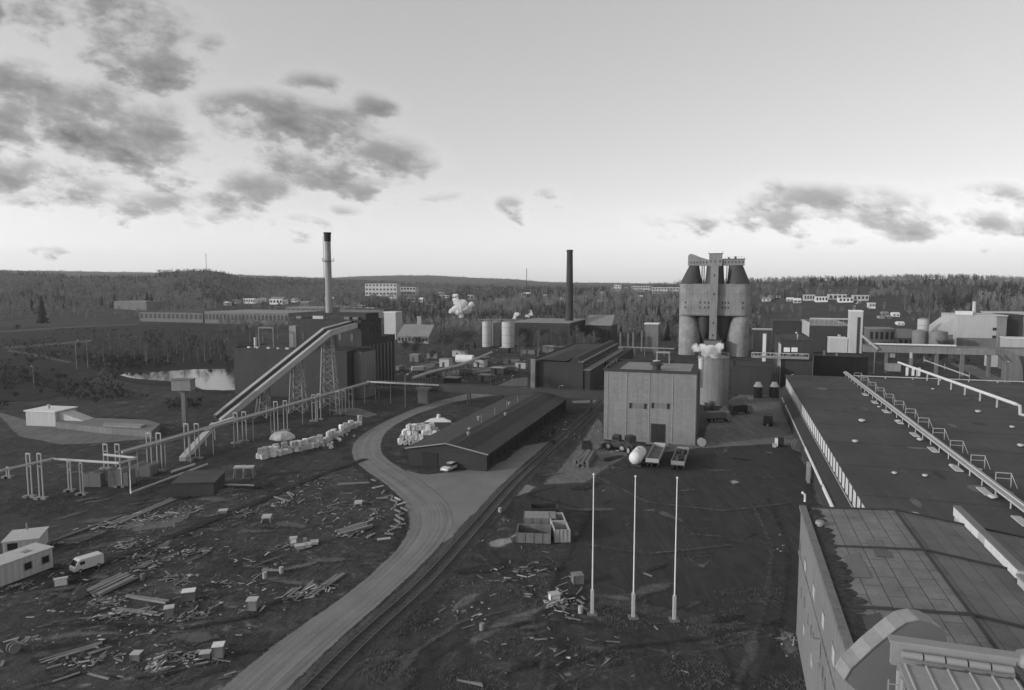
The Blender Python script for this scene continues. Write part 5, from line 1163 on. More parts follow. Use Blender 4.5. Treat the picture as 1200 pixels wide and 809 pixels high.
# car
def wheels(t, xs, ys, r, wd_=.2):
    for a in xs:
        for b in ys:
            w_ = MB().tube([(a, b-wd_/2, r), (a, b+wd_/2, r)], r, 16).build('wheel', M_rubber, t, smooth=True)
            MB().tube([(a, b-wd_/2-.012, r), (a, b+wd_/2+.012, r)], r*.55, 12).build('rim', M_steel_p, w_, smooth=True)
def sedan(x, y, rot, label, paint):
    t = thing('parked_car', label, 'car', x, y, 0, rot)
    body = MB().xprism([(-2.1,.35),(-2.15,.6),(-2.05,.82),(-1.2,.88),(1.0,.92),(2.0,.78),(2.12,.6),(2.1,.35)], -.82, .82).build('body', paint, t, bevel=.06)
    m = MB(); a = [(-1.55,.87,.74),(.95,.9,.74),(.35,1.38,.6),(-1.05,1.38,.6)]
    vs = [(x_, -y_, z_) for x_, z_, y_ in a]+[(x_, y_, z_) for x_, z_, y_ in a]
    m.add(vs, [(0,1,2,3),(7,6,5,4),(1,5,6,2),(0,3,7,4)]).build('windows', M_glass, t)
    MB().box(-1.05,.35,-.62,.62,1.37,1.42).build('roof', paint, t, bevel=.03)
    wheels(t, (-1.3, 1.3), (-.74, .74), .31)
    for b in (-.6, .6): MB().box(2.08,2.15,b-.14,b+.14,.58,.74).build('headlight', M_palepl, t)
    MB().box(2.06,2.2,-.78,.78,.36,.48).box(-2.22,-2.08,-.78,.78,.36,.48).build('bumper', M_steel_p, t); return t
x, y = W(527, 552); sedan(x, y+.6, math.radians(62+180), 'small pale saloon car parked in front of the low shed', mat('car_paint_pale', .62, var=.05, rough=.3, bump=0, spec=.5))
# van
x, y = W(98, 668.5); x2, y2 = W(117, 660); x1_, y1_ = W(82, 671); t = thing('parked_van', 'pale panel van parked by the mobile cabins', 'van', x+.2, y+.4, 0, math.atan2(y2-y1_, x2-x1_)+math.pi); t.scale = (.74, .8, .8)
vp = mat('van_paint', .52, var=.08, rough=.4, bump=0)
MB().xprism([(-2.3,.4),(-2.3,1.8),(-2.15,2.05),(1.3,2.08),(1.75,1.9),(2.15,1.15),(2.35,.95),(2.35,.4)], -.9, .9).build('body', vp, t, bevel=.09)
MB().xprism([(1.5,1.93),(1.75,1.9),(2.16,1.17),(2.0,1.17)], -.78, .78).build('windscreen', M_glass, t); MB().box(.7,1.45,-.92,.92,1.25,1.75).build('side_window', M_glass, t)
wheels(t, (-1.4, 1.45), (-.82, .82), .34); MB().box(2.33,2.42,-.85,.85,.4,.55).build('bumper', M_grey, t)
for b in (-.65, .65): MB().tube([(2.3,b,.78),(2.39,b,.78)], .13, 12).build('headlight', M_palepl, t)
# cabins
def cabin(px0, b0, px1, b1, h, dep, label, roofm=M_white):
    x, y = W(px0, b0); x1, y1 = W(px1, b1); L_ = math.hypot(x1-x, y1-y)
    t = thing('site_cabin', label, 'cabin', x, y, 0, math.atan2(y1-y, x1-x)); MB().box(0,L_,0,dep,.15,h).build('wall', M_pale, t)
    MB().box(-.15,L_+.15,-.15,dep+.15,h,h+.14).build('roof', roofm, t); MB().box(.2,.6,.2,dep-.2,-.05,.15).box(L_-.6,L_-.2,.2,dep-.2,-.05,.15).build('skids', M_dark, t); return t, L_
t, L_ = cabin(24.5, 680.5, 62.5, 666, 2.6, 3.2, 'white mobile site cabin with two windows and a door, nearest of the pair', M_palepl)
for a in (.1, .64): window(t, 'x', L_*a, L_*(a+.26), .95, 1.95, 0, .1, M_grey, M_glass, 0)
dr = MB().box(L_*.46, L_*.58, -.05, 0, .2, 2.15).build('door', M_palepl, t); MB().box(L_*.56, L_*.57, -.1, -.05, 1.1, 1.2).build('handle', M_dark, dr)
MB().box(-.0+L_*.3,L_*.3+.9,1,1.9,2.74,2.8).build('hatch', M_roof_l, t)
x, y = W(24.5, 680.5); x0_, y0_ = W(-30, 668)
MB().box(-5.6,-.02,-.0,3.2,.15,2.6).build('side_wing', M_pale, t); MB().box(-5.7,-.17,-.15,3.35,2.6,2.75).build('wing_roof', M_palepl, t)
t, L_ = cabin(4, 655, 46, 650, 2.1, 4.4, 'second white cabin standing just behind the nearest one, with a stovepipe', M_palepl)
MB().tube([(L_*.55,2.2,2.8),(L_*.55,2.2,3.7)], .12, 8).build('stovepipe', M_grey, t); MB().box(.5,1.6,-.05,0,1,1.9).build('window', M_glass, t)
# white capsule tank
x, y = W(738, 548); x2, y2 = W(750, 533); ang = math.atan2(y2-y, x2-x); t = thing('capsule_tank', 'long white capsule-shaped tank lying in front of the block-walled hall', 'tank', x+1.2, y+.5, 0, ang)
pf = [(1.3*math.sin(a), -1.3*math.cos(a)) for a in np.linspace(.05, math.pi/2, 7)]
Lc = 4.6; pts = [(-1.3*math.cos(a)+0, 1.3*math.sin(a)) for a in np.linspace(.1, math.pi/2, 7)]+[(Lc+1.3*math.sin(a), 1.3*math.cos(a)) for a in np.linspace(0, math.pi/2-.1, 7)]
m = MB(); n = 24
for q, r_ in pts:
    for k in range(n): a = 2*math.pi*k/n; m.v.append((q, r_*math.cos(a), 1.75+r_*math.sin(a)))
m.f = [(i*n+k, i*n+(k+1)%n, (i+1)*n+(k+1)%n, (i+1)*n+k) for i in range(len(pts)-1) for k in range(n)]+[tuple(range(n))[::-1], tuple(range((len(pts)-1)*n, len(pts)*n))]
m.build('tank_shell', M_white, t, smooth=True)
for a in (.4, Lc-.4): MB().box(a-.2,a+.2,-1,1,-.05,.9).build('saddle', M_dark, t)
MB().lathe([(.3,3.0),(.3,3.25),(.36,3.27),(.1,3.35)], 12, (Lc/2, 0)).build('manhole', M_palepl, t, smooth=True)
# trailers / trucks
def trailer(px, b, px2, b2, w_, label, bed=M_grey, cab=False, load=False):
    x, y = W(px, b); x2, y2 = W(px2, b2); L_ = math.hypot(x2-x, y2-y); t = thing('dump_trailer', label, 'trailer', x, y, 0, math.atan2(y2-y, x2-x))
    MB().box(0,L_,-w_/2,w_/2,.95,1.15).build('chassis', M_dark, t)
    h = 1.9; MB().box(0,L_,-w_/2,-w_/2+.1,1.15,h).box(0,L_,w_/2-.1,w_/2,1.15,h).box(0,.1,-w_/2+.1,w_/2-.1,1.15,h).box(L_-.1,L_,-w_/2+.1,w_/2-.1,1.15,h+.3).build('tub', bed, t)
    MB().box(.1,L_-.1,-w_/2+.1,w_/2-.1,1.16,1.3).build('bed_floor', M_wood_d, t)
    m = MB()
    for k in range(5): m.box(L_*k/5+.2,L_*k/5+.3,-w_/2-.05,-w_/2,1.1,h)
    m.build('ribs', M_grey, t); wheels(t, (.9, 1.9, L_-1.1), (-w_/2+.25, w_/2-.25), .5, .3)
    if load:
        m = MB(); r = random.Random(4)
        for k in range(9): a, c_, s_ = r.uniform(.6, L_-.8), r.uniform(-.6,.6), r.uniform(.2,.5); m.box(a-s_,a+s_,c_-s_*.7,c_+s_*.7,1.3,1.6+s_*1.2, r.uniform(0,3))
        m.build('scrap_load', M_dark, t)
    MB().bar((-1.6,0,.8), (0,0,1.0), .15).build('drawbar', M_dark, t); return t
trailer(764, 549, 773, 531, 2.5, 'grey open dump trailer next to the white capsule tank', M_steel_p)
trailer(794, 552, 800, 536, 2.5, 'grey dump trailer loaded with dark scrap, rightmost of the two', M_grey, load=True)
def loader(px, b, rot, label, s=1.0):
    x, y = W(px, b); t = thing('wheel_loader', label, 'loader', x, y, 0, rot); t.scale = (s, s, s)
    MB().xprism([(-2.8,.8),(-2.8,1.9),(-.9,2.1),(1.2,1.5),(1.2,.8)], -1.0, 1.0).build('body', M_dark, t, bevel=.08)
    c = MB().xprism([(-1.0,1.9),(-.9,3.2),(.6,3.2),(.8,1.9)], -.8, .8).build('cab', M_dark, t, bevel=.05); MB().box(-.8,.5,-.83,.83,2.2,3.0).build('cab_window', M_glass, c)
    wheels(t, (-1.8, 1.3), (-1.1, 1.1), .8, .5)
    MB().bar((1.0,-.6,1.4),(3.0,-.6,.8),.2,.3).bar((1.0,.6,1.4),(3.0,.6,.8),.2,.3).build('lift_arm', M_dark, t); MB().xprism([(2.9,.1),(4.0,.05),(3.9,.25),(3.2,.35),(3.2,1.2),(2.9,1.2)], -1.3, 1.3).build('bucket', M_grey, t); return t
loader(722, 527, 2.6, 'dark wheel loader parked left of the hall door, left one of two'); loader(738, 530, 1.9, 'taller dark wheel loader beside the first in front of the hall', 1.12)
# container, skips
def openbox(px, b, pxr, br, dep, h, label, mt, nm='open_container', cat='container', div=True):
    x, y = W(px, b); x1, y1 = W(pxr, br); w_ = math.hypot(x1-x, y1-y); t = thing(nm, label, cat, x, y, 0, math.atan2(y1-y, x1-x)-.0)
    k = .09; MB().box(0,w_,0,k,.1,h).box(0,w_,dep-k,dep,.1,h).box(0,k,k,dep-k,.1,h).box(w_-k,w_,k,dep-k,.1,h).build('side_walls', mt, t); MB().box(0,w_,0,dep,0,.12).build('container_floor', M_black, t)
    if div: MB().box(k,w_-k,dep*.48,dep*.48+.3,.12,h+.02).build('divider', mt, t)
    m = MB()
    for q in range(5): m.box(w_*q/4-.05,w_*q/4+.05,-.06,0,.1,h+.04)
    for q in range(7): m.box(-.06,0,dep*q/6-.05,dep*q/6+.05,.1,h+.04)
    m.build('ribs', mt, t); return t, w_
openbox(650, 637, 668, 636.5, 7.0, 1.9, 'pale open-topped container with two bays, right of the dark skips', M_steel_p)
t, w_ = openbox(605, 637, 645, 638.5, 3.6, 1.5, 'dark open skip with pale rim, in front of the skip cluster', M_conc_d, 'skip', 'skip', False)
t, w_ = openbox(614, 622, 652, 622.5, 3.0, 1.8, 'grey timber-covered skip in the middle of the skip cluster', M_conc_d, 'skip', 'skip', False); MB().box(.1,w_-.1,.1,2.9,1.5,1.9).build('lid', M_grey, t)
openbox(623, 612, 655, 611, 2.6, 2.0, 'dark skip farthest back in the skip cluster', M_dark, 'skip', 'skip', False)
# crates and small boxes: (px, base, width m, height m, label, mat)
def crate(px, b, w_, d_, h_, label, mt, rot=0, nm='crate', cat='crate', lid=M_palepl, group=None):
    x, y = W(px, b); t = thing(nm, label, cat, x, y+d_/2, 0, rot, group)
    MB().box(-w_/2,w_/2,-d_/2,d_/2,.08,h_).build('crate_body', mt, t); m = MB()
    for a in (-w_/2-.04, w_/2-.04): 
        for q in (-d_/2-.04, d_/2-.04): m.box(a,a+.08,q,q+.08,0,h_)
    m.build('corner_battens', M_wood_d, t); MB().box(-w_/2-.06,w_/2+.06,-d_/2-.06,d_/2+.06,h_,h_+.07).build('crate_lid', lid, t); return t
crate(294, 717, 1.05, 1.0, 1.15, 'upright pale box standing alone near the road', M_wood, .1)
crate(254, 773, .95, .9, 1.2, 'pale upright crate nearest the bottom left of the yard', M_wood, .2, lid=M_white)
crate(239, 774, .9, .7, .6, 'low grey crate left of the pale upright one', M_wood_d, .2); crate(158, 776, .8, .7, .7, 'dark crate beside the white rubble heap', M_wood_d)
crate(196, 726, .9, .9, 1.1, 'round-edged grey drum crate beside the long plank', M_conc, .4); crate(219, 706, 1.3, 1.0, 1.1, 'light-topped box left of the rubble in the yard', M_wood_d, .3, lid=M_white)
crate(343, 641, .9, .8, 1.1, 'tall white box, leftmost of the white box cluster', M_white, .2); crate(350, 645, 1.2, 1, .5, 'low pale box in the white box cluster', M_palepl, .4)
crate(358, 643, 1.0, 1, .4, 'flat white box in the middle of the white box cluster', M_white, .7); crate(367, 639.5, 1.0, 1, .4, 'flat white box at the right of the white box cluster', M_white, .3)
crate(70, 688, 1.3, .5, .9, 'leaning white board box in front of the cabins', M_white, .5); crate(677, 686, 1.2, 1.1, 1.1, 'weathered box sitting by the dirt strip left of the flagpoles', M_conc_d, .2, lid=M_conc)
crate(650, 706, 1.1, .9, .8, 'tipped white bin in the rubbish heap left of the flagpoles', M_white, .3); crate(260, 603, .0+1.2, 1, .5, 'low pale box beside the wooden trestle', M_wood, .2)
def trestle(px, b, w_, h_, label, d_=1.4):
    x, y = W(px, b); t = thing('trestle_table', label, 'trestle', x, y, 0, .15); MB().box(-w_/2,w_/2,-d_/2,d_/2,h_-.25,h_).build('table_top', M_palepl, t)
    for a in (-w_/2+.2, w_/2-.2):
        for q in (-d_/2, d_/2): MB().bar((a+.25*(1 if a > 0 else -1), q*1.25, 0), (a, q*.8, h_-.25), .12).build('leg', M_wood, t)
trestle(281, 559, 1.8, 2.0, 'pale trestle, left of the two behind the yard debris'); trestle(292, 559, 1.8, 2.0, 'pale trestle, right of the two behind the yard debris')
trestle(313, 611, 1.3, .9, 'white-topped low trestle in the middle of the yard'); trestle(420, 592, 1.2, .6, 'low white-topped trestle near the road bend')
def spool(px, b, r, w_, label, rot=0, mt=M_wood):
    x, y = W(px, b); t = thing('cable_spool', label, 'cable spool', x, y, 0, rot)
    for s_ in (-w_/2, w_/2): MB().tube([(0,s_-.05,r),(0,s_+.05,r)], r, 20).build('flange', mt, t, smooth=True)
    MB().tube([(0,-w_/2,r),(0,w_/2,r)], r*.55, 16).build('spool_core', M_dark, t, smooth=True)
spool(935, 529, 1.3, .9, 'large cable spool standing by the hall side wall', .2); spool(16, 765, .5, .5, 'pale cable spool at the bottom left edge', 1.1, M_wood); spool(822, 523, .9, .7, 'pale cable spool at the right corner of the block-walled hall', .1, M_palepl)
spool(95, 700, .6, .5, 'dark cable spool in front of the van', .6, M_wood_d)
x, y = W(913, 523); t = thing('yard_cabinet', 'narrow white-sided dark cabinet in the yard left of the large spool', 'cabinet', x, y, 0, -.3); MB().box(-.9,-.3,-.4,.4,0,1.7).build('white_side', M_white, t); MB().box(-.3,.9,-.5,.5,0,1.9).build('cabinet_body', M_black, t)
crate(908, 525, .6, .5, .8, 'small white bin beside the dark cabinet', M_white, 0, 'waste_bin', 'bin'); crate(880, 470, 1.4, 1, .8, 'pale box by the dark low workshop', M_palepl)
# timber stacks and pallets on the track side
def boards(px0, b0, px1, b1, n, wd_, label, mt=M_wood, th=.12, nm='timber_stack', seed=0, z=0, layers=2, group=None):
    x, y = W(px0, b0); x1, y1 = W(px1, b1); L_ = math.hypot(x1-x, y1-y); ang = math.atan2(y1-y, x1-x); r = random.Random(seed or int(px0*7+b0))
    t = thing(nm, label, 'timber', x, y, 0, ang, group) ; m = MB()
    for l_ in range(layers):
        for k in range(n):
            a = (k-(n-1)/2)*wd_/max(1, n)+r.uniform(-.1,.1); s_, e_ = r.uniform(-.35,.35), L_+r.uniform(-.5,.4)
            m.bar((s_, a+r.uniform(-.15,.15), .1+l_*th*1.2), (e_, a+r.uniform(-.25,.25), .1+l_*th*1.2+r.uniform(0,.12)), wd_/n*.8, th)
    o = m.build('boards', mt, t); return t
boards(680, 548, 690, 535, 4, 3.2, 'dark timber pile beside the railway', M_wood_d, .3, layers=4); openbox(683, 531, 694, 531, 2.2, 2.1, 'dark square tub behind the timber pile by the railway', M_dark, 'skip', 'skip', False)
boards(108, 698, 152, 678, 7, 2.6, 'broad stack of pale boards near the van', M_wood, .12, layers=3); boards(148, 699, 197, 708, 2, .45, 'long pale beam lying in the yard below the board stack', M_wood, .25, layers=1)
boards(50, 776, 118, 756, 3, .7, 'two long thin planks at the bottom left of the yard', M_wood, .1, layers=1); boards(107, 767, 132, 760, 2, .4, 'short plank beside the two long thin planks', M_wood, .1, layers=1)
boards(136, 715, 185, 722, 3, .8, 'broken grey boards under the long pale beam', M_wood, .12, layers=1); boards(137, 614, 202, 586, 3, 1.0, 'long bundle of pale poles pointing to the pump house', M_wood, .15, layers=1)
boards(60, 636, 140, 606, 2, .5, 'long thin pole lying behind the cabins', M_wood_d, .18, layers=1); boards(112, 620, 150, 606, 2, .7, 'short pale planks beside the long thin pole', M_wood, .15, layers=1)
boards(265, 569, 297, 570, 2, .6, 'long white beam lying behind the trestles', M_palepl, .25, layers=1); boards(323, 583, 338, 588, 2, .6, 'crossed pale boards left of the road bend', M_wood, .14, layers=1); boards(336, 577, 344, 583, 2, .5, 'leaning pale board end near the crossed boards', M_wood, .14, layers=1)
boards(395, 568, 431, 567, 2, .5, 'pale beam left of the road bend', M_wood, .2, layers=1); boards(398, 627, 430, 618, 5, 2.0, 'ragged heap of pale boards inside the road bend', M_wood, .14, layers=3); boards(430, 630, 438, 627, 2, .7, 'short boards beside the ragged heap', M_wood, .14, layers=1)
boards(360, 700, 400, 674, 3, .8, 'long pale pole bundle lying along the road', M_wood, .2, layers=1); boards(353, 695, 366, 683, 2, .5, 'short plank left of the pole bundle', M_wood, .14, layers=1); boards(334, 700, 347, 691, 3, .8, 'splintered boards left of the pole bundle', M_wood, .14, layers=1)
boards(308, 669, 332, 670, 2, .5, 'lone pale beam above the upright box', M_wood, .18, layers=1); boards(296, 665, 334, 652, 1, .2, 'thin dark rod near the lone pale beam', M_wood_d, .1, layers=1); boards(385, 594, 405, 590, 2, .5, 'low dark beam left of the white-topped trestle', M_wood_d, .2, layers=1)
boards(540, 799, 562, 804, 2, .3, 'small pale board at the bottom edge of the picture', M_wood, .12, layers=1); boards(624, 770, 638, 767, 1, .15, 'thin pale stick lying near the bottom centre', M_wood, .08, layers=1); boards(60, 800, 100, 790, 1, .25, 'thin bent board at the bottom left corner', M_wood, .1, layers=1); boards(100, 790, 125, 798, 1, .25, 'thin pale board meeting the bent one at the bottom left', M_wood, .1, layers=1)
r = random.Random(77)
lp_ = []
for (px, py) in ((438,564),(443,572),(449,578),(455,583),(459,585),(462,588),(464,592),(461,597),(466,600),(470,604),(467,607),(472,610),(466,612),(470,616),(464,619),(460,622),(456,627),(450,633),(474,598),(470,592),(466,586),(448,585)):
    a = r.uniform(0, 3.1); x, y = W(px, py); L_ = r.uniform(.9, 2.0)
    o = MB().bar((-L_/2,0,.14), (L_/2,0,.22), .3, .2).build('loose_board', r.choice([M_wood, M_palepl, M_wood]), None, label='pale board in the scattered row along the inside of the road bend', category='board', group='boards along the road bend'); o.location = (x, y, 0); o.rotation_euler.z = a
regs = [((205,655),(330,690),26),((150,640),(240,720),26),((130,600),(210,640),22),((330,560),(440,640),26),((140,750),(270,800),26),((540,600),(660,700),24),((640,695),(690,730),24),((0,690),(120,800),12),((560,730),(900,805),22),((700,560),(930,700),12),((230,560),(300,600),14),((640,480),(720,560),20),((880,455),(960,540),12)]
deb = {}
def deb_mesh(kind, k):
    rr = random.Random(kind+str(k)); m = MB()
    if kind == 'board': m.bar((-rr.uniform(.5,1.1),0,.08), (rr.uniform(.5,1.3),0,.12+rr.random()*.15), rr.uniform(.15,.35), .08)
    elif kind == 'rubble':
        for q in range(5): a, b, s_ = rr.uniform(-.5,.5), rr.uniform(-.5,.5), rr.uniform(.12,.32); m.lathe([(s_*.9,-.05),(s_*.75,s_*.3),(s_*.25,s_*.55)],5,(a,b))
    else: m.lathe([(.29,0),(.3,.02),(.3,.28),(.31,.3),(.3,.32),(.3,.84),(.29,.86)], 14)
    me = bpy.data.meshes.new(kind); me.from_pydata(m.v, [], m.f); return me
mats_d = {'board': [M_wood, M_wood_d, M_wood], 'rubble': [M_conc, M_palepl, M_conc_d], 'drum': [M_grey, M_conc_d, M_steel_p]}
for kd in mats_d:
    for k in range(3): me = deb_mesh(kd, k); me.materials.append(mats_d[kd][k]); deb[kd, k] = me
lab = {'board': ('loose_board', 'short weathered board lying loose in the muddy yard', 'board', 'loose boards scattered over the yards'), 'rubble': ('rubble_heap', 'small heap of broken rubble lying in the yard', 'rubble', 'small rubble heaps in the yards'), 'drum': ('oil_drum', 'small steel drum standing in the yard', 'drum', 'steel drums in the yards')}
for (a, b, n) in regs:
    for k in range(int(n*.7)):
        kd = r.choices(['board', 'rubble', 'drum'], [7, 3, .5])[0]; L4 = lab[kd]; o = bpy.data.objects.new(L4[0], deb[kd, r.randrange(3)]); C.objects.link(o)
        px, py = r.uniform(a[0], b[0]), r.uniform(a[1], b[1]); x, y = W(px, py); o.location = (x, y, .01); o.rotation_euler.z = r.uniform(0, 6); s_ = r.uniform(.35, 1.0) if kd != 'drum' else .9; o.scale = (s_, s_, s_)
        o['label'], o['category'], o['group'] = L4[1:]
# ================================================================== BALES
bm = []
for k in range(4):
    me = bpy.data.meshes.new('bale'); b_ = MB(); rr = random.Random(k+60); n = 4
    import itertools
    vs = {}; 
    def vid(i, j, l):
        key = (i, j, l)
        if key not in vs:
            p = [(q/n-.5)*1.15 for q in key]; L_ = max(abs(q) for q in p); ed = sum(abs(q) > .5 for q in p)
            p = [q*(1-.06*(ed-1)) + rr.uniform(-.05,.05) for q in p]; vs[key] = len(b_.v); b_.v.append((p[0], p[1], p[2]+.57))
        return vs[key]
    for i in range(n):
        for j in range(n):
            for ax in range(3):
                for sd2 in (0, n):
                    q = [(i,j),(i+1,j),(i+1,j+1),(i,j+1)]
                    fc = [vid(*((sd2,a,b) if ax == 0 else (a,sd2,b) if ax == 1 else (a,b,sd2))) for a, b in q]; b_.f.append(tuple(fc))
    me.from_pydata(b_.v, [], b_.f); me.materials.append([M_wrap, M_wrap, mat('bale_wrap_grey', .38, var=.4, scale=3, bump=.6), mat('bale_wrap_bright', .7, var=.2, scale=3, bump=.5)][k]); bm.append(me)
def bale(x, y, z, s, label, group, rot):
    o = bpy.data.objects.new('wrapped_bale', r.choice(bm)); C.objects.link(o); o.location = (x, y, z); o.rotation_euler = (r.uniform(-.12,.12), r.uniform(-.12,.12), rot+r.uniform(-.35,.35)); o.scale = (s*r.uniform(.8,1.1), s*r.uniform(.8,1.15), s*r.uniform(.8,1.1)); o['label'] = label; o['category'] = 'bale'; o['group'] = group
pa, pb, pc = W(300, 540), W(372, 524), W(418, 500)
for k in range(30):
    t_ = k/29; 
    if t_ < .6: q = t_/.6; X, Y = pa[0]+(pb[0]-pa[0])*q, pa[1]+(pb[1]-pa[1])*q
    else: q = (t_-.6)/.4; X, Y = pb[0]+(pc[0]-pb[0])*q, pb[1]+(pc[1]-pb[1])*q
    for row in range(3):
        for lv in range(2):
            if r.random() < (.12, .42, .7)[min(2, lv*2 if lv else 0)]: continue
            bale(X+r.uniform(-.3,.3)+row*.15, Y+row*1.35+r.uniform(-.3,.3), lv*1.05, 1.0, 'white plastic-wrapped bale in the long double row beside the pipe rack', 'bales in the long row', .45)
for k in range(16): px = r.uniform(378, 425); bale(*W(px, 525-(px-378)*.45+r.uniform(-4,6)), 0, .5, 'small torn bale fallen beside the long bale row', 'fallen bales beside the row', 0)
x, y = W(325, 518); hb = MB().lathe([(2.9,-.1),(2.8,.4),(2.5,.9),(1.9,1.4),(1.1,1.7),(.3,1.8)], 22, sx=1.0, sy=.7); r0_ = random.Random(3)
hb.v = [(a*(1+.10*math.sin(3*math.atan2(b, a)+c))+r0_.uniform(-.08,.08), b*(1+.12*math.cos(4*math.atan2(b, a)))+r0_.uniform(-.08,.08), c*(1+.08*math.sin(a*1.7))) for a, b, c in hb.v]
o = hb.build('tarpaulin_heap', M_wrap, None, label='pale tarpaulin-covered heap behind the long bale row', category='heap'); o.location = (x, y+3, 0)
x0_, y0_ = W(491, 523)
for lv in range(4):
    for i in range(9-lv):
        for j in range(5-(lv > 1)-(lv > 2)):
            if r.random() < .13: continue
            bale(x0_-4.3+i*1.05+lv*.5+r.uniform(-.25,.25), y0_+.5+j*1.1+lv*.6+r.uniform(-.2,.2)+1, lv*.95, .95, 'white bale in the big heap at the corner of the low shed', 'bales in the heap by the shed', .1)
x, y = W(513, 494); t = thing('tarpaulin_heap', 'flat white tarpaulin heap behind the shed-side bale pile', 'heap', x, y)
MB().add([(-3.4,-1.2,0),(3.6,-1,0),(3.2,1.4,0),(-3,1.2,0),(-1.8,-.5,.8),(1.6,-.5,.9),(1.2,.6,.9),(-1.4,.5,.7)], [(3,2,1,0),(4,5,6,7),(0,1,5,4),(1,2,6,5),(2,3,7,6),(3,0,4,7)]).build('tarpaulin', M_white, t); MB().lathe([(.5,.8),(.45,1.7),(.1,1.9)], 10, (.2, .2)).build('heap_top', M_white, t)
# low dark shed roof near the pipes
x, y = W(203, 582); x1, y1 = W(236, 584); t = thing('low_store', 'low dark store with dull flat roof under the ground pipe', 'shed', x, y, 0, .1); w_ = 6.5
MB().box(0,w_,0,6,-.1,2.2).build('wall', mat('store_wall', .05, var=.5), t); MB().add([(-.2,-.2,2.2),(w_+.3,-.2,2.2),(w_+.3,6.3,2.5),(-.2,6.3,2.5),(-.2,-.2,2.35),(w_+.3,-.2,2.35),(w_+.3,6.3,2.65),(-.2,6.3,2.65)], [(3,2,1,0),(4,5,6,7),(0,1,5,4),(1,2,6,5),(2,3,7,6),(3,0,4,7)]).build('roof', M_roof_dk if False else mat('store_roof', .065, var=.3), t)
# parked vehicles by the concrete tank, dark, far
def truck(px, b, rot, label, s=1.0, mt=None):
    x, y = W(px, b); t = thing('parked_truck', label, 'truck', x, y, 0, rot); mt = mt or M_conc_d
    MB().box(-3.2,1.4,-1.1,1.1,1.0,2.6).build('cargo_box', mt, t, bevel=.04); c = MB().xprism([(1.55,.6),(1.55,2.4),(2.6,2.4),(3.1,1.6),(3.2,.6)], -1.05, 1.05).build('cab', M_grey, t, bevel=.06)
    MB().xprism([(2.66,2.3),(3.08,1.62),(3.1,1.62),(2.72,2.32)], -.9, .9).build('windscreen', M_glass, c); MB().box(-3.2,3.1,-.5,.5,.55,.95).build('chassis', M_dark, t); wheels(t, (-2.4, -1.4, 2.3), (-.9, .9), .45, .3); return t
truck(900, 497, 1.2, 'dark truck parked against the hall side in the gravel yard', mt=M_dark); truck(868, 485, .3, 'dark truck left of the first one behind the gravel yard', mt=M_dark); truck(842, 494, .2, 'grey truck parked at the foot of the concrete tank', mt=M_conc_d)

rc_ = random.Random(88)
for i, (px, py, w_) in enumerate(((500,420,10),(515,430,8),(530,418,12),(555,430,9),(575,438,10),(590,426,14),(604,432,8),(560,447,8),(520,452,9),(612,415,12),(480,424,8),(636,413,10),(586,414,8))):
    x, y = W(px, py); t = gthing('works_hut', 'low flat works hut in the cluttered yard behind the pipe bridge', 'hut', *UV(x, y), group='works huts behind the pipe bridge'); h_ = rc_.uniform(2, 3.4); w_ = w_*.55
    MB().box(0,w_,0,4,-.1,h_).build('wall', rc_.choice([M_conc_d, M_brick_dark, M_palepl]), t); MB().box(-.2,w_+.2,-.2,4.2,h_,h_+.2).build('roof', rc_.choice([M_roof_l, M_roof_dk, M_palepl]), t)
    MB().box(w_*.3,w_*.3+1,-.05,0,0,2).build('door', M_dark, t)
for i, (px, py, rot) in enumerate(((492,437,.3),(508,442,.4),(548,440,.2),(598,437,.1),(470,436,1.2))):
    truck(px, py, rot, 'truck standing in the cluttered yard behind the pipe bridge', mt=rc_.choice([M_palepl, M_conc_d]))['group'] = 'trucks behind the pipe bridge'

# tangled scrap: heaps of small broken pieces nobody could count
rs = random.Random(515)
heaps = [(125,706,26,5,120),(170,664,22,5,110),(182,783,14,6,90),(192,770,18,4,80),(160,655,20,4,70),(230,648,26,4,60),(205,678,20,3,50),(150,640,24,6,90),(180,608,40,7,160),(215,600,25,6,90),(128,618,20,5,70),(60,640,30,3,40),(352,699,18,5,70),(375,690,18,5,60),(410,626,18,5,90),(655,707,16,7,130),(282,602,20,5,60),(30,752,30,5,50),(140,722,34,4,90),(225,722,30,4,60),(330,592,22,5,50),(345,640,22,5,40),(440,602,8,10,50),(600,670,40,10,34),(540,720,50,20,36),(20,690,22,6,50),(110,775,40,8,70),(240,770,30,8,60),(290,690,60,30,90),(380,600,60,25,90),(180,720,90,50,160),(100,700,60,60,90),(650,690,60,20,26),(700,760,150,30,26),(150,650,120,30,150),(360,570,60,14,60),(925,750,14,12,24),(660,510,25,12,60),(690,530,20,10,50),(725,525,20,6,40),(540,425,60,12,160),(490,440,30,8,80),(600,430,30,10,80)]
parts = {0: MB(), 1: MB(), 2: MB()}
for hx_, hy_, sx_, sy_, n_ in heaps:
    lean = rs.uniform(-.4, .5)
    for _ in range(int(n_*.75)):
        g1, g2 = rs.gauss(0, .5), rs.gauss(0, .5); px, py = hx_+g1*sx_, hy_+g2*sy_-g1*sx_*.12
        if py < 408: continue
        x, y = W(px, py); q = math.exp(-(g1*g1+g2*g2)*2); zz = rs.uniform(0, .35)*q*(1 if sx_ < 50 else .2); L_ = rs.choice([.15,.2,.3,.5,.8,1.2])*rs.uniform(.6,1.2)*(1 if py > 500 else 2); a = lean+rs.gauss(0, .9); th_ = rs.uniform(-.25,.35)
        c, s_ = math.cos(a)*L_/2, math.sin(a)*L_/2
        parts[rs.choices([0,1,2],[4,4,2])[0]].bar((x-c, y-s_, zz+.04), (x+c, y+s_, zz+.06+max(0,th_)*L_), rs.uniform(.05,.22)*(1 if py > 500 else 3), rs.uniform(.03,.12))
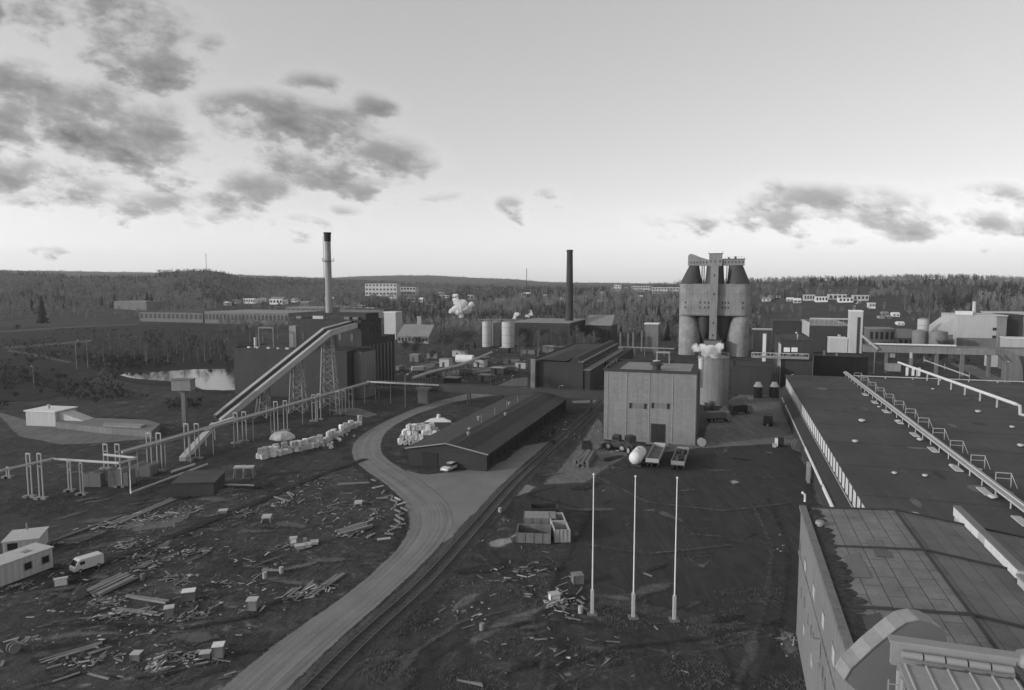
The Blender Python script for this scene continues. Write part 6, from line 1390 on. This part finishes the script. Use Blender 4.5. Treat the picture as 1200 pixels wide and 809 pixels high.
for k, (mt_, lb) in enumerate(((M_wood, 'scattered splinters and pale scrap wood across the yards'), (M_conc_d, 'dull broken scrap and stone litter across the yards'), (mat('pale_scrap', .38, var=.4, scale=2), 'white paper and plaster scraps littering the yards'))):
    parts[k].build('scrap_litter', mt_, None, kind='stuff', label=lb, category='litter')
# ================================================================== TREES
def leafset(r, n, kind, h):
    vs = []; fs = []
    def tri(a, b, c): k = len(vs); vs.extend([a, b, c]); fs.append((k, k+1, k+2))
    if kind == 'spruce':
        L_ = n
        for i in range(L_):
            t = i/L_; z = h*(.10+.88*t); R_ = (1-t)**.85*h*.19*r.uniform(.75,1.15)+.12
            for k in range(9 if n > 14 else 5):
                a = r.uniform(0, 6.28); w_ = .38*R_+.15; dz = R_*r.uniform(.25,.6); rr = R_*r.uniform(.7,1.15)
                c, s_ = math.cos(a), math.sin(a); tri((c*.05, s_*.05, z+.25*h/L_+.4), (c*rr-s_*w_, s_*rr+c*w_, z-dz), (c*rr+s_*w_, s_*rr-c*w_, z-dz*r.uniform(.7,1.2)))
    elif kind == 'pine':
        for i in range(n*8):
            a = r.uniform(0, 6.28); t = r.random(); R_ = h*.17*math.sqrt(max(.05, 1-(2*t-1)**2))*r.uniform(.3,1); z = h*(.5+.48*t); s_ = h*.04*r.uniform(.7,1.5)
            p = Vector((R_*math.cos(a), R_*math.sin(a), z)); q = [p+Vector((r.uniform(-s_,s_), r.uniform(-s_,s_), r.uniform(-s_,s_)*.6)) for _ in range(3)]; tri(*[tuple(v) for v in q])
    return vs, fs
def bare(r, h, nb, full=True, spread=.22):
    m = MB(); vs = []; fs = []
    def sliver(p, q, w_):
        d = (q-p); a = d.cross(Vector((r.uniform(-1,1), r.uniform(-1,1), .3))); a = a.normalized()*w_ if a.length > 0 else Vector((w_,0,0))
        k = len(vs); vs.extend([tuple(p-a), tuple(p+a), tuple(q)]); fs.append((k, k+1, k+2))
    for i in range(nb):
        t = r.uniform(.18,.95); p = Vector((0,0,h*t)); a = r.uniform(0, 6.28); L_ = h*spread*(1.25-t)*r.uniform(.7,1.4)
        q = p+Vector((math.cos(a)*L_, math.sin(a)*L_, L_*r.uniform(.7,1.6))); q.z = min(q.z, h*1.02); sliver(p, q, .05 if full else .2)
        for j in range(7 if full else 3):
            s_ = p.lerp(q, r.uniform(.25,1)); b = a+r.uniform(-1.4,1.4); l2 = L_*r.uniform(.25,.6); e = s_+Vector((math.cos(b)*l2, math.sin(b)*l2, l2*r.uniform(.1,1.4))); sliver(s_, e, .035 if full else .16)
            if full:
                for _ in range(3): f2 = s_.lerp(e, r.uniform(.3,1)); b2 = b+r.uniform(-1,1); sliver(f2, f2+Vector((math.cos(b2)*l2*.5, math.sin(b2)*l2*.5, l2*r.uniform(-.2,.6))), .03)
    return vs, fs
def mesh_of(name, vs, fs, mt): me = bpy.data.meshes.new(name); me.from_pydata(vs, [], fs); me.materials.append(mt); return me
TP = {}
for k in range(4):
    r = random.Random(100+k); h = 10.0
    TP['spruce', k] = (mesh_of('crown', *leafset(r, 26, 'spruce', h), M_tree), mesh_of('trunk', *(lambda b: (b.v, b.f))(MB().tube([(0,0,-.3),(0,0,h*.9)], .16, 6, .03)), M_bark))
    TP['birch', k] = (mesh_of('crown', *bare(r, h, 46), M_twig), mesh_of('trunk', *(lambda b: (b.v, b.f))(MB().tube([(0,0,-.3),(.15*r.uniform(-1,1),.1,h*.5),(.2*r.uniform(-1,1),0,h*.97)], .13, 6, .02)), M_birch))
    TP['bush', k] = (mesh_of('crown', *bare(r, 3.5, 60, True, .42), mat('bush_twigs', .075, var=.4, scale=.4, bump=0, world=True)), mesh_of('trunk', *(lambda b: (b.v, b.f))(MB().tube([(0,0,-.2),(0,0,1.2)], .08, 6, .03)), M_bark))
    TP['pine', k] = (mesh_of('crown', *leafset(r, 22, 'pine', h), M_tree), mesh_of('trunk', *(lambda b: (b.v, b.f))(MB().tube([(0,0,-.3),(0,0,h*.85)], .17, 6, .05)), M_bark))
NMS = {'spruce': 'spruce_tree', 'birch': 'birch_tree', 'bush': 'bare_bush', 'pine': 'pine_tree'}
CAT = {'spruce': 'tree', 'birch': 'tree', 'bush': 'bush', 'pine': 'tree'}
tr_r = random.Random(9); NT_ = 0; PLACED = []
def clear(x, y, pad=0): return all((x-a)**2+(y-b)**2 > (c+pad)**2 for a, b, c in FOOT)
def plant(kind, x, y, s, label, group, z=None):
    global NT_
    cr, tk_ = TP[kind, tr_r.randrange(4)]; t = thing(NMS[kind], label, CAT[kind], x, y, terr(x, y) if z is None else z, tr_r.uniform(0, 6.28), group); t.scale = (s*tr_r.uniform(.85,1.2), s*tr_r.uniform(.85,1.2), s)
    for nm, me in (('crown', cr), ('trunk', tk_)): o = bpy.data.objects.new(nm, me); C.objects.link(o); o.parent = t
    NT_ += 1; PLACED.append((x, y)); return t
for i, (px, b, tp, kd) in enumerate(((50,379,345,'spruce'),(135,367,343,'spruce'),(173,366,341,'spruce'),(178,368,344,'spruce'),(38,372,348,'spruce'),(120,366,347,'spruce'))):
    x, y = W(px, b); plant(kd, x, y, (z_at(px, tp, x, y)-terr(x, y))/10.2, 'tall dark spruce standing out above the field at the far left', 'tall spruces at the far left')
def scatter(n, box, kinds, hr, label, group, cond=None, pad=0):
    c = 0; tries = 0
    while c < n and tries < n*30:
        tries += 1; px, py = tr_r.uniform(box[0], box[1]), tr_r.uniform(box[2], box[3])
        if cond and not cond(px, py): continue
        x, y = W(px, py)
        if not clear(x, y, pad-2): continue
        kd = tr_r.choices([k for k, w_ in kinds], [w_ for k, w_ in kinds])[0]
        hh = tr_r.uniform(*hr); plant(kd, x, y, hh/(3.5 if kd == 'bush' else 10), {'spruce': 'dark spruce ', 'birch': 'bare birch ', 'bush': 'low bare bush ', 'pine': 'dark pine '}[kd]+label, {'spruce': 'spruces ', 'birch': 'birches ', 'bush': 'bushes ', 'pine': 'pines '}[kd]+label); c += 1
scatter(66, (105, 278, 397, 430), [('birch', 1)], (7, 11), 'in the thicket on the far side of the pond', '', lambda a, b: b > 397+(275-a)*.08 and b < 431)
scatter(20, (245, 330, 385, 404), [('birch', 1)], (9, 13), 'between the pond and the far factory', '')
scatter(26, (90, 280, 400, 434), [('bush', 1)], (2, 3.5), 'under the birches by the pond', '')
scatter(14, (-10, 135, 385, 440), [('bush', 3), ('birch', 1)], (1.5, 5), 'in the field at the left', '')
scatter(12, (-5, 130, 430, 478), [('bush', 1)], (1.5, 2.8), 'on the dark slope behind the pump house', '')
scatter(20, (468, 560, 404, 424), [('birch', 1), ('spruce', .5), ('bush', 1)], (3.5, 8), 'below the pitched-roof workshop', '')
scatter(22, (604, 700, 398, 420), [('birch', 1)], (8, 13), 'in front of the dark boiler hall', '')
scatter(28, (724, 797, 378, 404), [('pine', .6), ('spruce', .6), ('birch', 1)], (9, 15), 'left of the concrete silos', '')
scatter(12, (884, 945, 374, 392), [('birch', 1)], (6, 10), 'right of the concrete silos', '')
scatter(18, (1016, 1128, 414, 434), [('birch', 1), ('pine', .5), ('bush', 1)], (3.5, 6.5), 'under the overhead gallery', '', lambda a, b: b < 434-(1128-a)*.12)
scatter(26, (1040, 1200, 370, 385), [('birch', 1), ('spruce', .4)], (10, 15), 'behind the process plant at the right', '')
scatter(10, (1110, 1198, 418, 432), [('bush', 1)], (1.2, 2.2), 'on the rough ground under the gallery', '')
scatter(14, (826, 862, 476, 490), [('bush', 1)], (1.0, 2.2), 'at the foot of the concrete tank', '')
scatter(10, (598, 650, 505, 522), [('bush', 1)], (.8, 1.6), 'beside the right wall of the low shed', '', lambda a, b: abs(b-(566-(a-560)*.55)) < 9, -20)
print('individual trees', NT_)
# ---- distant forest, one mass per kind (nobody could count it)
def low_template(kind, r):
    if kind == 'spruce': v, f_ = leafset(r, 9, 'spruce', 10)
    elif kind == 'pine': v, f_ = leafset(r, 5, 'pine', 10)
    else:
        v, f_ = bare(r, 10, 20, False, .23); k = len(v); v += [(-.12,0,0),(.12,0,0),(0,0,9.5),(0,-.12,0),(0,.12,0)]; f_ += [(k,k+1,k+2),(k+3,k+4,k+2)]
    return np.array(v, dtype=np.float32), np.array(f_, dtype=np.int32)
TPL = {k: [low_template(k, random.Random(50+i)) for i in range(6)] for k in ('spruce', 'pine', 'birch')}
acc_ = {'spruce': [], 'birch': []}
CLEAR = [(-250,285,0,660),(285,470,0,520),(470,560,0,455),(560,720,0,470),(720,800,0,440),(800,890,0,460),(890,1060,0,640),(1060,1220,0,540),(1220,1500,0,520)]
cnt_ = 0; patch = [(tr_r.uniform(-300, 1500), tr_r.uniform(6, 8.2)) for _ in range(190)]
for _ in range(34000):
    px = tr_r.uniform(-260, 1460); D = math.exp(tr_r.uniform(math.log(440), math.log(3000)) if tr_r.random() < .85 else tr_r.uniform(math.log(2500), math.log(5800)))
    d0 = next(c[3] for c in CLEAR if px < c[1] or c is CLEAR[-1])
    if D < d0: continue
    y = D; x = (px-600)/800*D
    if any((x-a)**2+(y-b)**2 < (c+1)**2 for a, b, c in FOOT): continue
    cl = min((abs(px-a)/34+abs(math.log(D)-b)*9, i) for i, (a, b) in enumerate(patch))[1]
    if cl % 8 == 0 and D < 1400 and tr_r.random() < .75: continue      # meadows and town clearings
    dens = (.03, .12, .3, .85)[cl % 4]
    if px > 880 and D > 800: dens = (.05, .1, .25, .7)[cl % 4] if D < 1250 else .75
    if 180 < px < 285 and D > 1700: dens = .95
    if px < 300 and D > 1300: dens = (.5, .9)[cl % 2]
    kd = 'spruce' if tr_r.random() < dens else 'birch'; key = kd
    tmpl = TPL['pine' if kd == 'spruce' and tr_r.random() < .35 else kd][tr_r.randrange(6)]
    s_ = tr_r.uniform(.55, 1.1)*(1 if D < 1300 else .8); wx = s_*(1.25+max(0, D-700)/700)
    if D < 700: s_ *= .8; wx *= .8
    wx *= (.62 if kd == 'spruce' else 1.0); a = tr_r.uniform(0, 6.28); acc_[key].append((tmpl, x, y, terr(x, y)-.4, s_, wx, a)); cnt_ += 1
for kd, lst in acc_.items():
    vs, fs, off = [], [], 0
    for (v, f_), x, y, z, s_, wx, a in lst:
        c, q = math.cos(a)*wx, math.sin(a)*wx; o = np.empty_like(v); o[:,0] = v[:,0]*c-v[:,1]*q+x; o[:,1] = v[:,0]*q+v[:,1]*c+y; o[:,2] = v[:,2]*s_+z
        vs.append(o); fs.append(f_+off); off += len(v)
    V = np.concatenate(vs); F = np.concatenate(fs); me = bpy.data.meshes.new('forest'); me.vertices.add(len(V)); me.vertices.foreach_set('co', V.ravel()); me.loops.add(F.size); me.loops.foreach_set('vertex_index', F.ravel())
    me.polygons.add(len(F)); me.polygons.foreach_set('loop_start', np.arange(0, F.size, 3)); me.update(calc_edges=True); me.validate()
    me.materials.append(M_tree if kd == 'spruce' else mat('far_twigs', .21, var=.7, scale=.03, bump=0, rough=.95, world=True)); o = bpy.data.objects.new('evergreen_forest' if kd == 'spruce' else 'bare_forest', me); C.objects.link(o)
    o['kind'] = 'stuff'; o['label'] = 'dark evergreen forest covering the distant hills' if kd == 'spruce' else 'bare leafless woodland between town and hills'; o['category'] = 'forest'
print('forest', cnt_)
# dead grass tufts in the near ground
m = MB(); rg = random.Random(31)
for (bx_, n) in (((-10, 480, 560, 809), 4200), ((430, 960, 690, 809), 5200), ((480, 650, 590, 700), 1600), ((0, 300, 470, 600), 3000)):
    for _ in range(n):
        px, py = rg.uniform(bx_[0], bx_[1]), rg.uniform(bx_[2], bx_[3])
        if math.sin(px*.05+py*.03)+math.sin(py*.11-px*.02)+rg.uniform(-.6,.6) < .4: continue
        if 250 < px < 600 and abs((px-(258+335)/2)-(809-py)*1.13) < 58: continue
        x, y = W(px, py)
        for q in range(6): a = rg.uniform(0, 6.28); l_ = rg.uniform(.08,.26); dx, dy = math.cos(a)*.035, math.sin(a)*.035; ox, oy = rg.uniform(-.25,.25), rg.uniform(-.25,.25); k = len(m.v); m.v += [(x+ox-dx, y+oy-dy, 0), (x+ox+dx, y+oy+dy, 0), (x+ox+rg.uniform(-.2,.2), y+oy+rg.uniform(-.2,.2), l_)]; m.f.append((k, k+1, k+2))
m.build('dry_grass', mat('dry_grass', .11, var=.5, scale=.3, bump=0, world=True), None, kind='stuff', label='tufts of dead grass on the rough ground', category='grass')
# brush and dead scrub over the left slope and around the pond
m = MB(); bt = [bare(random.Random(900+k), 2.0, 7, False, .55) for k in range(6)]
POND = [W(*p) for p in ((200,445),(225,445),(250,446),(275,446),(170,441))]
for _ in range(5200):
    px, py = rg.uniform(-60, 300), rg.uniform(386, 480); x, y = W(px, py)
    if 136 < px < 292 and 431 < py < 460 and ((px-215)/78)**2+((py-446)/13)**2 < 1.15: continue
    if px > 270 and py < 470 or (py > 462 and px > 235) or not clear(x, y, -1): continue
    if 25 < px < 190 and 470 < py: continue
    if math.sin(px*.045+py*.06)+math.sin(py*.16-px*.03)+rg.uniform(-.8,.8) < (-.3 if 90 < px < 290 and 395 < py < 436 else .5 if py < 430 else .05): continue
    v, f_ = bt[rg.randrange(6)]; s_ = rg.uniform(.45, 1.0)*(1.3 if 100 < px < 290 and py < 436 else .8); a = rg.uniform(0, 6.28); c, q = math.cos(a)*s_, math.sin(a)*s_
    m.add([(x+p[0]*c-p[1]*q, y+p[0]*q+p[1]*c, p[2]*s_) for p in v], f_)
m.build('brush', mat('scrub_twigs', .055, var=.6, scale=.15, bump=0, world=True, rough=.95), None, kind='stuff', label='dark leafless scrub covering the slope around the pond', category='brush')
# ================================================================== STEAM
def steam_mat(dens):
    mt = bpy.data.materials.new('steam_vapour'); mt.use_nodes = True; nt = mt.node_tree; T = NT(nt); nt.nodes.remove(nt.nodes['Principled BSDF'])
    sc = nt.nodes.new('ShaderNodeVolumeScatter'); sc.inputs['Color'].default_value = (1,1,1,1); sc.inputs['Anisotropy'].default_value = 0
    co = T.n('ShaderNodeTexCoord').outputs['Object']; nz = T.noise(co, .55*dens, 5, .65)
    nt.links.new(T.mr(nz, .40, .58, dens*.05, dens*2.0), sc.inputs['Density']); nt.links.new(sc.outputs[0], nt.nodes['Material Output'].inputs['Volume']); return mt
def steam_mat_old(dens):
    if 'steam' in MATS: return MATS['steam']
    mt = bpy.data.materials.new('steam'); mt.use_nodes = True; nt = mt.node_tree; T = NT(nt); B = nt.nodes['Principled BSDF']; L = nt.links.new
    B.inputs['Base Color'].default_value = (.72,.72,.72,1); B.inputs['Roughness'].default_value = 1; B.inputs['Specular IOR Level'].default_value = 0
    B.inputs['Base Color'].default_value = (.9,.9,.9,1)
    trl = T.n('ShaderNodeBsdfTranslucent'); trl.inputs[0].default_value = (.9,.9,.9,1); m0 = T.n('ShaderNodeMixShader'); m0.inputs[0].default_value = .45; L(B.outputs[0], m0.inputs[1]); L(trl.outputs[0], m0.inputs[2])
    lw = T.n('ShaderNodeLayerWeight', i_Blend=.5); co = T.n('ShaderNodeTexCoord').outputs['Object']; nz = T.noise(co, .7, 6, .75)
    a = T.mr(T.m('ADD', lw.outputs['Facing'], T.m('MULTIPLY', T.m('SUBTRACT', nz, .5), 2.4)), .12, .85, 0, 1)
    tr = T.n('ShaderNodeBsdfTransparent'); mx = T.n('ShaderNodeMixShader'); L(a, mx.inputs[0]); L(m0.outputs[0], mx.inputs[1]); L(tr.outputs[0], mx.inputs[2]); L(mx.outputs[0], nt.nodes['Material Output'].inputs['Surface'])
    MATS['steam'] = mt; return mt
def steam(px, base, D, blobs, label, dens=.5):
    x = (px-600)/800*D; y = D; z = z_at(px, base, x, y); s_ = D/800; import bmesh as bmx
    bm_ = bmx.new(); rr = random.Random(px)
    for (dx, dy, r_) in blobs:
        for k in range(3):
            rad = r_*s_*rr.uniform(.6,1); mt_ = Matrix.Translation(((dx+rr.uniform(-.5,.5)*r_)*s_, rr.uniform(-.6,.6)*r_*s_, (dy+rr.uniform(-.4,.4)*r_)*s_)); ret = bmx.ops.create_icosphere(bm_, subdivisions=3, radius=rad, matrix=mt_)
            c_ = mt_.translation
            for v in ret['verts']:
                d = (v.co-c_); nn = math.sin(d.x*5/rad+k)*math.sin(d.y*6/rad+1)*math.sin(d.z*5.5/rad+2*k); v.co = c_+d*(1+.22*nn)
    me = bpy.data.meshes.new('steam_plume'); bm_.to_mesh(me); bm_.free(); o = bpy.data.objects.new('steam_plume', me); C.objects.link(o); o.location = (x, y, z)
    for p_ in me.polygons: p_.use_smooth = True
    rm = o.modifiers.new('Remesh', 'REMESH'); rm.mode = 'VOXEL'; rm.use_smooth_shade = True; rm.voxel_size = max(.12, s_*.5)
    dt = bpy.data.textures.new('puff', 'CLOUDS'); dt.noise_scale = max(.5, 2.6*s_); dt.noise_depth = 3; dm = o.modifiers.new('Displace', 'DISPLACE'); dm.texture = dt; dm.strength = 4.0*s_; dm.mid_level = .5
    me.materials.append(steam_mat(dens)); o['label'] = label; o['category'] = 'steam'
steam(540, 370, 620, [(0,0,3),(0,5,6),(-6,8,5),(6,8,6),(0,13,6),(-4,17,4),(11,13,4),(-10,6,3)], 'large white steam puff over the trees left of centre', .9)
steam(601, 374, 400, [(0,0,1.2),(2,2,2),(4,5,2.6),(6,6,2)], 'small leaning steam wisp over the three silos', 1.2)
steam(618, 371, 400, [(0,0,1.8),(2,1,1.6),(4,3,2),(5,6,1)], 'small curled steam wisp right of the leaning one', 1.2)
steam(815, 411, 185, [(0,0,2),(3,3,5),(8,3,6),(14,0,6),(20,-1,6),(25,0,5),(22,-5,5),(29,3,5)], 'bright low steam cloud in front of the concrete silo block', .8)
steam(1001, 362, 360, [(0,0,.9),(0,3,1),(1.5,6,1.2),(4,8,1.5),(7,8,1.5)], 'thin steam wisp from the top of the white tower', .8)
# ================================================================== HAZE
if HAZE:
    o = MB().box(-5200, 5200, -90, 6600, -3, 330).build('haze', bpy.data.materials.new('haze'), None, kind='stuff'); mt = o.data.materials[0]; mt.use_nodes = True; nt = mt.node_tree; nt.nodes.remove(nt.nodes['Principled BSDF'])
    v_ = nt.nodes.new('ShaderNodeVolumePrincipled'); v_.inputs['Color'].default_value = (.9,.9,.9,1); v_.inputs['Density'].default_value = HAZE; v_.inputs['Anisotropy'].default_value = .2; nt.links.new(v_.outputs[0], nt.nodes['Material Output'].inputs['Volume'])
